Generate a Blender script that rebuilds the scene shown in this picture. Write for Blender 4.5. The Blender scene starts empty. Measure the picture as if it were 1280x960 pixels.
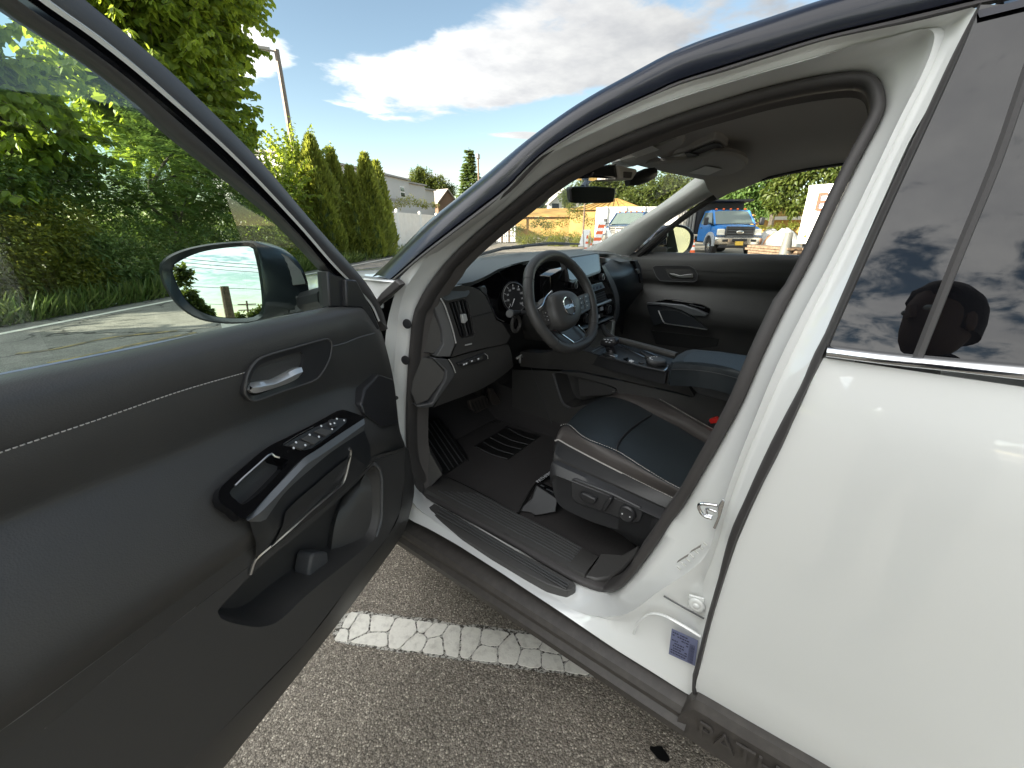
import bpy, bmesh, math, random
import numpy as np
from mathutils import Vector, Matrix
random.seed(7); RNG = np.random.default_rng(7)
SC = bpy.context.scene; COL = SC.collection
R = math.radians
# ---------------------------------------------------------------- camera
FPX = 518.0; PITCH = R(21.0); AZ = R(53.0); CAM = Vector((-0.72, 0.0, 1.36))
cd = bpy.data.cameras.new('camera'); cam = bpy.data.objects.new('camera', cd); COL.objects.link(cam)
cd.sensor_width = 36.0; cd.lens = 36.0 * FPX / 1280.0; cd.clip_start = 0.02; cd.clip_end = 3000
cam.location = CAM; cam.rotation_euler = (R(90) - PITCH, 0, -AZ); SC.camera = cam
# ---------------------------------------------------------------- world, sun, exposure
SUN_EL = R(20.0); SUN_AZ = R(300.0)          # compass angle from +Y towards +X
w = bpy.data.worlds.new('World'); SC.world = w; w.use_nodes = True
wn = w.node_tree; wn.nodes.clear()
def N(t, kind, **kw):
    n = t.nodes.new(kind)
    for k, v in kw.items():
        if k in n.inputs: n.inputs[k].default_value = v
        else: setattr(n, k, v)
    return n
def mth(t, op, a, b=None, clamp=False):
    n = t.nodes.new('ShaderNodeMath'); n.operation = op; n.use_clamp = clamp
    for i, x in enumerate((a, b)):
        if x is None: continue
        if hasattr(x, 'is_linked') or hasattr(x, 'links'): t.links.new(x, n.inputs[i])
        else: n.inputs[i].default_value = x
    return n.outputs[0]
def build_world():
    t = wn; L = t.links.new
    sky = N(t, 'ShaderNodeTexSky'); sky.sky_type = 'NISHITA'; sky.sun_disc = False
    sky.sun_elevation = SUN_EL; sky.sun_rotation = SUN_AZ
    sky.altitude = 600; sky.air_density = 0.9; sky.dust_density = 0.1; sky.ozone_density = 1.3
    tc = N(t, 'ShaderNodeTexCoord'); sep = N(t, 'ShaderNodeSeparateXYZ'); L(tc.outputs['Generated'], sep.inputs[0])
    z = mth(t, 'MAXIMUM', sep.outputs[2], 0.02); zz = mth(t, 'ADD', z, 0.06)
    u = mth(t, 'DIVIDE', sep.outputs[0], zz); v = mth(t, 'DIVIDE', sep.outputs[1], zz)
    cmb = N(t, 'ShaderNodeCombineXYZ'); L(u, cmb.inputs[0]); L(v, cmb.inputs[1])
    n1 = N(t, 'ShaderNodeTexNoise', Scale=1.9, Detail=9.0, Roughness=0.58, Distortion=0.25); L(cmb.outputs[0], n1.inputs['Vector'])
    n2 = N(t, 'ShaderNodeTexNoise', Scale=0.42, Detail=2.0); L(cmb.outputs[0], n2.inputs['Vector'])
    # the long cumulus bank ahead (a band on the cloud deck), and the broken deck over the side behind the photographer
    def blob(cx, cy, ang, ra, rb):
        dx = mth(t, 'SUBTRACT', u, cx); dy = mth(t, 'SUBTRACT', v, cy)
        c, s = math.cos(ang), math.sin(ang)
        a = mth(t, 'ADD', mth(t, 'MULTIPLY', dx, c / ra), mth(t, 'MULTIPLY', dy, s / ra))
        b = mth(t, 'ADD', mth(t, 'MULTIPLY', dx, -s / rb), mth(t, 'MULTIPLY', dy, c / rb))
        r = mth(t, 'SQRT', mth(t, 'ADD', mth(t, 'MULTIPLY', a, a), mth(t, 'MULTIPLY', b, b)))
        return mth(t, 'MULTIPLY', mth(t, 'SUBTRACT', 1.15, r), 0.55)
    bl = None
    for a in CLOUDS:
        x = mth(t, 'MAXIMUM', blob(*a), -0.16)
        bl = x if bl is None else mth(t, 'MAXIMUM', bl, x)
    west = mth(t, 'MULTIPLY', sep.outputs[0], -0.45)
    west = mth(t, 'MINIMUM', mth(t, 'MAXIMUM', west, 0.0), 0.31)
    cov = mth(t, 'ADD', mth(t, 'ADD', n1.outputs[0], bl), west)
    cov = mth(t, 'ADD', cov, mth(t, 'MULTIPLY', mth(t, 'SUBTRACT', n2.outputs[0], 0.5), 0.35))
    cov = mth(t, 'ADD', cov, mth(t, 'MULTIPLY', mth(t, 'MINIMUM', mth(t, 'MAXIMUM', mth(t, 'SUBTRACT', sep.outputs[2], 0.55), 0.0), 0.25), 1.0))  # extra cloud overhead, out of view, added for more neutral light
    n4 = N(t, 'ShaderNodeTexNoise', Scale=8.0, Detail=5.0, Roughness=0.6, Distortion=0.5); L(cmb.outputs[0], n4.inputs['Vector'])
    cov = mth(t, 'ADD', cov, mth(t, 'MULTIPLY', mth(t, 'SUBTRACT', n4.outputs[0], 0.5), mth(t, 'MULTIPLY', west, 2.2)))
    ramp = N(t, 'ShaderNodeMapRange'); ramp.interpolation_type = 'SMOOTHSTEP'; L(cov, ramp.inputs[0])
    ramp.inputs[1].default_value = 0.50; ramp.inputs[2].default_value = 0.68
    fade = N(t, 'ShaderNodeMapRange'); L(sep.outputs[2], fade.inputs[0]); fade.inputs[1].default_value = 0.02; fade.inputs[2].default_value = 0.12
    mask = mth(t, 'MULTIPLY', ramp.outputs[0], mth(t, 'ADD', mth(t, 'MULTIPLY', fade.outputs[0], 0.75), 0.2), True)
    # cloud brightness: thicker = a little greyer
    n3 = N(t, 'ShaderNodeTexNoise', Scale=3.2, Detail=6.0, Roughness=0.6); L(cmb.outputs[0], n3.inputs['Vector'])
    cr = N(t, 'ShaderNodeValToRGB'); L(n3.outputs[0], cr.inputs[0])
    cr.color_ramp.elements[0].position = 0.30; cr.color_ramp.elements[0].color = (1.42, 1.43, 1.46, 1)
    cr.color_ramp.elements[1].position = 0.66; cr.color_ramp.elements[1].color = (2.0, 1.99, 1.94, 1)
    # cloud towards the sun, out of view, is boosted to light the foreground
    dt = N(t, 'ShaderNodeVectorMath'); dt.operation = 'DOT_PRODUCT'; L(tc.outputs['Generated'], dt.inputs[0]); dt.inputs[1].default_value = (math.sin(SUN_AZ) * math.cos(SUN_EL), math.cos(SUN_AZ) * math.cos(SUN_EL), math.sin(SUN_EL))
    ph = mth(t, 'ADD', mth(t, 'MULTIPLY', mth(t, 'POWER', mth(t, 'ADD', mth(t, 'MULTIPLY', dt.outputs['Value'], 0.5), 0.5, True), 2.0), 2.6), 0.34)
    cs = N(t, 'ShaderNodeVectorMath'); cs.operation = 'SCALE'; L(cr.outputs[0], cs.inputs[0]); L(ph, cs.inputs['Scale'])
    skm = N(t, 'ShaderNodeMix'); skm.data_type = 'RGBA'; skm.blend_type = 'MULTIPLY'; skm.inputs[0].default_value = 1.0
    L(sky.outputs[0], skm.inputs[6]); skm.inputs[7].default_value = SKYTINT
    mix = N(t, 'ShaderNodeMix'); mix.data_type = 'RGBA'
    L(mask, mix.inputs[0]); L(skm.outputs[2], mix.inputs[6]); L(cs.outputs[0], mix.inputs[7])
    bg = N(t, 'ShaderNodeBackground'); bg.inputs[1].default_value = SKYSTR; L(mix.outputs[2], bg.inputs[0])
    out = N(t, 'ShaderNodeOutputWorld'); L(bg.outputs[0], out.inputs[0])
SKYSTR = 0.15; SKYTINT = (0.40, 0.365, 0.30, 1)
sd = bpy.data.lights.new('sun', 'SUN'); sun = bpy.data.objects.new('sun', sd); COL.objects.link(sun)
sd.energy = 4.0; sd.angle = R(0.5); sd.color = (1.0, 0.90, 0.74)
SUND = Vector((math.sin(SUN_AZ) * math.cos(SUN_EL), math.cos(SUN_AZ) * math.cos(SUN_EL), math.sin(SUN_EL)))
sun.rotation_euler = SUND.to_track_quat('Z', 'Y').to_euler(); sun.location = (0, 0, 30)
SC.view_settings.view_transform = 'Standard'; SC.view_settings.look = 'None'
SC.view_settings.exposure = 2.42; SC.view_settings.gamma = 1.0
SC.render.engine = 'CYCLES'
SC.cycles.max_bounces = 10; SC.cycles.transparent_max_bounces = 12
# ---------------------------------------------------------------- tracing: pixel of the 1280x960 photograph -> point on a real plane
FH = Vector((math.sin(AZ), math.cos(AZ), 0)); RT = Vector((math.cos(AZ), -math.sin(AZ), 0)); UP = Vector((0, 0, 1))
FWD = FH * math.cos(PITCH) - UP * math.sin(PITCH); UPC = FH * math.sin(PITCH) + UP * math.cos(PITCH)
def ray(px, py): return FWD * FPX + RT * (px - 640.0) + UPC * (480.0 - py)
def pl(px, py, p0, n):
    d = ray(px, py); p0 = Vector(p0); n = Vector(n)
    return CAM + d * ((p0 - CAM).dot(n) / d.dot(n))
def PX(px, py, v): return pl(px, py, (v, 0, 0), (1, 0, 0))
def PY(px, py, v): return pl(px, py, (0, v, 0), (0, 1, 0))
def PZ(px, py, v): return pl(px, py, (0, 0, v), (0, 0, 1))
def azray(px, py, dist):                       # a point at a horizontal distance from the camera
    d = ray(px, py); return CAM + d * (dist / math.hypot(d.x, d.y))
SPROF = [(0.0, 0.06), (0.2, 0.03), (0.36, 0.0), (0.42, 0.0), (0.6, -0.012), (0.95, -0.02), (1.10, -0.012), (1.19, 0.01), (1.62, 0.14), (1.75, 0.20)]
def sx(z):
    for (a, b), (c, d) in zip(SPROF, SPROF[1:]):
        if z <= c: return b + (d - b) * (z - a) / (c - a)
    return SPROF[-1][1]
def SV(px, py, off=0.0):                       # point on the car's side surface, off metres inboard
    d = ray(px, py); lo, hi = 0.05 / d.x, 2.0 / d.x
    for _ in range(40):
        m = (lo + hi) / 2; p = CAM + d * m
        if p.x < sx(p.z) + off: lo = m
        else: hi = m
    return CAM + d * hi
HINGE = Vector((0.03, 0.985, 0)); DA = R(67.0)
DU = Vector((-math.sin(DA), -math.cos(DA), 0)); DN = Vector((math.cos(DA), -math.sin(DA), 0))   # along the open door away from the hinge; its inner side
def DV(px, py, off=0.0): return pl(px, py, HINGE + DN * off, DN)
# ---------------------------------------------------------------- mesh helpers
ORG = {}
def V3(p): return Vector(p)
def cr(pts, n, closed=False):                  # Catmull-Rom resample to n points
    P = [Vector(p) for p in pts]; m = len(P)
    if m == 2 and not closed: return [P[0].lerp(P[1], i / (n - 1)) for i in range(n)]
    segs = m if closed else m - 1
    fine = []
    for i in range(segs):
        if closed: a, b, c, d = P[i - 1], P[i], P[(i + 1) % m], P[(i + 2) % m]
        else:
            b, c = P[i], P[i + 1]
            a = P[i - 1] if i > 0 else b * 2 - c
            d = P[i + 2] if i + 2 < m else c * 2 - b
        for k in range(12):
            t = k / 12; t2 = t * t; t3 = t2 * t
            fine.append(0.5 * ((2 * b) + (c - a) * t + (2 * a - 5 * b + 4 * c - d) * t2 + (3 * b - 3 * c + d - a) * t3))
    fine.append(P[0] if closed else P[-1])
    L = [0]
    for a, b in zip(fine, fine[1:]): L.append(L[-1] + (b - a).length)
    tot = L[-1]; out = []; j = 0; cnt = n if not closed else n + 1
    for i in range(cnt):
        s = tot * i / (cnt - 1)
        while j < len(L) - 2 and L[j + 1] < s: j += 1
        d = L[j + 1] - L[j]
        out.append(fine[j].lerp(fine[j + 1], 0 if d < 1e-9 else min(1, (s - L[j]) / d)))
    return out[:n]
def lin(pts, n):                               # piecewise-linear resample with the corners kept by parameter
    P = [Vector(p) for p in pts]; m = len(P) - 1; out = []
    for i in range(n):
        t = m * i / (n - 1); k = min(int(t), m - 1); out.append(P[k].lerp(P[k + 1], t - k))
    return out
class MB:
    def __init__(s): s.v = []; s.f = []
    def add(s, vs, fs):
        o = len(s.v); s.v += [tuple(p) for p in vs]; s.f += [tuple(i + o for i in f) for f in fs]; return s
    def poly(s, pts): return s.add(pts, [tuple(range(len(pts)))])
    def loft(s, rows, cu=False, cv=False, caps=False):
        n = len(rows[0]); m = len(rows); vs = [p for r in rows for p in r]; fs = []
        for i in range(m if cv else m - 1):
            for j in range(n if cu else n - 1):
                a = i * n + j; b = i * n + (j + 1) % n; c = ((i + 1) % m) * n + (j + 1) % n; d = ((i + 1) % m) * n + j
                fs.append((a, b, c, d))
        if caps: fs.append(tuple(range(n - 1, -1, -1))); fs.append(tuple((m - 1) * n + j for j in range(n)))
        return s.add(vs, fs)
    def prism(s, poly, vec):
        vec = Vector(vec); n = len(poly); a = [Vector(p) for p in poly]; b = [p + vec for p in a]
        fs = [tuple(range(n)), tuple(range(2 * n - 1, n - 1, -1))] + [(i, i + n, (i + 1) % n + n, (i + 1) % n) for i in range(n)]
        return s.add(a + b, fs)
    def tube(s, pts, r, n=8, closed=False, caps=True):
        P = [Vector(p) for p in pts]; m = len(P); rows = []; prev = None
        for i in range(m):
            if closed: t = P[(i + 1) % m] - P[i - 1]
            else: t = P[min(i + 1, m - 1)] - P[max(i - 1, 0)]
            if t.length < 1e-9: t = Vector((0, 0, 1))
            t.normalize()
            if prev is None:
                u = t.orthogonal().normalized()
            else:
                u = prev - t * prev.dot(t); u = u.normalized() if u.length > 1e-6 else t.orthogonal().normalized()
            prev = u; v = t.cross(u); rr = r[i] if hasattr(r, '__len__') else r
            ra, rb = rr if hasattr(rr, '__len__') else (rr, rr)
            rows.append([P[i] + u * (ra * math.cos(2 * math.pi * k / n)) + v * (rb * math.sin(2 * math.pi * k / n)) for k in range(n)])
        return s.loft(rows, cu=True, cv=closed, caps=caps and not closed)
    def box(s, c, size, rot=None):
        c = Vector(c); h = Vector(size) / 2
        M = rot if rot is not None else Matrix.Identity(3)
        vs = [c + M @ Vector((x * h.x, y * h.y, z * h.z)) for x in (-1, 1) for y in (-1, 1) for z in (-1, 1)]
        return s.add(vs, [(0, 1, 3, 2), (4, 6, 7, 5), (0, 4, 5, 1), (2, 3, 7, 6), (0, 2, 6, 4), (1, 5, 7, 3)])
    def cyl(s, p0, p1, r0, r1=None, n=16): return s.tube([p0, p1], [r0, r0 if r1 is None else r1], n)
    def lathe(s, o, ax, prof, n=24):
        o = Vector(o); ax = Vector(ax).normalized(); u = ax.orthogonal().normalized(); v = ax.cross(u)
        rows = [[o + ax * h + (u * math.cos(2 * math.pi * k / n) + v * math.sin(2 * math.pi * k / n)) * max(r, 1e-4) for k in range(n)] for r, h in prof]
        return s.loft(rows, cu=True, caps=True)
    def ball(s, c, rad, n=12, m=8, rot=None):
        c = Vector(c); M = rot or Matrix.Identity(3); rows = []
        for i in range(m + 1):
            th = math.pi * (i + 0.02) / (m + 0.04)
            rows.append([c + M @ Vector((rad[0] * math.sin(th) * math.cos(2 * math.pi * k / n), rad[1] * math.sin(th) * math.sin(2 * math.pi * k / n), rad[2] * math.cos(th))) for k in range(n)])
        return s.loft(rows, cu=True, caps=True)
    def holes(s, outer, inner):                # flat-ish face with holes
        bm = bmesh.new(); es = []
        for ring in [outer] + inner:
            vv = [bm.verts.new(p) for p in ring]
            es += [bm.edges.new((vv[i], vv[(i + 1) % len(vv)])) for i in range(len(vv))]
        bmesh.ops.triangle_fill(bm, use_beauty=True, edges=es)
        bm.verts.index_update()
        s.add([v.co.copy() for v in bm.verts], [tuple(v.index for v in f.verts) for f in bm.faces]); bm.free(); return s
    def done(s, name, mat, parent=None, smooth=35, bevel=0, seg=2, sub=0, solid=0, soff=-1, recalc=True, base=False):
        me = bpy.data.meshes.new(name); off = ORG.get(parent, Vector((0, 0, 0)))
        if base and parent is None:
            a = np.array(s.v); off = Vector(((a[:, 0].min() + a[:, 0].max()) / 2, (a[:, 1].min() + a[:, 1].max()) / 2, a[:, 2].min()))
        me.from_pydata([(x - off.x, y - off.y, z - off.z) for x, y, z in s.v], [], s.f); me.validate()
        if recalc:
            bm = bmesh.new(); bm.from_mesh(me); bmesh.ops.recalc_face_normals(bm, faces=bm.faces); bm.to_mesh(me); bm.free()
        if smooth:
            me.polygons.foreach_set('use_smooth', [True] * len(me.polygons)); me.set_sharp_from_angle(angle=R(smooth))
        o = bpy.data.objects.new(name, me); COL.objects.link(o)
        if mat: me.materials.append(mat)
        if parent is not None: o.parent = parent
        elif base: o.location = off
        ORG[o] = off
        if solid: md = o.modifiers.new('thick', 'SOLIDIFY'); md.thickness = solid; md.offset = soff
        if bevel:
            md = o.modifiers.new('bevel', 'BEVEL'); md.width = bevel; md.segments = seg; md.limit_method = 'ANGLE'; md.angle_limit = R(30); md.harden_normals = False
        if sub: md = o.modifiers.new('sub', 'SUBSURF'); md.levels = sub; md.render_levels = sub
        return o
def tag(o, label=None, cat=None, group=None, kind=None):
    if label: o['label'] = label
    if cat: o['category'] = cat
    if group: o['group'] = group
    if kind: o['kind'] = kind
    return o
def thing(name, loc, label, cat, group=None, rz=0.0, local=False):
    o = bpy.data.objects.new(name, None); COL.objects.link(o); o.location = loc; o.rotation_euler = (0, 0, rz)
    o.empty_display_size = 0.2
    ORG[o] = Vector((0, 0, 0)) if local else Vector(loc)
    return tag(o, label, cat, group)
def kids(o): return [c for c in bpy.data.objects if c.parent is o]
def copy_tree(o, parent=None):
    c = o.copy(); COL.objects.link(c)
    if parent is not None: c.parent = parent
    for ch in kids(o): copy_tree(ch, c)
    return c
def text_mesh(txt, size, depth, name, mat, parent, o, ux, uy, shear=0.0, align='LEFT', bold=0.0, xs=1.0):
    cu = bpy.data.curves.new('t', 'FONT'); cu.body = txt; cu.size = size; cu.extrude = depth; cu.shear = shear; cu.align_x = align; cu.offset = bold; cu.resolution_u = 3
    to = bpy.data.objects.new('t', cu); COL.objects.link(to); dg = bpy.context.evaluated_depsgraph_get(); dg.update()
    me = bpy.data.meshes.new_from_object(to.evaluated_get(dg)); bpy.data.objects.remove(to)
    o = Vector(o); ux = Vector(ux).normalized(); uy = Vector(uy); uy = (uy - ux * uy.dot(ux)).normalized(); uz = ux.cross(uy)
    b = MB(); b.add([o + ux * (v.co.x * xs) + uy * v.co.y + uz * v.co.z for v in me.vertices], [tuple(p.vertices) for p in me.polygons])
    bpy.data.meshes.remove(me)
    return b.done(name, mat, parent, smooth=0)
# ---------------------------------------------------------------- materials
MATS = {}
def mat(name, col, rough=0.5, metal=0.0, coat=0.0, spec=0.5, bump=None, var=None, sheen=0.0, ior=None):
    if name in MATS: return MATS[name]
    m = bpy.data.materials.new(name); m.use_nodes = True; t = m.node_tree; b = t.nodes['Principled BSDF']; L = t.links.new
    b.inputs['Base Color'].default_value = (*col, 1); b.inputs['Roughness'].default_value = rough; b.inputs['Metallic'].default_value = metal
    b.inputs['Coat Weight'].default_value = coat; b.inputs['Coat Roughness'].default_value = 0.03; b.inputs['Specular IOR Level'].default_value = spec
    if sheen: b.inputs['Sheen Weight'].default_value = sheen; b.inputs['Sheen Roughness'].default_value = 0.6
    if ior: b.inputs['IOR'].default_value = ior
    tc = None
    if bump or var: tc = N(t, 'ShaderNodeTexCoord')
    if var:                                    # (scale, second colour, lo, hi)
        n = N(t, 'ShaderNodeTexNoise', Scale=var[0], Detail=5.0, Roughness=0.6); L(tc.outputs['Object'], n.inputs['Vector'])
        mr = N(t, 'ShaderNodeMapRange'); L(n.outputs[0], mr.inputs[0]); mr.inputs[1].default_value = var[2]; mr.inputs[2].default_value = var[3]
        mx = N(t, 'ShaderNodeMix'); mx.data_type = 'RGBA'; L(mr.outputs[0], mx.inputs[0]); mx.inputs[6].default_value = (*col, 1); mx.inputs[7].default_value = (*var[1], 1)
        L(mx.outputs[2], b.inputs['Base Color'])
    if bump:                                   # (kind, scale, strength, distance)
        if bump[0] == 'noise': n = N(t, 'ShaderNodeTexNoise', Scale=bump[1], Detail=4.0); o = n.outputs[0]
        elif bump[0] == 'vor': n = N(t, 'ShaderNodeTexVoronoi', Scale=bump[1]); o = n.outputs['Distance']
        L(tc.outputs['Object'], n.inputs['Vector'])
        bp = N(t, 'ShaderNodeBump', Strength=bump[2], Distance=bump[3]); L(o, bp.inputs['Height']); L(bp.outputs[0], b.inputs['Normal'])
    MATS[name] = m; return m
def glass_mat(name, tint, fac_min=0.0, ior=1.5, rough=0.0):
    m = bpy.data.materials.new(name); m.use_nodes = True; t = m.node_tree; t.nodes.clear(); L = t.links.new
    tr = N(t, 'ShaderNodeBsdfTransparent'); tr.inputs[0].default_value = (*tint, 1)
    gl = N(t, 'ShaderNodeBsdfGlossy', Roughness=rough); gl.inputs[0].default_value = (1, 1, 1, 1)
    g = N(t, 'ShaderNodeNewGeometry'); dp = N(t, 'ShaderNodeVectorMath'); dp.operation = 'DOT_PRODUCT'; L(g.outputs['Incoming'], dp.inputs[0]); L(g.outputs['Normal'], dp.inputs[1])
    f5 = mth(t, 'POWER', mth(t, 'SUBTRACT', 1.0, mth(t, 'ABSOLUTE', dp.outputs['Value'])), 5.0); fr = mth(t, 'ADD', mth(t, 'MULTIPLY', f5, 0.9), 0.045, True)
    mx = N(t, 'ShaderNodeMixShader'); out = N(t, 'ShaderNodeOutputMaterial')
    L(fr, mx.inputs[0]); L(tr.outputs[0], mx.inputs[1]); L(gl.outputs[0], mx.inputs[2]); L(mx.outputs[0], out.inputs[0])
    MATS[name] = m; return m
def leaf_mat(name, c1, c2, tr=0.35, tcol=None, rough=0.45):
    m = bpy.data.materials.new(name); m.use_nodes = True; t = m.node_tree; b = t.nodes['Principled BSDF']; L = t.links.new
    g = N(t, 'ShaderNodeNewGeometry'); mx = N(t, 'ShaderNodeMix'); mx.data_type = 'RGBA'; L(g.outputs['Random Per Island'], mx.inputs[0])
    mx.inputs[6].default_value = (*c1, 1); mx.inputs[7].default_value = (*c2, 1); L(mx.outputs[2], b.inputs['Base Color'])
    b.inputs['Roughness'].default_value = rough; b.inputs['Specular IOR Level'].default_value = 0.35
    tl = N(t, 'ShaderNodeBsdfTranslucent'); ms = N(t, 'ShaderNodeMixShader'); ms.inputs[0].default_value = tr
    if tcol: tl.inputs[0].default_value = (*tcol, 1)
    else: L(mx.outputs[2], tl.inputs[0])
    out = t.nodes['Material Output']; L(b.outputs[0], ms.inputs[1]); L(tl.outputs[0], ms.inputs[2]); L(ms.outputs[0], out.inputs[0])
    MATS[name] = m; return m
WHITE = mat('white_paint', (0.78, 0.79, 0.77), 0.30, coat=1.0, bump=('noise', 3.0, 0.015, 0.02))
NAVY = mat('dark_roof_paint', (0.006, 0.008, 0.018), 0.3, coat=0.35, spec=0.3)
GBLK = mat('gloss_black', (0.005, 0.005, 0.006), 0.06, spec=0.6)
WHITE.node_tree.nodes['Principled BSDF'].inputs['Coat IOR'].default_value = 1.75
RUB = mat('rubber', (0.050, 0.046, 0.045), 0.55, bump=('noise', 300, 0.1, 0.001))
CLAD = mat('black_cladding', (0.055, 0.049, 0.045), 0.5, bump=('noise', 900, 0.25, 0.0006), var=(40, (0.075, 0.067, 0.06), 0.45, 0.75))
PLA = mat('dark_plastic', (0.056, 0.054, 0.052), 0.45, bump=('vor', 700, 0.12, 0.0006))
PLAG = mat('grey_plastic', (0.085, 0.086, 0.088), 0.42, bump=('vor', 700, 0.1, 0.0005))
PLAS = mat('smooth_plastic', (0.026, 0.026, 0.028), 0.38)
LEA = mat('black_leather', (0.050, 0.049, 0.048), 0.48, bump=('vor', 480, 0.25, 0.0008), var=(3, (0.060, 0.058, 0.055), 0.4, 0.7))
SEATL = mat('seat_leather', (0.030, 0.029, 0.029), 0.42, bump=('vor', 480, 0.3, 0.0008), var=(9, (0.036, 0.035, 0.035), 0.4, 0.7))
SEATP = mat('seat_plastic', (0.038, 0.038, 0.040), 0.4, bump=('vor', 700, 0.12, 0.0006))
LEAB = mat('blue_black_leather', (0.026, 0.032, 0.036), 0.42, bump=('vor', 520, 0.3, 0.0008), var=(6, (0.028, 0.035, 0.040), 0.4, 0.7))
LEAG = mat('brown_grey_leather', (0.066, 0.058, 0.054), 0.45, bump=('vor', 520, 0.3, 0.0008))
DTOP = mat('dash_top_plastic', (0.060, 0.066, 0.066), 0.5, bump=('vor', 500, 0.2, 0.0008))
CHR = mat('satin_metal', (0.55, 0.55, 0.55), 0.28, metal=1.0)
SATN = mat('light_satin', (0.62, 0.62, 0.60), 0.45, metal=0.4)
CHRB = mat('bright_chrome', (0.75, 0.76, 0.78), 0.10, metal=1.0)
SILV = mat('silver_plastic', (0.17, 0.18, 0.19), 0.38, metal=0.6)
CARP = mat('black_carpet', (0.036, 0.033, 0.033), 0.95, bump=('noise', 700, 0.8, 0.003), var=(500, (0.062, 0.056, 0.055), 0.5, 0.7))
HEAD = mat('grey_headliner', (0.60, 0.57, 0.53), 0.95, bump=('noise', 900, 0.3, 0.0005))
HEADP = mat('grey_trim', (0.80, 0.79, 0.75), 0.7)
THR = mat('white_thread', (0.5, 0.48, 0.45), 0.8)
PRINT = mat('white_print', (0.75, 0.76, 0.78), 0.5)
MIRR = mat('mirror_glass', (0.50, 0.56, 0.55), 0.0, metal=1.0)
GLS = glass_mat('clear_glass', (0.90, 0.95, 0.92))
GLSW = glass_mat('windscreen_glass', (0.93, 0.96, 0.94))
GLSP = mat('privacy_glass', (0.004, 0.004, 0.005), 0.0, spec=0.5, ior=1.58)
CLOUDS = [(2.30, 1.65, R(97), 1.3, 0.56), (1.05, 2.75, R(60), 0.5, 0.35), (4.0, 5.2, R(-35), 1.3, 0.55), (3.45, 2.45, R(-45), 0.35, 0.12), (-0.6, 1.2, R(20), 0.7, 0.5)]
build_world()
# ---------------------------------------------------------------- ground
def asphalt(name, c0, c1, c2, stone=210.0, crack=0.0, patch=None):
    m = bpy.data.materials.new(name); m.use_nodes = True; t = m.node_tree; b = t.nodes['Principled BSDF']; L = t.links.new
    tc = N(t, 'ShaderNodeTexCoord'); P = tc.outputs['Object']
    vo = N(t, 'ShaderNodeTexVoronoi', Scale=stone); L(P, vo.inputs['Vector'])
    vo2 = N(t, 'ShaderNodeTexVoronoi', Scale=stone * 0.45); L(P, vo2.inputs['Vector'])
    n1 = N(t, 'ShaderNodeTexNoise', Scale=2.2, Detail=6.0, Roughness=0.65); L(P, n1.inputs['Vector'])
    n2 = N(t, 'ShaderNodeTexNoise', Scale=60.0, Detail=3.0); L(P, n2.inputs['Vector'])
    sep = N(t, 'ShaderNodeSeparateColor'); L(vo.outputs['Color'], sep.inputs[0])
    r = N(t, 'ShaderNodeValToRGB'); L(sep.outputs[0], r.inputs[0]); e = r.color_ramp.elements
    e[0].position = 0.0; e[0].color = (*c0, 1); e[1].position = 0.86; e[1].color = (*c1, 1); k = e.new(0.985); k.color = (*c2, 1)
    # dark binder between the stones
    dr = N(t, 'ShaderNodeMapRange'); L(vo.outputs['Distance'], dr.inputs[0]); dr.inputs[1].default_value = 0.35; dr.inputs[2].default_value = 0.75; dr.inputs[3].default_value = 1.0; dr.inputs[4].default_value = 0.5
    m1 = N(t, 'ShaderNodeMix'); m1.data_type = 'RGBA'; m1.blend_type = 'MULTIPLY'; m1.inputs[0].default_value = 1; L(r.outputs[0], m1.inputs[6]); L(dr.outputs[0], m1.inputs[7])
    big = N(t, 'ShaderNodeMapRange'); L(n1.outputs[0], big.inputs[0]); big.inputs[1].default_value = 0.3; big.inputs[2].default_value = 0.7; big.inputs[3].default_value = 0.75; big.inputs[4].default_value = 1.25
    m2 = N(t, 'ShaderNodeMix'); m2.data_type = 'RGBA'; m2.blend_type = 'MULTIPLY'; m2.inputs[0].default_value = 1; L(m1.outputs[2], m2.inputs[6]); L(big.outputs[0], m2.inputs[7])
    last = m2.outputs[2]
    if crack:
        nz = N(t, 'ShaderNodeTexNoise', Scale=1.3, Detail=4.0); L(P, nz.inputs['Vector'])
        ad = N(t, 'ShaderNodeVectorMath'); ad.operation = 'ADD'; L(P, ad.inputs[0]); L(nz.outputs['Color'], ad.inputs[1])
        ve = N(t, 'ShaderNodeTexVoronoi', Scale=crack); ve.feature = 'DISTANCE_TO_EDGE'; L(ad.outputs[0], ve.inputs['Vector'])
        cm = N(t, 'ShaderNodeMapRange'); L(ve.outputs['Distance'], cm.inputs[0]); cm.inputs[1].default_value = 0.004; cm.inputs[2].default_value = 0.012; cm.inputs[3].default_value = 0.3; cm.inputs[4].default_value = 1.0
        m3 = N(t, 'ShaderNodeMix'); m3.data_type = 'RGBA'; m3.blend_type = 'MULTIPLY'; m3.inputs[0].default_value = 1; L(last, m3.inputs[6]); L(cm.outputs[0], m3.inputs[7]); last = m3.outputs[2]
    L(last, b.inputs['Base Color']); b.inputs['Roughness'].default_value = 0.85; b.inputs['Specular IOR Level'].default_value = 0.35
    h = mth(t, 'ADD', mth(t, 'MULTIPLY', vo.outputs['Distance'], -1.0), mth(t, 'MULTIPLY', vo2.outputs['Distance'], -0.6))
    h = mth(t, 'ADD', h, mth(t, 'MULTIPLY', n2.outputs[0], 0.5))
    bp = N(t, 'ShaderNodeBump', Strength=0.75, Distance=0.005); L(h, bp.inputs['Height']); L(bp.outputs[0], b.inputs['Normal'])
    return m
ASPH = asphalt('parking_asphalt', (0.21, 0.180, 0.146), (0.39, 0.343, 0.282), (0.68, 0.61, 0.50))
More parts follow.
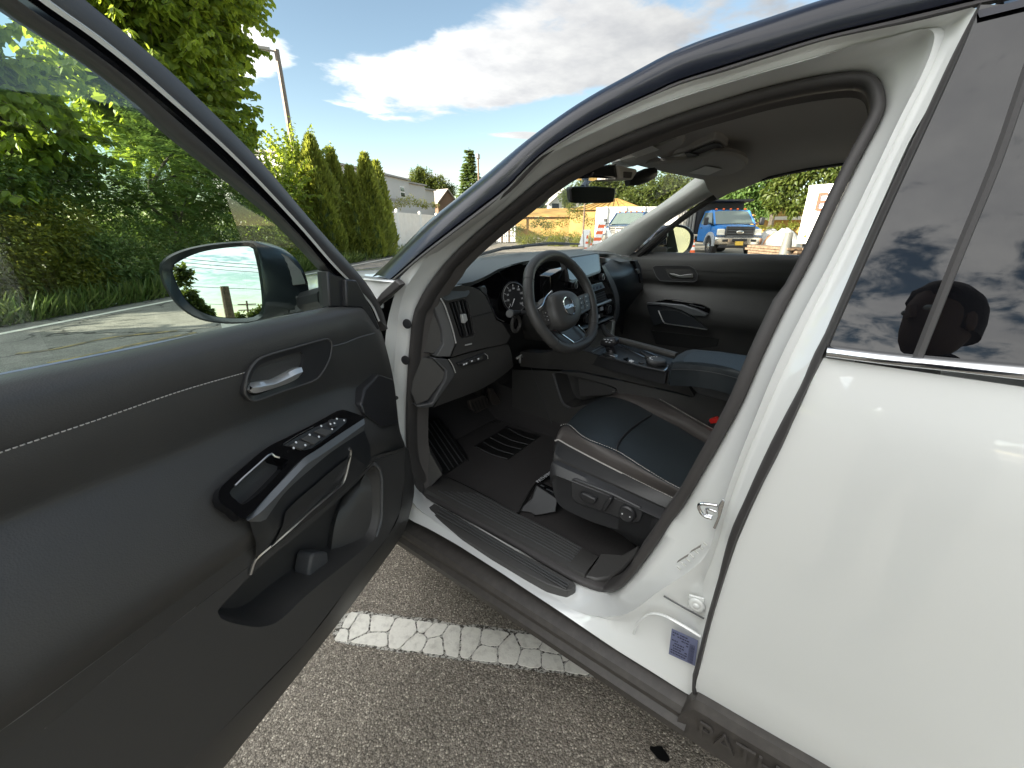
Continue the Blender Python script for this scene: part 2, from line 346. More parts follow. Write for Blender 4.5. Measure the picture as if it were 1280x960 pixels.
ROAD = asphalt('road_asphalt', (0.20, 0.190, 0.170), (0.30, 0.285, 0.255), (0.38, 0.36, 0.325), stone=120, crack=0.55)
PAINTW = mat('road_paint_white', (0.80, 0.77, 0.69), 0.7, var=(30, (0.55, 0.52, 0.46), 0.5, 0.75), bump=('noise', 120, 0.4, 0.003))
PAINTY = mat('road_paint_yellow', (0.30, 0.23, 0.10), 0.8, var=(6, (0.12, 0.105, 0.08), 0.42, 0.6))
GRASSM = leaf_mat('grass_blades', (0.075, 0.13, 0.025), (0.17, 0.21, 0.06), 0.4)
SOIL = mat('soil_and_litter', (0.05, 0.05, 0.025), 0.95, var=(8, (0.045, 0.06, 0.02), 0.4, 0.6))
DUST = mat('dusty_yard', (0.22, 0.19, 0.145), 0.95, var=(2, (0.15, 0.135, 0.105), 0.4, 0.7))
def sheet(name, pts, z, m, kind='structure', label=None):
    b = MB(); b.poly([(p[0], p[1], z) for p in pts]); return tag(b.done(name, m, None, smooth=0), label, None, None, kind)
sheet('ground', [(-900, -900), (900, -900), (900, 900), (-900, 900)], 0.0, ASPH)
A0 = Vector((-0.52, 8.68, 0)); RE = Vector((0.86, 0.51, 0)); RN = Vector((-0.51, 0.86, 0))
def row(s, n, z=0.0): return A0 + RE * s + RN * n + Vector((0, 0, z))
def RW(px, py, n): return pl(px, py, A0 + RN * n, RN)
sheet('road', [row(-60, 0.45), row(16, 0.45), row(16, -3.9), row(-60, -3.9)], 0.004, ROAD)
sheet('edge_line', [row(-60, -0.06), row(15, -0.06), row(15, 0.06), row(-60, 0.06)], 0.008, PAINTW)
sheet('verge', [row(-60, 0.45), row(90, 0.45), row(90, 40), row(-60, 40)], 0.010, SOIL)
sheet('yard', [(17, 4), (70, -30), (120, 10), (60, 60), row(26, -2.0)[:2]], 0.006, DUST)
def strip(name, pix, wd, z, m):
    c = cr([PZ(x, y, 0) for x, y in pix], 16); b = MB(); a = []; d = []
    for i, p in enumerate(c):
        t = (c[min(i + 1, 15)] - c[max(i - 1, 0)]).normalized(); q = Vector((-t.y, t.x, 0)); ww = wd * (0.75 + 0.25 * random.random())
        a.append(p + q * ww + Vector((0, 0, z))); d.append(p - q * ww + Vector((0, 0, z)))
    b.loft([a, d]); return tag(b.done(name, m, None, smooth=0), None, None, None, 'structure')
strip('yellow_line', [(20, 443), (70, 437), (130, 424), (180, 418), (222, 414)], 0.05, 0.009, PAINTY)
strip('yellow_line', [(60, 455), (110, 445), (165, 432), (205, 424), (245, 416)], 0.05, 0.009, PAINTY)
# the cracked parking-bay stripe beside the sill: every flake of paint is a piece
def clip(poly, n, c):
    out = []
    for i in range(len(poly)):
        p, q = poly[i], poly[(i + 1) % len(poly)]; a = p[0] * n[0] + p[1] * n[1] - c; b = q[0] * n[0] + q[1] * n[1] - c
        if a <= 0: out.append(p)
        if a * b < 0: t = a / (a - b); out.append((p[0] + (q[0] - p[0]) * t, p[1] + (q[1] - p[1]) * t))
    return out
def stripe():
    a, b2 = PZ(428, 783, 0), PZ(730, 823, 0); e = (b2 - a).normalized(); q = Vector((-e.y, e.x, 0)); Ls = (b2 - a).length + 1.4; wd = 0.057
    base = MB(); n = 60
    rows = [[], []]
    for i in range(n + 1):
        s = Ls * i / n; j = random.uniform(-0.006, 0.006); k = random.uniform(-0.006, 0.006)
        tap = min(1.0, 0.55 + s * 12)
        rows[0].append(a + e * (s - 0.02) + q * (wd * tap + 0.012 + j) + Vector((0, 0, 0.003))); rows[1].append(a + e * (s - 0.02) - q * (wd * tap + 0.008 + k) + Vector((0, 0, 0.003)))
    base.loft(rows)
    m = bpy.data.materials.new('worn_paint_base'); m.use_nodes = True; t = m.node_tree; bs = t.nodes['Principled BSDF']; L = t.links.new
    tc = N(t, 'ShaderNodeTexCoord'); nz = N(t, 'ShaderNodeTexNoise', Scale=95.0, Detail=5.0, Roughness=0.7); L(tc.outputs['Object'], nz.inputs['Vector'])
    cr_ = N(t, 'ShaderNodeValToRGB'); L(nz.outputs[0], cr_.inputs[0]); cr_.color_ramp.elements[0].position = 0.46; cr_.color_ramp.elements[0].color = (0.07, 0.062, 0.05, 1)
    cr_.color_ramp.elements[1].position = 0.51; cr_.color_ramp.elements[1].color = (0.5, 0.48, 0.43, 1); L(cr_.outputs[0], bs.inputs['Base Color']); bs.inputs['Roughness'].default_value = 0.85
    bp = N(t, 'ShaderNodeBump', Strength=0.8, Distance=0.004); L(nz.outputs[0], bp.inputs['Height']); L(bp.outputs[0], bs.inputs['Normal'])
    root = tag(base.done('parking_stripe', m, None, smooth=0), 'short cracked white bay stripe on the asphalt beside the sill', None, None, 'structure')
    seeds = []; s = 0.0
    rr = random.Random(4)
    while s < Ls:
        for k in ((-1, 1) if rr.random() < 0.68 else (0,)): seeds.append((s + rr.uniform(-0.022, 0.022), (k * .5 + rr.uniform(-0.28, 0.28)) * wd))
        s += rr.uniform(0.05, 0.10)
    for i, sd_ in enumerate(seeds):
        p = [(-0.0, -wd), (Ls, -wd), (Ls, wd), (-0.0, wd)]
        for j, o in enumerate(seeds):
            if i == j: continue
            dx, dy = o[0] - sd_[0], o[1] - sd_[1]; d = math.hypot(dx, dy)
            if d > 0.4 or d < 1e-6: continue
            nn = (dx / d, dy / d); p = clip(p, nn, (nn[0] * (sd_[0] + o[0]) + nn[1] * (sd_[1] + o[1])) / 2 - 0.0026)
            if len(p) < 3: break
        if len(p) < 3: continue
        # wear the corners round, then roughen the edges
        for _ in range(2): p = [((p[u][0] * (.88 if h else .12) + p[(u + 1) % len(p)][0] * (.12 if h else .88)), (p[u][1] * (.88 if h else .12) + p[(u + 1) % len(p)][1] * (.12 if h else .88))) for u in range(len(p)) for h in (1, 0)]
        q2 = []
        for u in range(len(p)):
            x, y = p[u], p[(u + 1) % len(p)]; l = math.hypot(y[0] - x[0], y[1] - x[1]); k = max(1, int(l / 0.009))
            for v in range(k): f = v / k; q2.append((x[0] + (y[0] - x[0]) * f + rr.uniform(-1, 1) * 0.0016, x[1] + (y[1] - x[1]) * f + rr.uniform(-1, 1) * 0.0016))
        fl = MB(); fl.prism([a + e * u + q * v + Vector((0, 0, 0.0015)) for u, v in q2], (0, 0, 0.0035))
        fl.done('paint_flake', PAINTW, root, smooth=0)
stripe()
# ---------------------------------------------------------------- foliage
SHP = {
 'broad': (np.array([(0, 0, 0), (.28, .40, .07), (.65, .33, .03), (1, 0, -.14), (.65, -.33, .03), (.28, -.40, .07)]), [(0, 1, 2, 3), (0, 3, 4, 5)]),
 'leaf': (np.array([(0, 0, 0), (.45, .26, .05), (1, 0, -.06), (.45, -.26, .05)]), [(0, 1, 2), (0, 2, 3)]),
 'narrow': (np.array([(0, 0, 0), (.5, .15, .0), (1, 0, -.05), (.5, -.15, .0)]), [(0, 1, 2, 3)]),
 'blade': (np.array([(0, .035, 0), (0, -.035, 0), (.55, -.028, 0), (1, 0, -.12), (.55, .028, 0)]), [(0, 1, 2, 3, 4)]),
}
def leaves(pos, tip, nrm, size, shp):
    """one array of leaf polygons -> (verts, faces)"""
    T, F = SHP[shp]; tip = tip / np.linalg.norm(tip, axis=1, keepdims=True)
    side = np.cross(nrm, tip); side /= (np.linalg.norm(side, axis=1, keepdims=True) + 1e-9); up = np.cross(tip, side)
    V = pos[:, None, :] + size[:, None, None] * (T[None, :, 0:1] * tip[:, None, :] + T[None, :, 1:2] * side[:, None, :] + T[None, :, 2:3] * up[:, None, :])
    return V.reshape(-1, 3), [tuple(len(T) * i + j for j in f) for i in range(len(pos)) for f in F]
class LF:
    def __init__(s): s.V = []; s.F = []; s.n = 0
    def add(s, pos, tip, nrm, size, shp):
        V, F = leaves(np.asarray(pos, float), np.asarray(tip, float), np.asarray(nrm, float), np.asarray(size, float), shp)
        s.V.append(V); s.F += [tuple(i + s.n for i in f) for f in F]; s.n += len(V)
    def blob(s, c, r, n, size, shp, inner=0.55, droop=0.35, lump=0.35):
        c = np.array(c); r = np.array(r); d = RNG.normal(size=(n, 3)); d /= np.linalg.norm(d, axis=1, keepdims=True)
        ph = RNG.uniform(0, 6.28, 6); fr = RNG.uniform(2, 4.5, 6)
        lum = 1 + lump * 0.5 * (np.sin(d[:, 0] * fr[0] + ph[0]) * np.sin(d[:, 1] * fr[1] + ph[1]) + np.sin(d[:, 2] * fr[2] + ph[2]) * np.sin(d[:, 0] * fr[3] + ph[3]))
        rad = (inner + (1 - inner) * RNG.random(n) ** 0.6) * lum
        p = c + d * r * rad[:, None]
        tip = d * np.array([1, 1, 0.5]) + RNG.normal(size=(n, 3)) * 0.6 - np.array([0, 0, droop]); nr = np.array([0, 0, 1.0]) + d * 0.5 + RNG.normal(size=(n, 3)) * 0.45
        s.add(p, tip, nr, size * RNG.uniform(0.6, 1.3, n), shp)
    def done(s, name, m, parent=None, base=False):
        V = np.concatenate(s.V); off = ORG.get(parent, Vector((0, 0, 0)))
        if base and parent is None: off = Vector((float(V[:, 0].mean()), float(V[:, 1].mean()), float(V[:, 2].min())))
        me = bpy.data.meshes.new(name); me.from_pydata((V - np.array(off)).tolist(), [], s.F); me.materials.append(m)
        o = bpy.data.objects.new(name, me); COL.objects.link(o)
        if parent is not None: o.parent = parent
        elif base: o.location = off
        ORG[o] = off; return o
BARK = mat('bark', (0.10, 0.085, 0.065), 0.9, bump=('noise', 25, 0.8, 0.03), var=(12, (0.055, 0.047, 0.037), 0.4, 0.6))
MULB = leaf_mat('broad_tree_leaves', (0.085, 0.145, 0.022), (0.165, 0.220, 0.040), 0.48, (0.42, 0.52, 0.05))
LOCU = leaf_mat('pinnate_leaves', (0.065, 0.130, 0.040), (0.130, 0.200, 0.055), 0.4, (0.28, 0.40, 0.08))
IVY = leaf_mat('vine_leaves', (0.070, 0.125, 0.034), (0.150, 0.200, 0.060), 0.35, (0.24, 0.32, 0.08))
CEDAR = leaf_mat('cedar_leaves', (0.12, 0.165, 0.035), (0.22, 0.245, 0.05), 0.45, (0.42, 0.46, 0.07))
SUNB = leaf_mat('lit_shrub_leaves', (0.09, 0.11, 0.015), (0.17, 0.18, 0.03), 0.4, (0.32, 0.32, 0.04))
WOOD = leaf_mat('woodland_leaves', (0.050, 0.080, 0.016), (0.10, 0.12, 0.025), 0.35, (0.20, 0.24, 0.04))
def unit(v): v = np.asarray(v, float); return v / (np.linalg.norm(v) + 1e-9)
def shoot(lf, p0, p1, n, size, shp='broad', sag=0.25, side=0.6):
    """leafy shoot: leaves in pairs hanging along a curved twig"""
    p0 = np.array(p0, float); p1 = np.array(p1, float); t = np.linspace(0.08, 1, n); L = np.linalg.norm(p1 - p0)
    mid = (p0 + p1) / 2 + np.array([0, 0, sag * L * 0.5])
    P = (1 - t)[:, None] ** 2 * p0 + (2 * t * (1 - t))[:, None] * mid + (t ** 2)[:, None] * p1
    d = unit(p1 - p0); sv = unit(np.cross(d, [0, 0, 1]) + 1e-6)
    for sg in (-1, 1):
        tip = d * 0.35 + sv * sg * side + RNG.normal(size=(n, 3)) * 0.3 - np.array([0, 0, 0.75])
        nr = np.array([0, 0, 0.8]) + d * 0.3 + sv * sg * 0.9 + RNG.normal(size=(n, 3)) * 0.25
        lf.add(P + RNG.normal(size=(n, 3)) * 0.02, tip, nr, size * (1.1 - 0.5 * t) * RNG.uniform(0.7, 1.25, n), shp)
    return P
def frond(lf, p0, d, L, pairs, size):
    """compound leaf: leaflets in two ranks along a drooping stalk"""
    d = unit(d); t = np.linspace(0.12, 1, pairs); sv = unit(np.cross(d, [0, 0, 1]) + 1e-6); P = np.array(p0) + d * (t * L)[:, None] - np.array([0, 0, 0.22 * L]) * (t ** 2)[:, None]
    for sg in (-1, 1):
        tip = d * 0.45 + sv * sg + RNG.normal(size=(pairs, 3)) * 0.1 - np.array([0, 0, 0.15])
        lf.add(P, tip, np.tile(np.array([0, 0, 1.0]) + d * 0.2, (pairs, 1)) + RNG.normal(size=(pairs, 3)) * 0.15, size * np.sin(np.pi * (0.2 + 0.72 * t)) * RNG.uniform(0.85, 1.15, pairs), 'narrow')
def trunk_part(root, base, top, r0, limbs):
    b = MB(); base = Vector(base); top = Vector(top); pts = [base.lerp(top, i / 6) + Vector((random.uniform(-1, 1), random.uniform(-1, 1), 0)) * 0.05 * i for i in range(7)]
    b.tube(pts, [r0 * (1.25 if i == 0 else 1 - 0.11 * i) for i in range(7)], 9)
    for q in limbs:
        q = Vector(q); k = random.randint(2, 5); a = pts[k]; m = a.lerp(q, 0.5) + Vector((0, 0, 0.12 * (q - a).length)); b.tube(cr([a, m, q], 6), [r0 * 0.5 * (1 - 0.15 * i) for i in range(6)], 6)
    return b.done('trunk', BARK, root, smooth=60)
def broad_tree(base, blobs, label, lsize=0.17, dens=60, group=None, m=None, shoots=26, reach=1.3):
    """blobs: (centre, radius) leafy masses; shoots stick out of them so that the outline is ragged"""
    base = Vector(base); root = thing('tree', base, label, 'tree', group); lf = LF(); tw = MB()
    for c, r in blobs:
        c = np.array(c, float)
        k = int(shoots * r * r * 1.2)
        for i in range(k):
            d = unit(RNG.normal(size=3) + np.array([0, 0, 0.35])); a = c + d * r * RNG.uniform(0.05, 0.45); z = c + d * r * RNG.uniform(0.8, reach) + np.array([0, 0, RNG.uniform(-0.1, 0.35) * r])
            P = shoot(lf, a, z, int(7 + 6 * r), lsize)
            tw.tube([tuple(P[0]), tuple(P[len(P) // 2]), tuple(P[-1])], [0.012, 0.009, 0.004], 4)
        lf.blob(c, (r * 0.85,) * 3, int(dens * r * r), lsize * 0.95, 'broad', inner=0.15, droop=0.6)
    trunk_part(root, base, Vector(blobs[0][0]) + Vector((0, 0, 0.4)), 0.13, [b[0] for b in blobs])
    tw.done('twigs', BARK, root, smooth=0); lf.done('crown', m or MULB, root); return root
def locust(base, blobs, label, group=None, nf=380, L=0.42, sz=0.11):
    root = thing('tree', base, label, 'tree', group); lf = LF()
    for c, r in blobs:
        for i in range(int(nf * r * r)):
            d = unit(RNG.normal(size=3)); p = np.array(c) + d * r * RNG.uniform(0.3, 1.0) * np.array([1, 1, 0.85])
            frond(lf, p, d * np.array([1, 1, 0.3]) + RNG.normal(size=3) * 0.25, L * RNG.uniform(0.7, 1.25), 11, sz)
    trunk_part(root, base, Vector(blobs[0][0]), 0.09, [b[0] for b in blobs]); lf.done('crown', LOCU, root); return root
def shrub(name, blobs, label, cat, size, shp, dens, m, group=None, base=None, **kw):
    lf = LF()
    for c, r in blobs: lf.blob(c, r if hasattr(r, '__len__') else (r,) * 3, int(dens * (r[0] if hasattr(r, '__len__') else r) ** 2), size, shp, **kw)
    return tag(lf.done(name, m, base=True), label, cat, group)
def px_blob(px, py, n, rp):
    c = RW(px, py, n); e = RW(px + rp, py, n); return (tuple(c), (e - c).length * 0.9)
def ground_under(c): return (c[0], c[1], 0.0)
# the roadside trees in view, left to right
bl = [px_blob(x, y, 2.2, r) for x, y, r in [(10, 150, 85), (-60, 90, 110), (70, 190, 55), (60, 95, 45), (-70, 230, 100), (15, 235, 60), (110, 170, 30)]]
broad_tree(ground_under(bl[0][0]), bl, 'broad leaved tree seen through the front door window, leftmost by the road', 0.24)
bl = [px_blob(x, y, 3.2, r) for x, y, r in [(195, 110, 80), (150, 40, 75), (225, 30, 62), (250, 85, 42), (262, 140, 40), (200, -40, 85), (130, -50, 80), (284, 20, 22), (125, 110, 50), (292, 190, 32), (180, 165, 60), (110, 25, 30), (250, 175, 45), (268, 50, 26)]]
broad_tree(ground_under(bl[0][0]), bl, 'tall yellow green tree rising above the door frame', 0.25, reach=1.12)
bl = [px_blob(x, y, 3.0, r) for x, y, r in [(372, 215, 24), (352, 250, 30), (385, 262, 26), (372, 300, 24), (340, 285, 30)]]
broad_tree(ground_under(bl[0][0]), bl, 'small broad leaved tree between the tall tree and the cedars', 0.17)
bl = [px_blob(x, y, 1.9, r) for x, y, r in [(190, 210, 60), (130, 235, 50), (240, 235, 55), (180, 260, 45), (245, 180, 40), (290, 225, 40)]]
locust(ground_under(bl[0][0]), bl, 'dark feathery leaved tree in front of the tall yellow green one')
# trees that carry the row on, out of the frame to the left, and shade the parking bay
for i, (s, n, h, r) in enumerate([(-4.0, 2.5, 6.0, 2.0), (-7, 3.0, 7.4, 2.5), (-10, 2.5, 8.0, 2.8), (-13, 3.0, 7.6, 2.8), (-16, 2.6, 6.6, 2.6), (-19.5, 3.0, 5.4, 2.2), (-24, 2.8, 4.6, 2.0)]):
    b0 = row(s, n); root = thing('tree', b0, 'tall roadside tree standing out of the picture to the left of the view', 'tree', 'trees along the road beyond the frame'); lf = LF()
    trunk_part(root, b0, b0 + Vector((0, 0, h * 0.6)), 0.2, [b0 + Vector((1, 0.4, h * 0.7)), b0 + Vector((-1, -0.5, h * 0.75))])
    for k in range(8):
        a = random.uniform(0, 6.28); q = random.uniform(0, 0.55) * r; lf.blob((b0.x + math.cos(a) * q, b0.y + math.sin(a) * q, random.uniform(0.2, 0.85) * h), (r * 0.62, r * 0.62, r * 0.6), 900, 0.34, 'broad', inner=0.1)
    lf.done('crown', MULB, root)
# vine-covered bank and weeds under the trees
shrub('ivy_bank', [(tuple(RW(x, y, 2.3)), r) for x, y, r in [(40, 250, (.9, .6, .7)), (110, 240, (.8, .6, .6)), (-40, 240, (1.1, .7, .9)), (-140, 260, (1.2, .7, .9)), (60, 205, (.8, .5, .5))]], 'dark vine covered bank behind the road edge line', 'ivy', 0.10, 'leaf', 2600, IVY)
shrub('bush', [(tuple(RW(x, y, 1.5)), r) for x, y, r in [(30, 300, (.8, .45, .5)), (-40, 310, (.9, .45, .6)), (75, 330, (.7, .4, .42)), (60, 280, (.6, .4, .4)), (20, 350, (.7, .4, .4)), (60, 360, (.6, .4, .3)), (-20, 360, (.7, .4, .4)), (100, 345, (.6, .35, .3))]], 'bright green bush behind the lighter reflection at the left edge of the window', 'bush', 0.09, 'leaf', 2600, SUNB)
shrub('bush', [(tuple(RW(x, y, 1.4)), r) for x, y, r in [(150, 325, (.7, .4, .38)), (185, 335, (.6, .35, .3)), (120, 330, (.6, .4, .36)), (215, 320, (.55, .4, .35)), (150, 350, (.6, .35, .28)), (195, 345, (.6, .35, .28)), (110, 310, (.6, .4, .3)), (170, 300, (.7, .4, .35)), (220, 300, (.7, .4, .35))]], 'low weedy bush growing on the verge left of the door mirror', 'bush', 0.085, 'leaf', 2600, IVY)
shrub('bush', [(tuple(RW(x, y, 2.4)), r) for x, y, r in [(215, 285, (.9, .5, .6)), (270, 275, (1.0, .5, .6)), (320, 285, (1.0, .5, .6)), (355, 310, (.9, .5, .5)), (240, 250, (.9, .5, .5)), (300, 250, (.8, .5, .5))]], 'dark undergrowth behind the door mirror', 'bush', 0.10, 'leaf', 2300, IVY)
shrub('bush', [(tuple(RW(x, y, 2.2)), r) for x, y, r in [(395, 318, (.8, .5, .35)), (430, 318, (.9, .5, .3)), (370, 322, (.8, .5, .4)), (455, 316, (.9, .4, .22))]], 'low shrub with pale fronds at the foot of the cedars', 'bush', 0.10, 'narrow', 3200, CEDAR)
def hedge_row():
    lf = LF()
    for k in range(30): p = row(-9 + k * .85, 4.4 + RNG.uniform(-.3, .3)); h = RNG.uniform(1.7, 2.5); lf.blob((p.x, p.y, h * .45), (.9, .7, h * .55), 1500, .12, 'leaf', inner=.2)
    tag(lf.done('hedge', IVY, base=True), 'tall dark overgrown hedge closing the gaps behind the roadside trees', 'hedge')
hedge_row()
def grass():
    lf = LF(); n = 5200; s = RNG.uniform(-6, 12, n); q = 0.42 + np.abs(RNG.normal(size=n)) * 0.45
    P = np.array(A0)[None] + s[:, None] * np.array(RE)[None] + q[:, None] * np.array(RN)[None]; P[:, 2] = 0.01
    lf.add(P, RNG.normal(size=(n, 3)) * np.array([.45, .45, .1]) + np.array([0.1, -0.25, 1]), RNG.normal(size=(n, 3)), RNG.uniform(0.12, 0.5, n), 'blade')
    n = 2600; s = RNG.uniform(12, 34, n); q = 0.1 + RNG.random(n) * 3.2
    P = np.array(A0)[None] + s[:, None] * np.array(RE)[None] + q[:, None] * np.array(RN)[None]; P[:, 2] = 0.01
    lf.add(P, RNG.normal(size=(n, 3)) * np.array([.4, .4, .1]) + np.array([0, 0, 1]), RNG.normal(size=(n, 3)), RNG.uniform(0.15, 0.4, n), 'blade')
    tag(lf.done('grass', GRASSM), 'rough grass along the verge of the road', 'grass', None, 'stuff')
grass()
# litter on the verge
LIT = mat('pale_litter', (0.6, 0.6, 0.58), 0.6)
for (x, y, lab) in [(83, 390, 'larger scrap of white litter on the road edge by the grass'), (140, 383, 'smaller scrap of white litter on the road edge')]:
    p = PZ(x, y, 0.0); b = MB(); b.loft([[p + Vector((i * 0.045 - 0.1, j * 0.04 - 0.04, 0.02 + 0.035 * random.random())) for i in range(5)] for j in range(3)]); tag(b.done('litter', LIT, None, solid=0.004, base=True), lab, 'litter')
# pale retaining wall showing between the leaves
CONC = mat('pale_concrete', (0.42, 0.41, 0.37), 0.9, var=(4, (0.30, 0.30, 0.26), 0.4, 0.7))
b = MB(); a0, a1 = RW(95, 300, 3.1), RW(240, 300, 3.1); a0.z = 0; a1.z = 0; h = RW(115, 276, 3.1).z
b.prism([a0, a1, a1 + Vector((0, 0, h)), a0 + Vector((0, 0, h))], RN * 0.18); tag(b.done('retaining_wall', CONC, None, smooth=0, base=True), 'pale concrete wall half hidden by the bushes', 'wall')
# columnar cedars
def cedar(px, ptop, pw, dist, label, seed):
    top = azray(px, ptop, dist); base = Vector((top.x, top.y, 0)); h = top.z; e = azray(px + pw, ptop, dist); rad = (Vector((e.x, e.y, 0)) - base).length
    rad *= 1.3; root = thing('cedar', base, label, 'tree', 'columnar cedars beside the fence'); lf = LF(); n = int(2600 * h * rad)
    z = RNG.random(n) ** 0.85; an = RNG.uniform(0, 6.283, n); rr = rad * np.clip(1.0 - z ** 2.2, 0.03, 1) * (0.86 + 0.22 * np.sin(an * 5 + z * 9 + seed) + RNG.normal(size=n) * 0.09) * (0.75 + 0.25 * np.minimum(1, z * 6))
    d = np.stack([np.cos(an), np.sin(an), np.zeros(n)], 1); P = np.array(base) + d * rr[:, None]; P[:, 2] = z * h
    lf.add(P, d * 0.45 + np.array([0, 0, 1.0]) + RNG.normal(size=(n, 3)) * 0.28, np.cross(d, [0, 0, 1]) + RNG.normal(size=(n, 3)) * 0.5, RNG.uniform(0.12, 0.30, n), 'narrow')
    b = MB(); b.tube([base, base + Vector((0, 0, h * 0.9))], [0.07, 0.02], 6); b.done('trunk', BARK, root)
    core = MB(); core.lathe(base, (0, 0, 1), [(rad * 0.55 * max(0.03, 1 - (k / 8) ** 2), h * (0.02 + 0.93 * k / 8)) for k in range(9)], 10); core.done('inner_foliage', IVY, root)
    lf.done('crown', CEDAR, root)
cedar(387, 174, 24, 19.5, 'tallest cedar, left of the group by the road', 0)
cedar(413, 190, 17, 20.0, 'cedar second from the left of the group', 1)
cedar(437, 212, 15, 20.0, 'short cedar in the middle of the group', 2)
cedar(455, 196, 18, 20.3, 'bright tipped cedar second from the right of the group', 3)
cedar(470, 205, 12, 21.0, 'rightmost cedar beside the white fence', 4)
# ================================================================= the car
suv = thing('suv', (0.97, 0.4, 0), 'white SUV with a dark roof and its driver door wide open', 'car')
def T(kind, v, pts): return [{'X': PX, 'Y': PY, 'Z': PZ}[kind](x, y, v) for x, y in pts]
# ring round the door opening. (seal edge) (ridge, inboard offset) (outer edge, offset), clockwise from the sill front
RING = [
 ((529, 616), (524, 632, .035), (512, 649, 0)), ((545, 628), (541, 645, .035), (534, 660, 0)), ((580, 647), (575, 670, .032), (568, 679, 0)),
 ((616, 666), (612, 696, .030), (592, 694, 0)), ((650, 686), (648, 718, .030), (628, 717, 0)), ((681, 705), (690, 744, .030), (655, 735, 0)),
 ((712, 723), (722, 760, .030), (690, 758, 0)), ((740, 735), (750, 767, .034), (730, 785, 0)), ((760, 739), (778, 766, .038), (770, 812, 0)),
 ((776, 735), (800, 755, .040), (812, 838, 0)), ((790, 722), (822, 738, .040), (850, 862, .002)), ((803, 706), (840, 726, .040), (864, 868, .004)),
 ((815, 690), (858, 714, .040), (866, 850, .008)), ((828, 671), (872, 703, .040), (871, 828, .012)), ((840, 652), (884, 690, .040), (884, 772, .014)),
 ((856, 631), (894, 668, .040), (898, 722, .014)), ((880, 590), (907, 622, .040), (913, 668, .014)), ((905, 547), (925, 570, .040), (932, 622, .014)),
 ((930, 500), (945, 520, .040), (964, 552, .014)), ((955, 442), (972, 455, .040), (1001, 483, .014)), ((985, 380), (1004, 390, .040), (1036, 405, .014)),
 ((1017, 320), (1036, 330, .040), (1072, 322, .014)), ((1048, 254), (1072, 258, .040), (1108, 240, .014)), ((1075, 200), (1102, 195, .040), (1136, 178, .014)),
 ((1095, 163), (1126, 145, .040), (1164, 128, .012)), ((1106, 138), (1150, 98, .040), (1187, 84, .010)), ((1107, 120), (1163, 66, .038), (1203, 48, .008)),
 ((1101, 102), (1166, 45, .032), (1221, 11, .004)), ((1089, 92), (1150, 40, .030), (1190, 16, .002)), ((1070, 89), (1110, 50, .030), (1140, 28, 0)),
 ((1040, 92), (1065, 60, .030), (1085, 39, 0)), ((1000, 99), (1015, 76, .030), (1030, 51, 0)), ((950, 111), (965, 90, .030), (965, 71, 0)),
 ((900, 126), (910, 106, .030), (905, 90, 0)), ((850, 142), (855, 123, .030), (850, 106, 0)), ((800, 161), (800, 143, .028), (795, 129, 0)),
 ((762, 177), (758, 161, .028), (752, 150, 0)), ((718, 198), (712, 183, .026), (702, 178, 0)), ((680, 221), (672, 206, .026), (660, 208, 0)),
 ((640, 254), (632, 240, .026), (620, 251, 0)), ((606, 282), (598, 270, .026), (588, 276, 0)), ((578, 307), (566, 297, .026), (556, 300, 0)),
 ((555, 331), (540, 319, .026), (526, 323, 0)), ((538, 353), (524, 340, .030), (510, 337, .004)), ((526, 373), (511, 360, .035), (499, 350, .01)),
 ((518, 394), (503, 384, .05), (492, 372, .03)), ((514, 425), (499, 418, .06), (484, 405, .05)), ((511, 464), (496, 458, .06), (480, 450, .05)),
 ((509, 505), (495, 502, .06), (482, 500, .05)), ((509, 545), (497, 545, .055), (484, 550, .04)), ((511, 570), (501, 580, .05), (488, 600, .02)), ((518, 600), (510, 612, .04), (497, 632, .01)),
]
def ring_pts():
    S = []; Q = []; O = []
    for (a, b, c) in RING:
        s = SV(*a, .085); r = SV(b[0], b[1], b[2]); o = SV(c[0], c[1], c[2])
        if s.z < 0.52: s = PZ(a[0], a[1], 0.43) if s.z < 0.47 else s
        S.append(s); Q.append(r); O.append(o)
    return S, Q, O
def build_aperture():
    S, Q, O = ring_pts(); n = len(S)
    # hinge pillar: its outer edge runs forward into the wing
    b = MB()
    S = cr(S, 150, True); Q = cr(Q, 150, True); O = cr(O, 150, True)
    def match(ref, ring):                       # nearest-index reparametrisation is not needed: stations correspond
        return ring
    m1 = []; m2 = []
    return S, Q, O
def ring_dense(k=3):
    S, Q, O = ring_pts(); n = len(S); out = []
    for ring in (S, Q, O):
        d = []
        for i in range(n):
            a, p, q, c = ring[i - 1], ring[i], ring[(i + 1) % n], ring[(i + 2) % n]
            for j in range(k):
                t = j / k; t2 = t * t; t3 = t2 * t; d.append(0.5 * ((2 * p) + (q - a) * t + (2 * a - 5 * p + 4 * q - c) * t2 + (3 * p - 3 * q + c - a) * t3))
        out.append(d)
    return out
RS, RQ, RO = ring_dense()
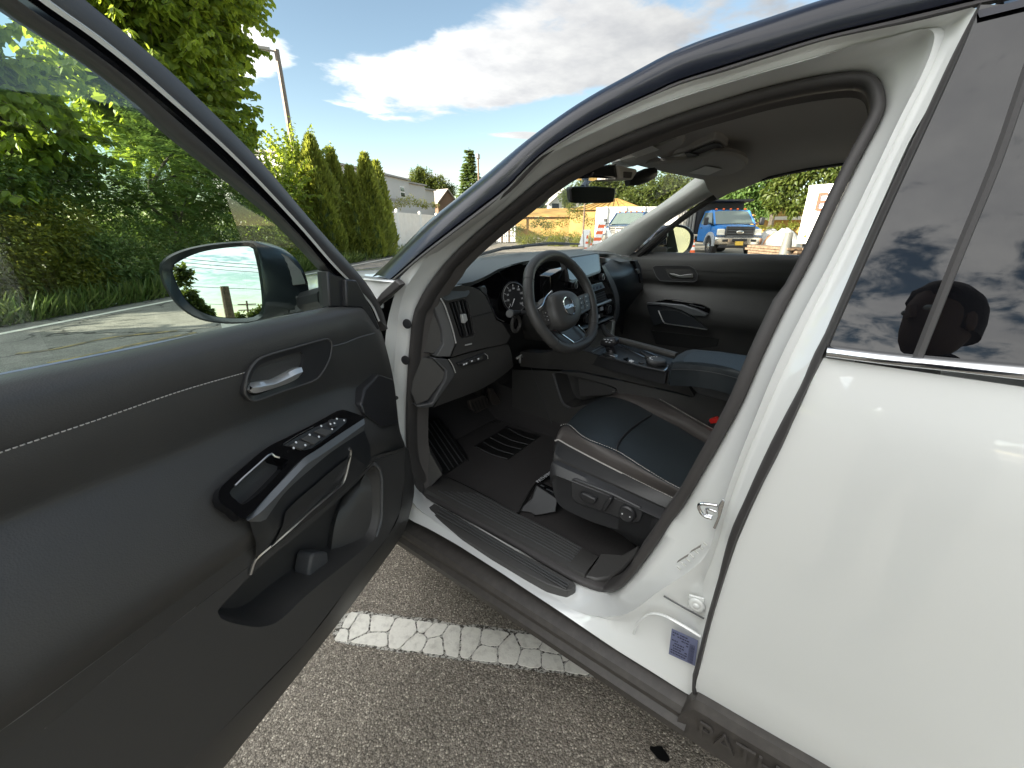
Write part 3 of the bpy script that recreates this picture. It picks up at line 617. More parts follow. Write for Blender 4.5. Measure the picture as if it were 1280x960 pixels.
def aperture():
    rows = []; n = len(RS)
    a = RS; q = RQ; o = RO; inn = Vector((1, 0, 0))
    rows.append([p + Vector((0.05, 0, 0)) for p in a]); rows.append([p.copy() for p in a])
    rows.append([a[i].lerp(q[i], 0.35) for i in range(n)]); rows.append([a[i].lerp(q[i], 0.8) + Vector((-0.001, 0, 0)) for i in range(n)])
    rows.append([q[i] + Vector((-0.010, 0, 0)) for i in range(n)])                     # raised bead
    rows.append([q[i].lerp(o[i], 0.14) + Vector((-0.003, 0, 0)) for i in range(n)]); rows.append([q[i].lerp(o[i], 0.3) + Vector((0.006, 0, 0)) for i in range(n)])
    rows.append([q[i].lerp(o[i], 0.6) + Vector((0.003, 0, 0)) for i in range(n)]); rows.append([q[i].lerp(o[i], 0.92) for i in range(n)]); rows.append(o)
    rows.append([p + Vector((0.03, -0.002, 0)) for p in o]); rows.append([p + Vector((0.034, -0.05 if p.y < 0.16 else 0.0, 0)) for p in o])
    b = MB(); b.loft(rows, cu=True)
    return b.done('door_frame', WHITE, suv, smooth=60)
frame = aperture()
# rubber seal: a fat bead along the inner edge of the ring
SEALW = 0.030
def seal():
    n = len(RS); b = MB(); ce = []; 
    # direction inwards in the plane of the ring
    cen = sum(RS, Vector()) / n; rows = []
    for i in range(n):
        t = (RS[(i + 1) % n] - RS[i - 1]).normalized(); nx = Vector((-1, 0, 0)); iv = t.cross(nx).normalized()
        if iv.dot(cen - RS[i]) < 0: iv = -iv
        z = RS[i].z; w = 0.018 if z < 0.6 else (0.023 if z < 1.25 else 0.018)
        if RS[i].y > 0.95: w = 0.016
        out = (nx - t * nx.dot(t)).normalized(); p = RS[i]
        rows.append([p + out * 0.002, p + out * 0.007 + iv * w * 0.12, p + out * 0.011 + iv * w * 0.4, p + out * 0.009 + iv * w * 0.75, p + out * 0.004 + iv * w, p - out * 0.03 + iv * w * 1.05, p - out * 0.05 + iv * w * 0.6])
    b.loft(rows, cv=True); b.done('door_seal', RUB, suv, smooth=60)
    return rows
SEALR = seal()
# body-coloured outer panels -------------------------------------------------
def side_patch(name, rows, m, parent=suv, smooth=50, **kw):
    b = MB(); b.loft(rows); return b.done(name, m, parent, smooth=smooth, **kw)
# dark roof and pillar cover: a drip groove, then the curved glossy panel rolling over the top
ROOFW = [(494, 350), (531, 319), (569, 290.6), (606, 262.5), (640, 236), (680, 195.5), (730, 162.5), (780, 137.5), (820, 119.5), (850, 106), (900, 91), (935, 80), (960, 72.5), (1035, 50), (1135, 28), (1215, 9), (1290, -8)]
ROOFT = [(466, 346), (490, 324), (531, 281), (569, 250), (606, 220), (640, 194), (680, 165), (715, 141), (750, 120), (775, 107), (827, 80), (856, 67), (886, 55.5), (960, 32), (1062, 0), (1150, -30), (1290, -60)]
def roof():
    n = 60; W = cr([(x, y, 0) for x, y in ROOFW], n); Tt = cr([(x, y, 0) for x, y in ROOFT], n)
    rows = [[] for _ in range(11)]; gl = [[] for _ in range(4)]
    for i in range(n):
        a = SV(W[i].x, W[i].y, 0.004)
        f = i / (n - 1)
        d = ray(Tt[i].x, Tt[i].y); t = pl(Tt[i].x, Tt[i].y, a + Vector((0.10, 0, 0)), (1, 0, 0))
        seg = t - a
        # section in the plane of a, t: convex bow towards the camera
        bow = Vector((-0.035, 0, 0.02))
        g1 = a + seg * 0.05; g2 = a + seg * 0.16
        gl[0].append(a + Vector((0.006, 0, 0))); gl[1].append(a + seg * 0.03 + Vector((-0.004, 0, 0))); gl[2].append(a + seg * 0.10 + Vector((-0.004, 0, 0))); gl[3].append(g2 + Vector((0.012, 0, 0)))
        rows[0].append(g2 + Vector((0.012, 0, 0))); rows[1].append(g2 + Vector((-0.006, 0, 0)))
        for k, q in enumerate((0.3, 0.45, 0.6, 0.75, 0.9)):
            rows[2 + k].append(a + seg * q + bow * (4 * q * (1 - q)) * (0.5 + 0.4 * min(1, f * 2)))
        rows[7].append(t); 
        # beyond the silhouette the panel goes inboard: nearly level for the roof, along the screen edge for the pillar
        inb = Vector((0.10, 0.01, 0.012)); 
        rows[8].append(t + inb); rows[9].append(t + Vector((0.34, 0.03, 0.03))) ; rows[10].append(Vector((0.97, t.y + 0.06 * (1 - f), t.z + 0.055)))
    k0 = 20                                     # pillar part: stop at the screen edge
    def cut(rs, a, b_): return [r[a:b_] for r in rs]
    p1 = MB(); p1.loft(cut(rows[:9], 0, n)); p1.done('roof_rail_panel', NAVY, suv, smooth=60)
    k1 = next(i for i in range(n) if rows[7][i].y < 0.60)
    p2 = MB(); p2.loft(cut(rows[8:], k1, n)); sym = [[Vector((1.94 - p.x, p.y, p.z)) for p in r[k1:n]] for r in (rows[10], rows[9], rows[8])]; p2.loft(sym); p2.done('roof', NAVY, suv, smooth=60)
    p3 = MB(); p3.loft(gl); p3.done('drip_seal', RUB, suv, smooth=60)
    return rows
ROOFR = roof()
# hood, cowl, wing ------------------------------------------------------------
def hood():
    rows = []
    for k in range(9):                         # front to rear
        f = k / 8; y = 2.50 - f * 1.12; r = []
        for j in range(15):
            u = j / 14; x = 0.10 + u * 1.74; cx = abs(u - 0.5) * 2
            z = 1.165 - 0.085 * (1 - f) ** 2.2 - 0.055 * cx ** 3 + 0.012 * math.exp(-((cx - 0.62) / 0.1) ** 2)
            r.append(Vector((x, y - 0.10 * cx ** 2 * (1 - f), z)))
        rows.append(r)
    rows.insert(0, [p + Vector((0, 0.03, -0.12)) for p in rows[0]])
    b = MB(); b.loft(rows); b.done('hood', WHITE, suv, smooth=60)
    # front wing: outer side from the hinge pillar forwards
    prof = [(0.12, 1.115), (0.075, 1.125), (0.03, 1.07), (0.0, 0.95), (0.0, 0.75), (0.02, 0.45)]
    rows = [[Vector((x + 0.05 * f ** 3, 1.14 + f * 1.3, z + (0.0 if i > 2 else -0.02 * f))) for i, (x, z) in enumerate(prof)] for f in [k / 8 for k in range(9)]]
    b = MB(); b.loft(rows); b.done('front_wing', WHITE, suv, smooth=50)
    b = MB(); b.loft([[Vector((1.94 - p.x, p.y, p.z)) for p in r] for r in rows]); b.done('front_wing', WHITE, suv, smooth=50)
    # cowl between hood and screen
    b = MB(); b.loft([[Vector((0.12 + 1.7 * j / 8, 1.42 + 0.10 * math.sin(math.pi * j / 8), z)) for j in range(9)] for z in (1.10, 1.165)] + [[Vector((0.12 + 1.7 * j / 8, 1.30 + 0.16 * math.sin(math.pi * j / 8), 1.175)) for j in range(9)]])
    b.done('cowl_panel', PLA, suv)
    # wing corner under the pillar foot, with its black wedge gasket
    tri = [SV(470, 350, 0.0), SV(494, 350.5, 0.0), SV(499, 358, 0.005), SV(478, 376, 0.01), SV(466, 384, 0.02), SV(455, 366, .02), SV(438, 346, .03)]
    b = MB(); b.prism([p for p in tri], (0.05, 0.02, 0)); b.done('wing_corner', WHITE, suv, bevel=0.006)
    gk = [SV(494, 349, -0.006), SV(501, 356, -0.006), SV(488, 368, -0.002), SV(474, 378, 0), SV(467, 388, 0), SV(465, 380, 0), SV(476, 366, -.004)]
    b = MB(); b.prism(gk, (0.02, 0, 0)); b.done('pillar_gasket', RUB, suv, bevel=0.004)
    # clear clip and plugs in the hinge pillar
    for (x, y, rx) in [(508.5, 405, 0.0105), (506.5, 450.5, 0.0105)]:
        p = SV(x, y, .055); e = Vector((-0.95, -0.31, 0)); b = MB(); b.lathe(p - e * 0.002, e, [(rx * 1.38, 0), (rx * 1.34, 0.002), (rx * 1.05, 0.003), (0, 0.0032)], 20); b.done('rubber_plug', PLAS, suv)
    p = SV(475, 381, .02); b = MB(); b.tube(cr([p + Vector((0, 0, -.02)), p + Vector((-.012, 0, 0)), p + Vector((0, 0, .022))], 8), 0.006, 6); b.box(p, (0.012, 0.02, 0.018)); b.done('hinge_clip', mat('clear_plastic', (.6, .62, .62), .15), suv, bevel=.002)
    p = SV(496, 497, .03); b = MB(); b.cyl(p, p + Vector((-.03, -.01, 0)), 0.006); b.cyl(p + Vector((-.03, -.01, 0)), p + Vector((-.045, -.015, 0)), 0.010); b.done('door_check_pin', RUB, suv)
hood()
# windscreen and the right-hand pillar
def screen():
    n = 14; rows = []
    for j in range(9):
        v = j / 8; r = []
        for i in range(n + 1):
            u = i / n; bow = math.sin(math.pi * u)
            bl = Vector((0.16, 1.30, 1.165)); br = Vector((1.78, 1.30, 1.165)); tl = Vector((0.30, 0.56, 1.555)); tr = Vector((1.64, 0.56, 1.555))
            p = bl.lerp(br, u).lerp(tl.lerp(tr, u), v); r.append(p + Vector((0, 0.17 * bow * (1 - 0.25 * v), 0.018 * bow)))
        rows.append(r)
    b = MB(); b.loft(rows); b.done('windscreen', GLSW, suv, smooth=60)
    # black band round the screen
    for a, c in ((0, 1),):
        b = MB(); b.loft([rows[-1], [p + Vector((0, -0.05, 0.02)) for p in rows[-1]], [p + Vector((0, -0.10, 0.012)) for p in rows[-1]]]); b.done('header_rail', HEAD, suv)
    # wiper arms lying at the foot of the glass
    for (a, c) in (((600, 318), (655, 309)), ((640, 309), (724, 305))):
        A = PY(*a, 1.42); C = PY(*c, 1.46); b = MB(); b.tube([A, A.lerp(C, .5) + Vector((0, 0, .012)), C], [0.008, 0.010, 0.006], 6); b.done('wiper', RUB, suv)
screen()
# sill: scuff plate, black cladding
def sill():
    pts = [(536, 633.8), (542.6, 629), (565, 641), (592, 656.5), (618, 671.5), (644, 687), (680, 706), (716.5, 727), (720.5, 731.5), (716, 737), (709, 738.7), (683.6, 730), (650, 713), (615, 694), (575, 669), (542.6, 645), (537, 639)]
    P = [PZ(x, y, 0.450 if i in (1, 2, 3, 4, 5, 6, 7, 8) else 0.440) for i, (x, y) in enumerate(pts)]
    b = MB(); b.prism(P, (0.0, 0, -0.035)); sp = b.done('scuff_plate', PLA, suv, bevel=0.003)
    b = MB()
    for k in (0.25, 0.5, 0.75):
        a = PZ(*[PX and v for v in (545 + (538 - 545) * k + 6, 632 + (643 - 632) * k)], 0.4515); c = PZ(712 + (706 - 712) * k, 728 + (736 - 728) * k, 0.4515); b.tube([a + Vector((0, 0, .0 - k * .006)), c + Vector((0, 0, -k * .006))], 0.0022, 4)
    b.done('grip_rib', PLAG, sp)
    # rocker cladding below the white sill
    prof = [(0.035, .385), (-.004, .384), (-.022, .376), (-.030, .362), (-.022, .352), (-.022, .338), (-.034, .325), (-.030, .30), (.0, .275), (.10, .24)]
    rows = [[Vector((x, y, z)) for x, z in prof] for y in [0.045 + (1.25 - 0.045) * i / 12 for i in range(13)]]
    b = MB(); b.loft(rows); b.done('rocker_cladding', CLAD, suv, smooth=25)
    # underbody so that the ground below stays in shade
    b = MB(); b.box((0.97, 0.0, 0.285), (1.78, 4.4, 0.03)); b.done('underbody', PLAS, suv)
sill()
# rear door --------------------------------------------------------------------
WL = [(1222, 8), (1192, 66), (1150, 156), (1113, 235), (1072, 325), (1036, 407), (1016, 446), (1000, 484), (964.5, 552), (932.5, 622), (912, 668), (897, 726), (882.5, 777), (870, 830), (864, 852), (870, 874)]
WR = [(1226, 6), (1199, 72), (1157, 165), (1120, 245), (1081, 332), (1045, 413), (1028, 450), (1007, 492), (977, 560), (945, 622), (923, 672), (905, 727), (889, 780), (876, 832), (870, 855), (873, 874)]
def rear_door():
    n = 60
    L_ = [SV(p.x, p.y, .006) for p in cr([(x, y, 0) for x, y in WL], n)]; R_ = [SV(p.x, p.y, -.004) for p in cr([(x, y, 0) for x, y in WR], n)]
    # skin below the belt
    zs = [1.182, 1.16, 1.13, 1.08, 1.0, 0.92, 0.84, 0.76, 0.68, 0.60, 0.52, 0.46, 0.43, 0.405]
    edge = [p for p in R_ if p.z < 1.20]
    def yedge(z):
        b_ = min(R_, key=lambda p: abs(p.z - z)); return b_.y
    rows = []
    for z in zs:
        y0 = yedge(z); r = []
        for k in range(21):
            f = k / 20; y = y0 - f * 1.1
            x = sx(z) - 0.004 + 0.012 * f ** 2 - 0.010 * math.exp(-((z - 1.09 - 0.02 * f) / 0.03) ** 2) * min(1, f * 8) * 0.5
            if z < 0.56: x += -0.006 * math.exp(-((z - 0.47) / 0.03) ** 2)
            r.append(Vector((x, y, z)))
        rows.append([Vector((r[0].x + 0.03, r[0].y + 0.001, z)), r[0] + Vector((0.006, 0.002, 0))] + r)
    rows.append([p + Vector((0.03, 0, -0.004)) for p in rows[-1]])
    b = MB(); b.loft(rows); door = b.done('rear_door', WHITE, suv, smooth=50)
    # weatherstrip down the leading edge
    b = MB(); b.loft([[p + Vector((0.03, 0, 0)) for p in L_], L_, [L_[i].lerp(R_[i], 0.3) + Vector((-0.010, 0, 0)) for i in range(n)], [L_[i].lerp(R_[i], 0.75) + Vector((-0.010, 0, 0)) for i in range(n)], R_, [p + Vector((0.03, 0, 0)) for p in R_]])
    b.done('weatherstrip', RUB, door, smooth=60)
    # glass (front fixed cover and the pane) on the sloping side
    top = [(1226, 6), (1226.5, 20)]
    def gl(pix_l, pix_r, off, name, bow=0.0):
        rows = []
        for (l, r_) in zip(pix_l, pix_r):
            a = SV(l[0], l[1], off); c = SV(r_[0], r_[1], off); rows.append([a.lerp(c, k / 6) + Vector((-bow * math.sin(math.pi * k / 6), 0, 0)) for k in range(7)])
        b = MB(); b.loft(rows); return b.done(name, GLSP, door, smooth=60)
    m = 12
    gr = [p for p in cr([(x, y, 0) for x, y in WR[:7]], m)]
    gr[-1] = Vector((1034, 440, 0))
    dv = cr([(1316, 4, 0), (1285, 75, 0), (1242, 200, 0), (1195, 315, 0), (1142, 449, 0)], m); dv2 = [p + Vector((8 - 3 * i / m, 1, 0)) for i, p in enumerate(dv)]
    ed = [Vector((1470, -90 + i * 55, 0)) for i in range(m)]
    gl([(p.x, p.y) for p in gr], [(p.x, p.y) for p in dv], 0.001, 'pillar_cover')
    gl([(p.x, p.y) for p in dv2], [(dv2[i].x + 330, dv2[i].y + 55 - i) for i in range(m)], 0.006, 'door_glass')
    b = MB(); b.tube([(SV(dv[i].x + 4, dv[i].y, 0.003)) for i in range(m)], 0.006, 6); b.done('glass_run', RUB, door)
    # top frame strip under the roof edge
    a0 = [SV(1221, 13, 0), SV(1300, -6, 0)]; b = MB(); b.loft([[a0[0], a0[1]], [SV(1224.5, 22, -.004), SV(1302, 3, -.004)]]); b.done('top_trim', NAVY, door)
    # bright moulding along the belt
    A = [SV(1034.5, 433, -.012), SV(1100, 441.5, -.012), SV(1180, 449.5, -.012), SV(1290, 459, -.012), SV(1420, 470, -.012)]; B = [SV(1032.5, 446, -.012), SV(1100, 455, -.012), SV(1180, 464, -.012), SV(1290, 477, -.012), SV(1420, 493, -.012)]
    A = cr(A, 16); B = cr(B, 16); b = MB(); i_ = Vector((.014, 0, 0))
    b.loft([[p + i_ for p in A], A, [A[k].lerp(B[k], .35) + Vector((-.006, 0, 0)) for k in range(16)], [A[k].lerp(B[k], .8) + Vector((-.004, 0, 0)) for k in range(16)], B, [p + i_ for p in B]]); b.done('belt_moulding', CHRB, door, smooth=60)
    # lower cladding with raised lettering
    TOP = [(851, 886), (866, 875), (874, 876), (930, 909), (980, 938), (1025, 964), (1100, 1010)]; BOT = [(846.5, 905), (849, 911), (858, 920), (899, 948), (945, 977), (985, 1003), (1060, 1052)]
    A = cr([SV(x, y, -.022) for x, y in TOP], 30); B = cr([SV(x, y, -.022) for x, y in BOT], 30)
    b = MB(); b.loft([[p + Vector((.06, 0, 0)) for p in A], [p + Vector((.012, 0, .002)) for p in A], [p for p in A], [A[k].lerp(B[k], .12) + Vector((-.012, 0, 0)) for k in range(30)], [A[k].lerp(B[k], .88) + Vector((-.012, 0, 0)) for k in range(30)], B, [p + Vector((.05, 0, -.01)) for p in B]])
    cl = b.done('door_cladding', CLAD, suv, smooth=30)
    b = MB(); b.poly([A[0], B[0], B[0] + Vector((.06, 0, -.01)), A[0] + Vector((.06, 0, 0))]); b.done('end_cap', RUB, cl)
    o = SV(872, 917.5, -.035); ux = SV(927, 951, -.035) - o; uy = SV(873.7, 899, -.035) - o; cap = uy.length * .97; sz = cap / .73
    text_mesh('PATHFINDER', sz, 0.0022, 'lettering', CLAD, cl, o, ux, uy, xs=(SV(897, 933, -.035) - o).length / (.66 * sz))
rear_door()
# B-pillar fittings --------------------------------------------------------------
def pillar_bits():
    c = SV(886, 640, .02); b = MB(); p = [SV(x, y, .0) for x, y in [(897, 632), (876, 630), (874, 636), (880, 645), (890, 648)]]
    b.tube(cr(p, 14), 0.0035, 6); p = [SV(x, y, .004) for x, y in [(896, 640), (884, 636), (884, 643), (891, 645)]]; b.tube(cr(p, 10), 0.003, 6)
    bp = [SV(x, y, .012) for x, y in [(903, 624), (897, 634), (897, 646), (891, 660), (894, 662), (900, 648), (906, 627)]]; b.prism(bp, (.006, 0, 0)); b.done('latch_striker', CHRB, suv, bevel=.001)
    b = MB(); b.lathe(SV(871, 756, .018), (-1, 0, 0), [(0.016, 0), (0.016, .003), (.011, .005), (.007, .004), (.004, .007), (0, .007)], 24); b.prism([SV(x, y, .02) for x, y in [(861, 744), (880, 749), (876, 768), (858, 762)]], (.005, 0, 0)); b.done('plug_plate', WHITE, suv, bevel=.002)
    lab = [SV(x, y, .009) for x, y in [(840, 785), (873, 800), (869, 832), (836, 817)]]; lab2 = [p + Vector((-.0012, 0, 0)) for p in lab]
    BL = mat('label_blue_grey', (0.16, 0.18, 0.30), 0.35, coat=.4); b = MB(); b.poly(lab2); lb = b.done('tyre_label', BL, suv)
    ux = lab[1] - lab[0]; uy = lab[0] - lab[3]; w = ux.length; h = uy.length; INK = mat('label_ink', (0.03, 0.03, 0.06), 0.6); b = MB(); rr = random.Random(3)
    o = lab2[3] + Vector((-.0006, 0, 0))
    for r in range(9):
        u = 0.06
        while u < 0.62:
            l = rr.uniform(.03, .10); v = 0.92 - r * 0.095
            if rr.random() < .8: b.poly([o + ux * u + uy * v, o + ux * (u + l) + uy * v, o + ux * (u + l) + uy * (v - .045), o + ux * u + uy * (v - .045)])
            u += l + .02
    for k in range(18):
        v = 0.75 - k * 0.038; b.poly([o + ux * .72 + uy * v, o + ux * .93 + uy * v, o + ux * .93 + uy * (v - .012 - .014 * rr.random()), o + ux * .72 + uy * (v - .012)])
    b.done('label_print', INK, lb, smooth=0)
    # pressed recess outline and seam on the lower pillar
    b = MB(); b.tube(cr([SV(x, y, z) for x, y, z in [(792, 792, .011), (797, 780, .012), (812, 768, .014), (830, 770, .013), (855, 783, .010), (876, 796, .009)]], 24), 0.0035, 6); b.done('pressed_bead', WHITE, suv)
    b = MB(); b.tube([SV(830, 745, .027), SV(856, 760, .019), SV(880, 773, .013)], 0.002, 5); b.done('panel_seam', PLAG, suv)
    # clear film label, ribbed
    b = MB()
    for k in range(7): b.tube([SV(846 + k * 5.5, 708 - k * 5, .030), SV(851 + k * 5.5, 712 - k * 5, .030)], 0.0016, 4)
    b.done('clear_label', mat('clear_film', (.62, .62, .58), .2), suv)
    for (x, y) in [(846, 703), (862, 691)]:
        b = MB(); b.prism([SV(x, y, .030), SV(x + 14, y - 8, .030), SV(x + 15, y - 11, .030), SV(x + 2, y - 3, .030)], (-.002, 0, 0)); b.done('clear_label', mat('film_print', (.25, .24, .22), .4), suv)
pillar_bits()
# rest of the shell (closed so that the cabin is lit only through its openings)
def shell():
    Rr = []
    b = MB()
    sec = [(0.06, .40), (0.0, .6), (-.02, .95), (0.01, 1.19), (0.14, 1.60), (0.19, 1.66)]
    rows = [[Vector((1.94 - x, y, z)) for x, z in sec[:4]] for y in (1.15, .5, 0, -.6, -1.2, -2.3)]; b.loft(rows)
    rows = [[Vector((x + .03, y, z)) for x, z in sec] for y in (-.65, -1.2, -1.8, -2.3)]; b.loft(rows)
    rows = [[Vector((1.94 - x - .01, y, z)) for x, z in [(-.03, 1.12)] + sec[3:]] for y in (-.13, -1.2, -2.3)]; b.loft(rows)
    b.poly([(0.06, -2.3, .4), (1.88, -2.3, .4), (1.92, -2.3, .95), (1.75, -2.25, 1.6), (.19, -2.25, 1.6), (0.02, -2.3, .95)])
    b.done('rear_body', WHITE, suv, smooth=40)
    b = MB(); t = ROOFR[10][-1]; b.loft([[Vector((x, y, z)) for x, z in ((.17, 1.61), (.22, 1.64), (.45, 1.68), (.97, 1.70), (1.5, 1.68), (1.72, 1.64), (1.77, 1.61))] for y in (-.1, -.7, -1.5, -2.25)]); b.done('rear_roof', NAVY, suv, smooth=60)
    for (x, y) in ((0.14, 2.0), (1.80, 2.0), (0.14, -0.95 - .0), (1.80, -0.95)):
        if y < 0: y = -1.2
        b = MB(); b.lathe((x - .11, y, .37), (1, 0, 0), [(.30, 0), (.36, .03), (.37, .11), (.36, .19), (.30, .22), (.24, .18), (0, .18)], 28); wh = b.done('wheel', RUB, suv)
        b = MB(); b.lathe((x + (-.112 if x < 1 else .06), y, .37), (1, 0, 0), [(.0, 0), (.24, 0.0), (.25, .03), (.0, .03)], 24); b.done('rim', SILV, wh)
shell()
# ================================================================= open driver door
def DP(pts): return [DV(p[0], p[1], p[2] if len(p) > 2 else 0.0) for p in pts]
def D2(pts, off): return [DV(x, y, off) for x, y in pts]
E_EDGE = [(453, 384), (465, 397), (477, 414), (486, 445), (492, 474), (495, 502), (498, 530), (502, 545), (508, 559), (514, 578), (517, 608), (511, 643), (499, 673), (473, 708), (440, 753), (408, 797), (340, 880), (280, 958), (200, 1060), (0, 1310)]
OUT = [(455, 383), (478, 414), (497, 530), (511, 575), (513, 615), (505, 652), (480, 695), (412, 790), (345, 876), (302, 925), (271, 962), (150, 1110), (0, 1290)]
def skin():
    o = D2(OUT, -0.06); b = MB(); top = [p - Vector((0, 0, .035)) for p in D2([(0, 470), (200, 428), (414, 384)], -0.06)]
    ex = DU * 0.45
    ring = o + [o[-1] + Vector((DU.x * .2, DU.y * .2, 0)), top[0] + ex] + top
    b.prism(ring, -DN * 0.075); return b.done('front_door', WHITE, suv, bevel=0.012, seg=3)
fd = skin()
def trim():
    rows = [
     ([(455, 383), (446, 382.5), (414, 383.5), (388, 389), (300, 405.5), (200, 428), (100, 449), (0, 468), (-180, 503)], -0.012),
     ([(456, 384), (447, 384), (414, 385.5), (388, 391), (300, 408), (200, 431), (100, 452), (0, 471.5), (-180, 507)], 0.010),
     ([(458, 386), (450, 386), (430, 388), (388, 396), (300, 414), (200, 437), (100, 459), (0, 480), (-180, 518)], 0.028),
     ([(463, 396), (456, 397), (430, 402), (388, 411), (300, 432), (200, 458), (100, 484), (0, 510), (-180, 557)], 0.042),
     ([(473, 411), (464, 412), (436, 420), (411, 428), (311, 457), (228, 480), (122, 515), (0, 556), (-180, 616)], 0.042),
     ([(477, 415), (468, 416.5), (436, 427), (411, 434), (311, 464), (228, 487.6), (122, 524), (0, 565), (-180, 628)], 0.036),
     ([(478, 418), (469, 419), (436, 430), (411, 438), (311, 468), (228, 492), (122, 529), (0, 571), (-180, 636)], 0.040),
     ([(486, 446), (474, 446), (440, 455), (400, 466), (311, 496), (228, 524), (122, 563), (0, 616), (-180, 690)], 0.034),
     ([(491, 470), (478, 468), (452, 478), (425, 481), (370, 499), (290, 530), (200, 570), (0, 646), (-180, 716)], 0.020),
     ([(492, 476), (479, 474), (452, 484), (428, 486), (376, 502), (300, 532), (205, 575), (0, 657), (-180, 730)], 0.018),
     ([(494, 486), (482, 484), (452, 492), (428, 496), (376, 518), (300, 549), (205, 592), (0, 676), (-180, 752)], 0.030),
     ([(496, 508), (484, 507), (453, 509), (428, 515), (380, 540), (300, 589), (200, 636), (0, 722), (-180, 806)], 0.052),
     ([(498, 528), (486, 530), (456, 536), (430, 556), (385, 588), (300, 640), (200, 690), (0, 795), (-180, 890)], 0.075),
     ([(500, 540), (489, 544), (458, 553), (432, 582), (386, 615), (310, 664), (205, 732), (0, 870), (-180, 985)], 0.086),
     ([(503, 548), (492, 554), (460, 563), (434, 593), (388, 625), (310, 676), (206, 748), (0, 892), (-180, 1012)], 0.080),
     ([(507, 558), (495, 563), (463, 573), (437, 602), (392, 634), (312, 686), (204, 764), (0, 914), (-180, 1040)], 0.056),
    ]
    n = 64; L_ = []
    for pts, off in rows:
        P = [DV(x, y, off if i > 0 else 0.0) for i, (x, y) in enumerate(pts)]; P[1] = DV(*pts[1], off * 0.6)
        L_.append(cr(P, n))
    b = MB(); b.loft(L_); o = b.done('door_trim', LEA, fd, smooth=70); md = o.modifiers.new('sub', 'SUBSURF'); md.levels = 1; md.render_levels = 1
    # lower panel: strip, flat with the pocket cut out, chamfer down to the edge
    top = [(507, 558), (495, 563), (463, 573), (452, 590), (435, 607), (403, 634), (349, 675), (320, 699), (312, 718), (272, 754), (204, 800), (57, 916), (0, 958), (-180, 1085)]
    strip_u = [(507, 558), (495, 563), (463, 573), (437, 602), (392, 634), (312, 686), (204, 764), (57, 873), (0, 914), (-180, 1040)]
    strip_l = [(507, 560), (496, 566), (466, 577), (440, 606), (397, 640), (316, 704), (204, 790), (57, 910), (0, 950), (-180, 1076)]
    b = MB(); b.loft([cr(D2(strip_u, .056), 48), cr(D2(strip_l, .050), 48)]); b.done('lower_strip', LEA, fd, smooth=70)
    pocket = [(272, 764), (300, 733), (316, 716), (349, 688), (403, 643), (440, 609), (458, 590), (468, 581), (473, 584), (476, 592), (477, 620), (476, 648), (470, 671), (455, 686), (438, 700), (410, 722), (381, 746), (349, 776), (325, 784), (300, 781), (280, 775)]
    outer = [(506, 559), (496, 566), (466, 577), (440, 606.5), (397, 640.5), (316, 704.5), (204, 790), (57, 910), (0, 950), (-180, 1076), (-180, 1400), (60, 1140), (245, 945), (381, 805), (440, 728), (486, 669), (500, 640), (505, 600)]
    pk = cr([(x, y, 0) for x, y in pocket], 60, True); pk = [(p.x, p.y) for p in pk]
    b = MB(); b.holes(D2(outer, .050), [D2(pk, .050)]); b.done('lower_panel', PLA, fd, smooth=0)
    ch = [(506, 559), (505, 600), (500, 640), (486, 669), (440, 728), (381, 805), (245, 945), (60, 1140), (-180, 1400)]
    ed = [(508, 560), (517, 608), (511, 643), (499, 673), (452, 738), (395, 813), (268, 974), (90, 1196), (-150, 1500)]
    b = MB(); A = cr(D2(ch, .050), 50); B = cr(D2(ed, .004), 50); b.loft([A, [A[i].lerp(B[i], .15) + DN * .004 for i in range(50)], [A[i].lerp(B[i], .9) + DN * .006 for i in range(50)], B, [p - DN * .07 for p in B]]); b.done('lower_edge', PLA, fd, smooth=40)
    # pocket walls
    A = D2(pk, .050); cen = sum(A, Vector()) / len(A); r1 = [p.lerp(cen, -.012) + DN * .003 for p in A]; r2 = [p.lerp(cen, .03) - DN * .012 for p in A]; r3 = [p.lerp(cen, .05) - DN * .075 for p in A]; r4 = [p.lerp(cen, .1) - DN * .085 for p in A]
    b = MB(); b.loft([A, r2, r3, r4], cu=True); b.poly(r4); b.done('map_pocket', PLA, fd, smooth=50)
    lip = [(468, 580), (474, 586), (477, 600), (477, 625), (476, 650), (470, 671)]
    b = MB(); b.tube(cr(D2(lip, .052), 20), .0045, 6); b.done('pocket_lip', PLAG, fd)
    bz = [[(466, 584), (452, 600), (446, 640), (440, 698)], [(462, 586), (444, 605), (432, 645), (424, 700)], [(456, 592), (436, 612), (420, 650), (412, 702)]]
    b = MB(); b.loft([cr(D2(q, o), 14) for q, o in zip([[(474, 588), (475, 620), (474, 650), (466, 673)]] + bz + [[(446, 602), (428, 620), (412, 655), (404, 700)]], (.036, .010, -.004, -.018, -.040))]); b.done('bottle_holder', PLA, fd, smooth=60)
    b = MB(); b.prism(D2([(386, 714), (390, 694), (394, 690), (410, 690), (411, 700), (408, 720), (398, 732), (389, 733)], .012), -DN * .04); b.done('pocket_divider', PLAG, fd, bevel=.005)
    b = MB(); b.tube(cr(D2([(345, 780), (372, 757), (405, 726), (430, 706), (440, 700)], .03), 16), .009, 8); b.done('pocket_rail', PLAS, fd)
    # stitching along the waist seam
    b = MB(); c = cr(D2([(309, 464.5), (228, 487.8), (122, 524.2), (0, 565.2), (-180, 628)], .0385), 900)
    acc = 0; i = 0; st = []
    L = [0]
    for p, q in zip(c, c[1:]): L.append(L[-1] + (q - p).length)
    s = 0
    while s + .006 < L[-1]:
        i = min(range(len(L)), key=lambda k: abs(L[k] - s)) if not st else i
        while L[i] < s: i += 1
        j = i
        while j < len(L) - 1 and L[j] < s + .0038: j += 1
        st.append((c[i], c[j])); s += .0056
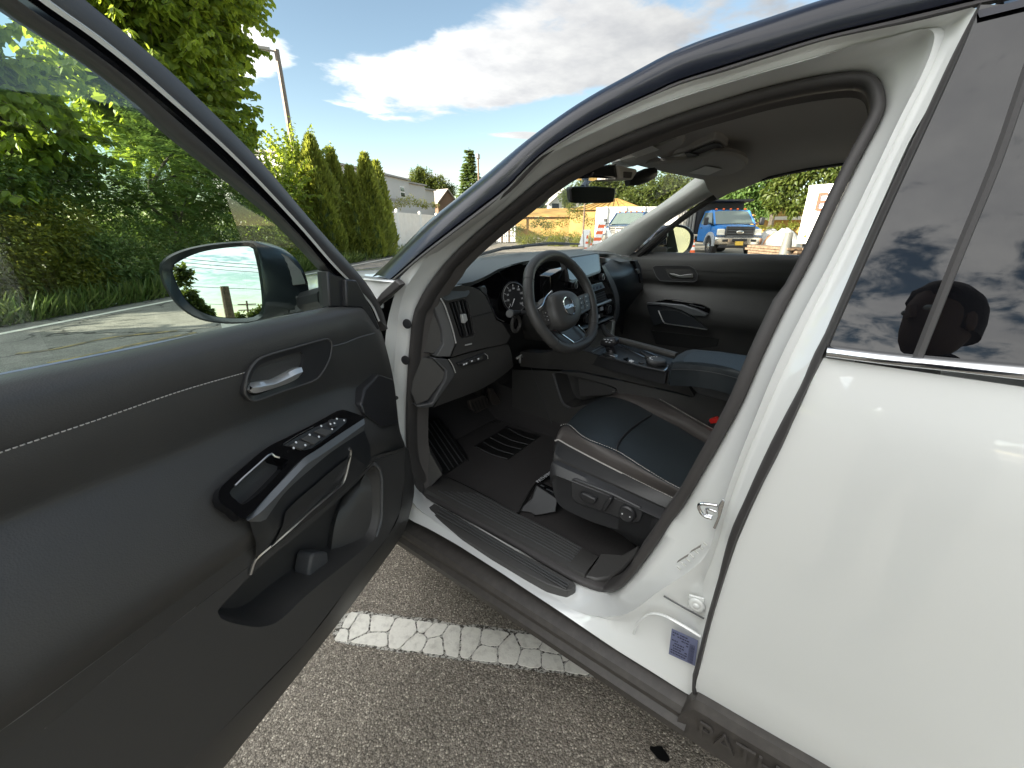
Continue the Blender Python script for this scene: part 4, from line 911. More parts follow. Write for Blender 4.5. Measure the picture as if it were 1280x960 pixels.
    for p, q in st: b.tube([p + DN * .001, (p + q) / 2 + DN * .0018, q + DN * .001], .00075, 4)
    b.done('stitching', THR, fd)
    # front corner block, slightly proud of the trim
    b = MB(); blk = [(474, 468), (456, 486), (452, 505), (456, 518), (480, 535), (498, 530), (492, 474)]
    b.prism([DV(x, y, o) for (x, y), o in zip(blk, (.036, .044, .062, .068, .068, .030, .014))], -DN * .03); b.done('trim_block', PLAS, fd, bevel=.004)
trim()
def window():
    fo = [(-160, -240), (30, -56), (95, 0), (160, 54), (225, 110), (320, 205), (385, 280), (446, 346), (468, 382), (478, 414)]
    wr = [(-200, -240), (0, -52), (62, 0), (134, 52), (205, 112), (300, 200), (375, 280), (420, 332), (462, 376), (474, 400)]
    wl = [(-215, -240), (-14, -52), (48, 0), (122, 52), (196, 112), (294, 200), (370.5, 280), (416, 332), (460, 377), (473, 402)]
    mid = [(-240, -240), (-38, -52), (22, 0), (105, 57), (178, 113), (284, 206), (362, 280), (413, 338), (440, 366), (455, 384)]
    fi = [(-250, -210), (-60, -52), (4, 0), (27, 19), (100, 66), (160, 112), (225, 172), (310, 240), (355, 280), (411, 341)]
    n = 60; F = lambda pts, o: cr(D2(pts, o), n)
    a = F(fo, -.045); o1 = F(fo, -.02); w1 = F(wr, -.002); w2 = F(wl, -.002); m = F(mid, -.006); f = F(fi, -.016)
    b = MB(); b.loft([[p - DN * .03 for p in a], a, [a[i].lerp(w1[i], .25) + DN * .02 for i in range(n)], [o1[i].lerp(w1[i], .7) + DN * .008 for i in range(n)], w1]); b.done('outer_frame_seal', RUB, fd, smooth=60)
    b = MB(); b.loft([w1, [w1[i].lerp(w2[i], .5) + DN * .004 for i in range(n)], w2]); b.done('frame_strip', WHITE, fd, smooth=60)
    b = MB(); b.loft([w2, [w2[i].lerp(m[i], .15) - DN * .008 for i in range(n)], [w2[i].lerp(m[i], .9) - DN * .006 for i in range(n)], m]); b.done('frame_cover', GBLK, fd, smooth=60)
    b = MB(); b.loft([m, [m[i].lerp(f[i], .5) + DN * .004 for i in range(n)], f, [p - DN * .02 for p in f]]); b.done('window_frame', PLA, fd, smooth=60)
    # glass
    top = F(fi, -.022); bot = [p - Vector((0, 0, .03)) for p in cr(D2([(-420, 530), (-180, 504), (0, 469), (200, 429), (388, 390), (413, 386)], -.022), n)]
    b = MB(); g = [p for p in top]; g2 = [bot[i] for i in range(n)]
    b.loft([g2, [g2[i].lerp(g[i], .5) for i in range(n)], g]); b.done('door_glass', GLSD, fd, smooth=60)
    b = MB(); b.tube(cr(D2([(-180, 503), (0, 468), (200, 428), (388, 389), (414, 383)], -.012), 30), .0016, 5); b.done('glass_edge', CHR, fd)
    # sail panel at the front corner
    b = MB(); b.prism(D2([(410, 338), (420, 344), (446, 349), (452, 362), (464, 386), (452, 384.5), (436, 384), (413, 384)], -.004), -DN * .03); b.done('sail_panel', PLAS, fd, bevel=.004)
    b = MB(); b.prism(D2([(433, 349), (446, 350), (466, 388), (476, 412), (469, 414), (452, 385), (434, 384)], .008), -DN * .02); b.done('sail_cover', PLAS, fd, bevel=.004)
GLSD = glass_mat('tinted_side_glass', (0.80, 0.92, 0.86), ior=1.5)
window()
MN = Vector((-.675, -.735, .10)).normalized(); MP = DV(275, 350, -.30)
def mirror():
    def MQ(pts, s=0.0): return [pl(x, y, MP - MN * s, MN) for x, y in pts]
    go = cr([(x, y, 0) for x, y in [(216, 337), (222, 328), (250, 315.5), (285, 309.5), (313, 308.5), (317, 314), (323, 340), (327, 372), (326, 388), (315, 396), (285, 397), (258, 392), (236, 378), (222, 356)]], 48, True)
    ho = cr([(x, y, 0) for x, y in [(199, 338), (203, 325), (225, 313), (260, 305), (300, 301.5), (320, 302), (326, 312), (331, 345), (334, 376), (332, 396), (318, 403), (280, 404.5), (247, 398.5), (222, 382), (205, 358)]], 48, True)
    # both rings start at the left, go clockwise: align starting angle
    G = MQ([(p.x, p.y) for p in go], .012); H = MQ([(p.x, p.y) for p in ho]); H1 = [H[i].lerp(G[i], .3) + MN * .006 for i in range(48)]; H2 = [H[i].lerp(G[i], .85) + MN * .003 for i in range(48)]
    r2 = cr([(x, y, 0) for x, y in [(203, 336), (212, 323), (238, 310), (275, 303), (318, 301), (350, 309), (372, 326), (384, 350), (387, 376), (388, 389), (365, 393), (322, 402), (270, 401), (232, 388), (212, 362)]], 48, True); r2 = MQ([(p.x, p.y) for p in r2], .075)
    r3 = cr([(x, y, 0) for x, y in [(222, 338), (235, 325), (258, 315), (290, 309), (325, 308), (350, 316), (366, 330), (374, 350), (376, 372), (374, 384), (352, 388), (320, 394), (280, 392), (246, 380), (230, 360)]], 48, True); r3 = MQ([(p.x, p.y) for p in r3], .15)
    b = MB(); b.loft([G, H2, H1, H, r2, r3], cu=True); b.poly(r3); b.done('side_mirror', MIRH, fd, smooth=50)
    b = MB(); gp = MQ([(p.x, p.y) for p in go], .010); c = sum(gp, Vector()) / 48; b.poly(gp); b.done('mirror_glass', MIRR, fd, smooth=0)
    # gloss cover band and the lower joint on the housing
    b = MB(); P = MQ([(343, 312), (362, 321), (378, 337), (384, 352), (384, 356), (341, 360), (337, 340)], .052); b.prism(P, MN * .006); b.done('mirror_cover', GBLK, fd, bevel=.003)
    b = MB(); P = MQ([(346, 376), (350, 372), (387, 368), (389, 389), (360, 393), (343, 397)], .055); b.prism(P, MN * .006); b.done('mirror_foot', PLAS, fd, bevel=.003)
    # arm to the sail panel
    q = DV(412, 372, -.05); m_ = MP - MN * .06 + Vector((.1, .06, -.02)); b = MB(); b.tube([pl(384, 378, MP - MN * .07, MN), q], [.03, .03], 10); b.done('mirror_arm', PLAS, fd)
    # wiring below the sail panel
MIRH = mat('mirror_housing', (0.012, 0.016, 0.019), 0.3, coat=.3)
mirror()
def furniture():
    # inner handle: bezel, dark cup, lever
    ob_ = [(306, 491), (308, 475), (312, 463), (321, 451), (335, 444), (370, 434), (404, 424.5), (412, 425), (414.5, 431), (413, 444), (408, 457), (398, 472), (385, 479), (352, 490), (323, 500.5), (314, 500.5)]
    ib = [(310.5, 487), (314, 473), (319, 462), (326, 455), (345, 448), (374, 440), (379, 442), (379, 452), (374, 468), (366, 477), (340, 487), (320, 494), (313, 494)]
    o = [(p.x, p.y) for p in cr([(x, y, 0) for x, y in ob_], 48, True)]; i = [(p.x, p.y) for p in cr([(x, y, 0) for x, y in ib], 40, True)]
    b = MB(); O = D2(o, .046); I = D2(i, .043); b.holes(O, [I]); b.loft([O, [p - DN * .02 for p in O]], cu=True); c = sum(I, Vector()) / len(I); I2 = [p.lerp(c, .08) - DN * .028 for p in I]; b.loft([I, I2], cu=True); b.done('handle_bezel', PLAS, fd, bevel=0); b = MB(); b.poly([p.lerp(c, -.01) for p in I2]); b.done('handle_recess', GBLK, fd, smooth=0)
    b = MB(); b.tube(cr(O, 60, True), .0022, 6, closed=True); b.done('bezel_rim', PLA, fd)
    b = MB(); b.prism(D2([(362, 446), (372, 443), (367, 466), (356, 468)], .03), -DN * .012); b.done('handle_pivot', PLAG, fd, bevel=.002); b = MB(); b.prism(D2([(319, 463), (325, 460), (327, 474), (317, 478)], .03), -DN * .012); b.done('handle_pivot', PLAG, fd, bevel=.002)
    up = [(312, 482), (318, 479), (334, 476), (342, 475), (356, 468), (368, 461.5), (377, 459)]; lo = [(312, 488), (319, 491.5), (334, 488), (345, 484.5), (358, 480), (368, 475.5), (373, 472)]
    A = cr(D2(up, .046), 24); B = cr(D2(lo, .050), 24); b = MB(); b.loft([[p - DN * .012 for p in A], A, [A[k].lerp(B[k], .4) + DN * .006 for k in range(24)], B, [p - DN * .012 for p in B]], caps=False); b.poly([A[0] - DN * .012, A[0], B[0], B[0] - DN * .012]); b.done('door_handle', mat('pale_satin', (.72, .72, .70), .35, metal=.8), fd, smooth=40)
    b = MB(); b.tube(cr(D2([(412, 433), (424, 431), (436, 427), (448, 422), (468, 416.5)], .041), 12), .0016, 5); b.done('seam_piping', PLAG, fd)
    # gloss switch panel on the armrest
    sw = [(273, 622, .074), (274, 613, .068), (279, 606, .066), (305, 583, .062), (333, 560, .056), (354, 549, .054), (390, 531, .052), (421, 514, .050), (429, 512, .052), (453, 520, .078), (455, 523, .084), (420, 545, .088), (380, 572, .092), (345, 608, .094), (307, 647, .096), (288, 637, .086), (276, 629, .078)]
    top = DP(sw); nrm = Vector((0, 0, 1)) * .6 + DN * .6
    cup = [(287, 616), (300, 601), (320, 583), (337, 568), (341, 568.5), (345, 571), (358, 574), (361, 577), (352, 588), (330, 611), (308, 629), (301, 630), (294, 624)]
    # local plane for the panel
    p0 = DV(320, 600, .079); 
    n0 = (DV(430, 520, .066) - p0).cross(DV(300, 590, .066) - p0).normalized()
    if n0.dot(CAM - p0) < 0: n0 = -n0
    Q = lambda pts, s=0.0: [pl(x, y, p0 + n0 * s, n0) for x, y in pts]
    swp = [(p.x, p.y) for p in cr([(x, y, 0) for x, y, _ in sw], 60, True)]
    O = Q(swp, .004); cpx = [(p.x, p.y) for p in cr([(x, y, 0) for x, y in cup], 36, True)]; C = Q(cpx, .004)
    b = MB(); b.holes(O, [C]); b.loft([O, [p - n0 * .016 for p in O]], cu=True); cc = sum(C, Vector()) / len(C); C2 = [p.lerp(cc, .12) - n0 * .035 for p in C]; b.loft([C, C2], cu=True); b.poly(C2); b.done('switch_panel', GBLK, fd, smooth=30)
    b = MB(); b.tube(C[2:16], .0018, 6); b.done('cup_rim', CHR, fd)
    fr = Q([(354, 556), (392, 535), (421, 522.5), (433, 523.5), (433, 528), (420, 539), (391, 559.5), (381, 562.5), (366, 559)], .006); b = MB(); b.prism(fr, -n0 * .003); b.done('switch_plate', PLAS, fd)
    rock = [[(363, 556), (374, 550), (390, 555), (378, 562)], [(377, 548), (386, 543), (403, 549), (393, 556)], [(393, 539), (402, 534.5), (418, 539), (408, 545.5)]]
    for q in rock: b = MB(); b.prism(Q(q, .010), -n0 * .006); b.done('window_switch', PLA, fd, bevel=.0015)
    kc = Q([(416, 529.5)], .008)[0]; b = MB(); b.lathe(kc - n0 * .003, n0, [(.010, 0), (.010, .004), (.008, .006), (.004, .0065), (0, .006)], 20); b.done('mirror_knob', PLAS, fd)
    b = MB()
    for (x, y) in [(370, 553), (381.5, 556.5), (367, 560), (387, 543.5), (398.5, 546), (401.5, 532.5), (415, 536.5), (421, 523.5), (430, 525.5), (413, 530), (418, 529)]:
        c = Q([(x, y)], .0112)[0]; b.lathe(c, n0, [(.0022, 0), (.0022, .0006), (0, .0006)], 8)
    b.done('switch_marks', PRINT, fd, smooth=0)
    b = MB(); b.tube(Q([(354, 555), (373, 543), (392, 533.5)], .008), .0008, 4); b.done('switch_trim', CHR, fd)
    # silver pull edge and the housing below
    l1 = [(307, 648), (320, 634), (345, 609), (380, 573), (395, 563), (420, 546), (455, 523)]; l2 = [(312, 652), (330, 651), (340, 638), (357, 615), (383, 591), (417, 563), (455.5, 538)]
    lm = [(309, 651), (324, 642), (347, 619), (382, 582), (398, 571), (423, 554), (456, 530)]
    A = cr(D2(l1, .098), 30); M_ = cr(D2(lm, .106), 30); B = cr(D2(l2, .100), 30); b = MB(); b.loft([[p - n0 * .01 for p in A], A, M_, B]); b.done('pull_edge', SILV, fd, smooth=40)
    l3 = [(331, 652), (352, 634), (380, 607), (402, 586), (425, 569), (437, 561), (456, 552)]; l4 = [(320, 700), (350, 676), (385, 650), (404, 635), (436, 607), (453, 590), (464, 574)]
    B2 = cr(D2(l2, .100), 30); D_ = cr(D2(l4, .058), 30); b = MB(); b.loft([B2, [B2[k].lerp(D_[k], .5) + DN * .006 for k in range(30)], D_]); b.done('pull_housing', PLAD, fd, smooth=40)
    ins = [(350, 670), (357, 631), (382, 606), (402, 585), (427, 568.5), (435, 562), (436, 566), (428, 598), (418, 610), (366, 658)]
    P = [DV(x, y, .092 - .022 * max(0, min(1, (y - (700 - .26 * x) + 90) / 100)) + .012) for x, y in ins]
    g = lambda k, f: B2[k].lerp(D_[k], f) + DN * (.006 * (1 - abs(2 * f - 1)) + .0035)
    b = MB(); b.loft([[g(k, .97 + (t - .97) * min(1, (k - 2) / 4) * min(1, (27 - k) / 4)) for k in range(2, 27)] for t in (.30, .5, .72, .96)]); b.done('woven_insert', WOVE, fd, smooth=60)
    b = MB(); b.tube(cr([DV(x, y, o) for x, y, o in [(436, 561, .094), (438, 566, .092), (430, 600, .086), (420, 611, .084), (390, 637, .078), (366, 659, .074), (349, 674, .068), (326, 693, .060), (318, 702, .056), (313, 718, .053)]], 40), [.0034 if k < 20 else .0028 for k in range(40)], 6); b.done('pull_trim', CHR, fd)
PLAD = mat('slate_plastic', (0.022, 0.025, 0.029), 0.4, metal=0.2)
def weave():
    m = mat('woven_insert', (0.03, 0.031, 0.032), .5); t = m.node_tree; L = t.links.new; tc = N(t, 'ShaderNodeTexCoord'); bk = N(t, 'ShaderNodeTexBrick', Scale=95.0); bk.inputs['Mortar Size'].default_value = .03; bk.inputs['Color1'].default_value = (1, 1, 1, 1); bk.inputs['Color2'].default_value = (.8, .8, .8, 1); bk.inputs['Mortar'].default_value = (0, 0, 0, 1); bk.offset = 0.5
    mp = N(t, 'ShaderNodeMapping'); mp.inputs['Rotation'].default_value = (R(90), 0, 0); mp.inputs['Scale'].default_value = (1, 1, 1); L(tc.outputs['Object'], mp.inputs[0]); L(mp.outputs[0], bk.inputs['Vector'])
    bp = N(t, 'ShaderNodeBump', Strength=.9, Distance=.003); L(bk.outputs['Color'], bp.inputs['Height']); L(bp.outputs[0], t.nodes['Principled BSDF'].inputs['Normal']); return m
WOVE = weave()
furniture()
# ================================================================= cabin
def plate(name, pts, vec, m, parent, bevel=0.0, smooth=35):
    b = MB(); b.prism(pts, vec); return b.done(name, m, parent, smooth=smooth, bevel=bevel)
def pip(name, pts, r, m, parent, n=6, k=0):
    b = MB(); b.tube(cr(pts, k) if k else pts, r, n); return b.done(name, m, parent)
def A3(kind, pts):                             # (px, py, v)
    f = {'X': PX, 'Y': PY, 'Z': PZ}[kind]; return [f(*p) for p in pts]
def curve2(pts, n): return cr([(x, y, 0) for x, y in pts], n)
Y_ = lambda pts, v: [PY(x, y, v) for x, y in pts]
X_ = lambda pts, v: [PX(x, y, v) for x, y in pts]
Z_ = lambda pts, v: [PZ(x, y, v) for x, y in pts]
FWDY = Vector((0, 1, 0))
def floor():
    b = MB(); xs = [0.10, 0.30, 0.6, 0.80, 0.84, 1.10, 1.14, 1.4, 1.84]
    rows = []
    for y, z in ((-1.0, .38), (-.3, .385), (.3, .392), (1.0, .398), (1.25, .41), (1.45, .56), (1.50, .85)):
        rows.append([Vector((x, y, z + (.18 if .82 < x < 1.12 else 0))) for x in xs])
    b.loft(rows); b.done('floor_carpet', CARP, suv, smooth=30)
    b = MB(); b.poly([(0.10, 1.42, .40), (1.84, 1.42, .40), (1.84, 1.42, 1.15), (.10, 1.42, 1.15)]); b.done('firewall', PLAS, suv)
    # kick panel and ribbed sill trim
    kick = [PX(513, 516, .115), PX(526, 512, .15), PX(531, 540, .15), PX(534, 560, .15), PX(553, 594, .155), PX(537, 610, .13), PX(522, 592, .115), PX(516, 575, .112), PX(513, 545, .112)]
    plate('kick_panel', kick, (.03, .03, 0), PLA, suv, .004)
    so = curve2([(530, 609), (537, 614), (560, 627), (600, 648), (640, 670), (680, 691), (710, 708), (731, 719)], 40); si = curve2([(552, 592), (562, 598), (583, 608), (612, 623), (645, 641), (682, 659), (715, 677), (749, 696)], 40)
    O = [PZ(p.x, p.y, .456) for p in so]; I = [PZ(p.x, p.y, .442) for p in si]
    b = MB(); b.loft([[p + Vector((-.012, 0, -.03)) for p in O], O, [O[i].lerp(I[i], .2) + Vector((0, 0, .006)) for i in range(40)], [O[i].lerp(I[i], .9) + Vector((0, 0, .006)) for i in range(40)], I, [p + Vector((.004, 0, -.04)) for p in I]]); st = b.done('sill_trim', PLA, suv, smooth=40)
    for k in range(7):
        f = .16 + k * .115; g = [O[i].lerp(I[i], f) + Vector((0, 0, .007)) for i in range(3 + k, 36)]; pip('sill_rib', g, .0026, PLAG, st, 4)
    plate('sill_trim_end', A3('Z', [(731, 719.5, .456), (749, 696, .442), (752, 694, .45), (778, 693, .47), (800, 680, .49), (794, 694, .48), (779, 711, .465), (762, 722, .458), (746, 724, .456)]), (0.0, 0, -.03), PLA, suv, .005)
floor()
# floor mat lies loose on the carpet
def matt():
    o = [(562, 537), (576, 531), (603, 519), (609, 520), (618, 528.5), (626, 527.5), (634, 524), (650, 529), (672, 538), (696, 546), (720, 560), (700, 585), (690, 592), (671, 603), (664, 612), (655, 627), (644, 640), (612, 622), (583, 607), (562, 597), (554, 594), (566, 587), (585, 573)]
    op = curve2(o, 90); P = [PZ(p.x, p.y, .412) for p in op]
    b = MB(); b.prism(P, (0, 0, -.012)); ctr = sum(P, Vector()) / len(P); ctr.z = .40
    root = thing('floor_mat', ctr, 'black carpet floor mat with a ribbed heel pad lying below the pedals', 'floor mat')
    b.done('carpet', CARP, root, smooth=30)
    hp = plate('heel_pad', Z_([(634, 533), (676, 545), (634, 575), (592, 558)], .414), (0, 0, -.003), RUBP, root)
    for a, c in [((636, 535.5), (668.5, 550)), ((622.5, 542), (660, 555.5)), ((613, 547), (651.5, 561.5)), ((604, 552.5), (642, 568)), ((595, 558), (634, 573.5))]:
        m = ((a[0] + c[0]) / 2 - 1.5, (a[1] + c[1]) / 2 + 1.5); pip('pad_rib', cr(Z_([a, m, c], .4155), 8), .0022, PLAG, hp, 5)
    pip('mat_binding', [p + Vector((0, 0, -.003)) for p in cr(P, 120, True)], .005, RUBP, root, 5)
    u = PZ(689, 590, .414) - PZ(672, 602, .414); v = PZ(665, 597, .414) - PZ(672, 602, .414)
    plate('name_tag', Z_([(669.5, 601.5), (690, 587), (693, 591), (673, 605)], .414), (0, 0, -.002), GBLK, root)
    text_mesh('PATHFINDER', .022, .0004, 'lettering', PRINT, root, PZ(673, 603.6, .4148), u, v)
RUBP = mat('pad_rubber', (0.010, 0.010, 0.010), .5)
matt()
def pedals():
    p0 = PZ(570, 585, .415); n0 = Vector((.05, -.42, .9)).normalized(); Q = lambda pts, s=0: [pl(x, y, p0 + n0 * s, n0) for x, y in pts]
    fr = plate('foot_rest', Q([(532, 531), (546, 520), (552, 524), (585, 572), (562, 588), (553, 594), (533, 547)]), -n0 * .02, RUBP, suv, .004)
    for a, c in [((533, 545), (562, 588)), ((534, 533.5), (567, 584.5)), ((537.5, 529), (573, 581.5)), ((542, 526), (578, 577.5)), ((546, 523), (582, 574.5))]: pip('rest_rib', Q([a, c], .002), .0024, PLAG if a[0] < 545 else PLAS, fr, 5)
    bp = Y_([(587, 500.5), (604, 493), (610, 498), (609.5, 509.5), (597, 516), (590, 511)], 1.18); br = plate('brake_pedal', bp, (0, .02, -.006), RUBB, suv, .004)
    for k in range(5): a = PY(590 + k * 4, 504 - k * 1.8, 1.176); c = PY(595 + k * 3.6, 514.5 - k * 1.6, 1.176); pip('pedal_rib', [a, c], .0025, RUBP, br, 4)
    pip('pedal_arm', [PY(603, 502, 1.2), PY(610, 470, 1.3)], .012, PLAS, br)
    plate('accelerator', Y_([(612, 486), (617, 486), (626, 502), (625, 505), (619, 507), (614, 499)], 1.18), (0, .02, 0), RUBB, suv, .004)
RUBB = mat('pedal_rubber', (0.045, 0.038, 0.034), .55)
pedals()
# ----------------------------------------------------------------- dashboard
dash = thing('dashboard', (0.97, 1.1, 1.0), None, None); dash.parent = suv; ORG[dash] = Vector((0.97, 1.1, 1.0)); dash.location = Vector((0.97, 1.1, 1.0)) - ORG[suv]
def dashboard():
    far = [PZ(x, y, 1.198) for x, y in [(560, 340), (590, 324.5), (640, 317), (700, 312.5), (760, 310), (800, 309.5)]]
    near = A3('Z', [(541, 362, 1.180), (560, 357.5, 1.182), (577, 354.5, 1.184), (591, 352, 1.188), (608, 344.5, 1.200), (625, 335.5, 1.208), (645, 329, 1.212), (662, 325.7, 1.214), (700, 321.5, 1.214), (735, 317.5, 1.214), (765, 317.5, 1.21), (790, 323, 1.20)])
    far[0] = Vector((.16, 1.24, 1.19)); far[-1] = Vector((1.80, 1.26, 1.19))
    n = 60; Fr = cr(far, n); Nr = cr(near, n)
    b = MB(); b.loft([[p + Vector((0, .06, -.03)) for p in Fr], Fr, [Fr[i].lerp(Nr[i], .4) + Vector((0, 0, .006)) for i in range(n)], [Fr[i].lerp(Nr[i], .85) + Vector((0, 0, .003)) for i in range(n)], Nr, [p + Vector((0, .004, -.012)) for p in Nr], [p + Vector((0, .06, -.02)) for p in Nr]])
    b.done('dash_top', DTOP, dash, smooth=60)
    # speaker / demist slots on the top left
    for k, (x, y) in enumerate([(549, 352)]): plate('demist_slot', Z_([(547, 355), (557, 347), (561, 349), (560, 353), (549, 357)], 1.187), (0, 0, -.004), PLAS, dash, .002)
    # inner bulk behind everything
    b = MB(); sec = [(1.30, 1.17), (1.05, 1.16), (1.03, 1.10), (1.02, .95), (1.06, .80), (1.16, .72), (1.4, .70)]
    b.loft([[Vector((x, y, z)) for y, z in sec] for x in (.13, .4, .9, 1.3, 1.82)]); b.done('dash_body', PLAS, dash, smooth=40)
    # driver's end pod
    face = [(549, 372), (560, 360), (577, 356.5), (590, 358.5), (600, 363), (607, 370), (614, 386), (620, 400), (628, 404), (638, 420), (633, 429.5), (610, 434), (585, 440), (565, 446), (570, 431), (566, 412), (560, 396)]
    op = [(561, 378.5), (581, 374), (585, 377), (594, 418), (592, 420.5), (578, 423), (575, 421)]
    b = MB(); P = Y_(face, .915); H = Y_(op, .915); b.holes(P, [H]); c = sum(H, Vector()) / len(H); h2 = [p.lerp(c, .06) + FWDY * .05 for p in H]; b.loft([H, h2], cu=True); b.poly(h2); b.loft([P, [p + FWDY * .14 for p in P]], cu=True); b.done('end_pod', PLA, dash, smooth=40)
    plate('pod_cap', [PY(542, 364.5, .93), PY(558, 359, .925), PY(577, 355.5, .94), PY(585, 360, .92), PY(588, 366, .905), PY(584, 371.5, .900), PY(574, 373.5, .900), PY(560, 376.5, .900)], (0, .03, -.004), DTOP, dash, .003)
    vent = thing('air_vent', PY(578, 400, .92), None, None); vent.parent = dash; vent.location = vent.location - ORG[dash]
    for k in range(5):
        a = (564 + k * 4.6, 378.5 - k * .9); c2 = (577.5 + k * 3.6, 421.5 - k * .6); b = MB(); p, q = PY(*a, .918), PY(*c2, .918); b.prism([p, q, q + Vector((.004, .03, 0)), p + Vector((.004, .03, 0))], (.0035, 0, 0)); b.done('vent_slat', PLAS if k != 2 else PLAG, vent, bevel=.001)
    plate('vent_tab', Y_([(578, 393.5), (583, 392.5), (585, 400), (581.5, 404.5), (579.5, 404)], .902), (0, .012, 0), SATN, vent, .0015)
    pip('pod_seam', Y_([(586, 397), (600, 393.5), (615, 390)], .913), .0012, PLAS, dash, 4)
    plate('pod_badge', Y_([(582, 430.7), (590, 429), (590, 430.5), (582, 432.3)], .909), (0, .003, 0), SATN, dash)
    # stepped trim pieces at the dash end
    plate('end_trim', [PY(535, 373, .94), PY(541, 367, .935), PY(550, 372, .915), (PY(562, 398, .905)), PY(569.5, 429, .905), PY(563, 446, .91), PY(545, 446, .93), PY(554, 431, .92), PY(553, 413, .92), PY(542, 382, .93)], (0.01, .06, 0), PLAG, dash, .003)
    plate('end_panel', [PY(533, 374, .955), PY(541, 382, .945), PY(552, 413, .93), PY(553, 431, .93), PY(543, 443, .945), PY(524, 440, .98), PY(517, 430, .98), PY(522, 395, .975)], (.02, .04, 0), PLA, dash, .004)
    pip('trim_line', Y_([(551, 373), (556, 382), (562, 399), (567, 416), (570, 429)], .899), .0022, SATN, dash, 5, 16)
    plate('lower_trim', [PY(541, 447, .945), PY(560, 449, .92), PY(569, 466, .92), PY(566.5, 471, .92), PY(541, 509, .955), PY(526, 510, .97), PY(521, 508, .97), PY(540, 504, .95), PY(557, 474, .92), PY(558, 464, .92), PY(550, 456, .93)], (.01, .05, 0), PLAG, dash, .003)
    plate('lower_panel', [PY(521, 445, .98), PY(541, 448, .955), PY(551, 458, .94), PY(557, 466, .93), PY(554, 476, .93), PY(535, 501, .96), PY(520, 507, .985), PY(513, 490, .99)], (.02, .04, 0), PLA, dash, .004)
    pip('trim_line', Y_([(561, 449), (566, 457), (569.5, 466)], .912), .0018, SATN, dash, 5, 8)
    # knee panel
    tp = [(562, 448), (590, 440.5), (632, 430.5), (638, 438), (640, 446)]; md = [(568, 464), (590, 462), (618, 455), (635, 451), (640, 449)]; bt = [(542, 509.5), (556, 504), (600, 487), (625, 472), (642, 458)]
    b = MB(); b.loft([[p + Vector((0, .05, 0)) for p in cr(Y_(tp, .93), 20)], cr(Y_(tp, .925), 20), cr(Y_(md, .918), 20), cr(Y_(bt, .965), 20), [p + Vector((0, .12, 0)) for p in cr(Y_(bt, .965), 20)]]); b.done('knee_panel', PLA, dash, smooth=40)
    bs = plate('button_strip', Y_([(573, 454.5), (607, 441.5), (610, 443), (610.5, 448), (608, 450), (576, 458.5)], .908), (0, .02, 0), PLAS, dash, .002)
    pip('trim_line', Y_([(606, 442), (609.5, 444.5), (610, 448.5)], .902), .0012, SATN, dash, 5)
    for k in range(3): plate('button', Y_([(578 + k * 9, 454.5 - k * 3.2), (585 + k * 9, 452 - k * 3.2), (586 + k * 9, 455 - k * 3.2), (579 + k * 9, 457.6 - k * 3.2)], .906), (0, .006, 0), PLA, bs, .001)
    b = MB()
    for (x, y) in [(580, 455.5), (583, 454.3), (590, 451.3), (598, 448.5)]: p = PY(x, y, .9045); b.box(p, (.007, .001, .005))
    tag(b.done('button_marks', PRINT, bs, smooth=0), kind='stuff')
    # instrument binnacle
    ip = plate('instrument_panel', Y_([(599, 358), (608, 347.5), (625, 339), (645, 333), (668, 330), (690, 338), (690, 378), (680, 402), (640, 406), (622, 401), (611, 380)], 1.02), (0, .05, 0), GBLK, dash)
    b = MB(); h = cr(Y_([(599, 357), (608, 346), (625, 336.8), (645, 330.6), (668, 327.2)], 1.0), 24); b.loft([[p + Vector((0, -.0, 0)) for p in h], [p + Vector((0, .06, -.012)) for p in h]]); b.done('binnacle_hood', PLAS, dash)
    pip('binnacle_trim', Y_([(602, 360), (608, 368), (614, 383), (621, 397), (630, 402)], .985), .0025, CHR, dash, 5, 16)
    plate('binnacle_cheek', Y_([(598, 359), (606, 357), (609, 362), (609, 369), (604, 366)], .98), (0, .03, 0), CHR, dash, .002)
    gc = PY(642.5, 372, 1.0); gn = Vector((-.25, -.93, .25)).normalized(); gu = Vector((0, 0, 1)).cross(gn).normalized(); gv = gn.cross(gu)
    g = thing('speed_gauge', gc, None, None); g.parent = dash; g.location = gc - ORG[dash]
    b = MB(); b.lathe(gc, gn, [(.060, -.004), (.063, .006), (.058, .008), (.056, .002), (0, .002)], 40); b.done('gauge_ring', PLAS, g)
    b = MB(); b.tube([gc + gu * (.0575 * math.cos(a)) + gv * (.0575 * math.sin(a)) + gn * .008 for a in [k * math.tau / 48 for k in range(48)]], .0012, 5, closed=True); b.done('gauge_bezel', CHR, g)
    for k in range(9):
        a = R(225 - k * 33.75); p = gc + gu * (.048 * math.cos(a)) + gv * (.048 * math.sin(a)) + gn * .004; d = gu * math.cos(a) + gv * math.sin(a); s = d.cross(gn)
        b = MB(); b.prism([p - d * .004 - s * .0009, p + d * .005 - s * .0009, p + d * .005 + s * .0009, p - d * .004 + s * .0009], gn * .001); b.done('gauge_tick', PRINT, g, smooth=0)
        q = gc + gu * (.036 * math.cos(a)) + gv * (.036 * math.sin(a)) + gn * .004 - gu * .004 - gv * .004; text_mesh(str(k * 20), .011, .0003, 'numeral', PRINT, g, q, gu, gv)
    d = (gu * -.55 - gv * .8).normalized(); s = d.cross(gn); b = MB(); b.prism([gc + gn * .006 - s * .002, gc + gn * .006 + d * .042 - s * .0005, gc + gn * .006 + d * .042 + s * .0005, gc + gn * .006 + s * .002], gn * .001); b.done('needle', PRINT, g, smooth=0)
    b = MB(); b.lathe(gc, gn, [(.006, .003), (.006, .008), (0, .009)], 12); b.done('needle_hub', PLAS, g)
dashboard()
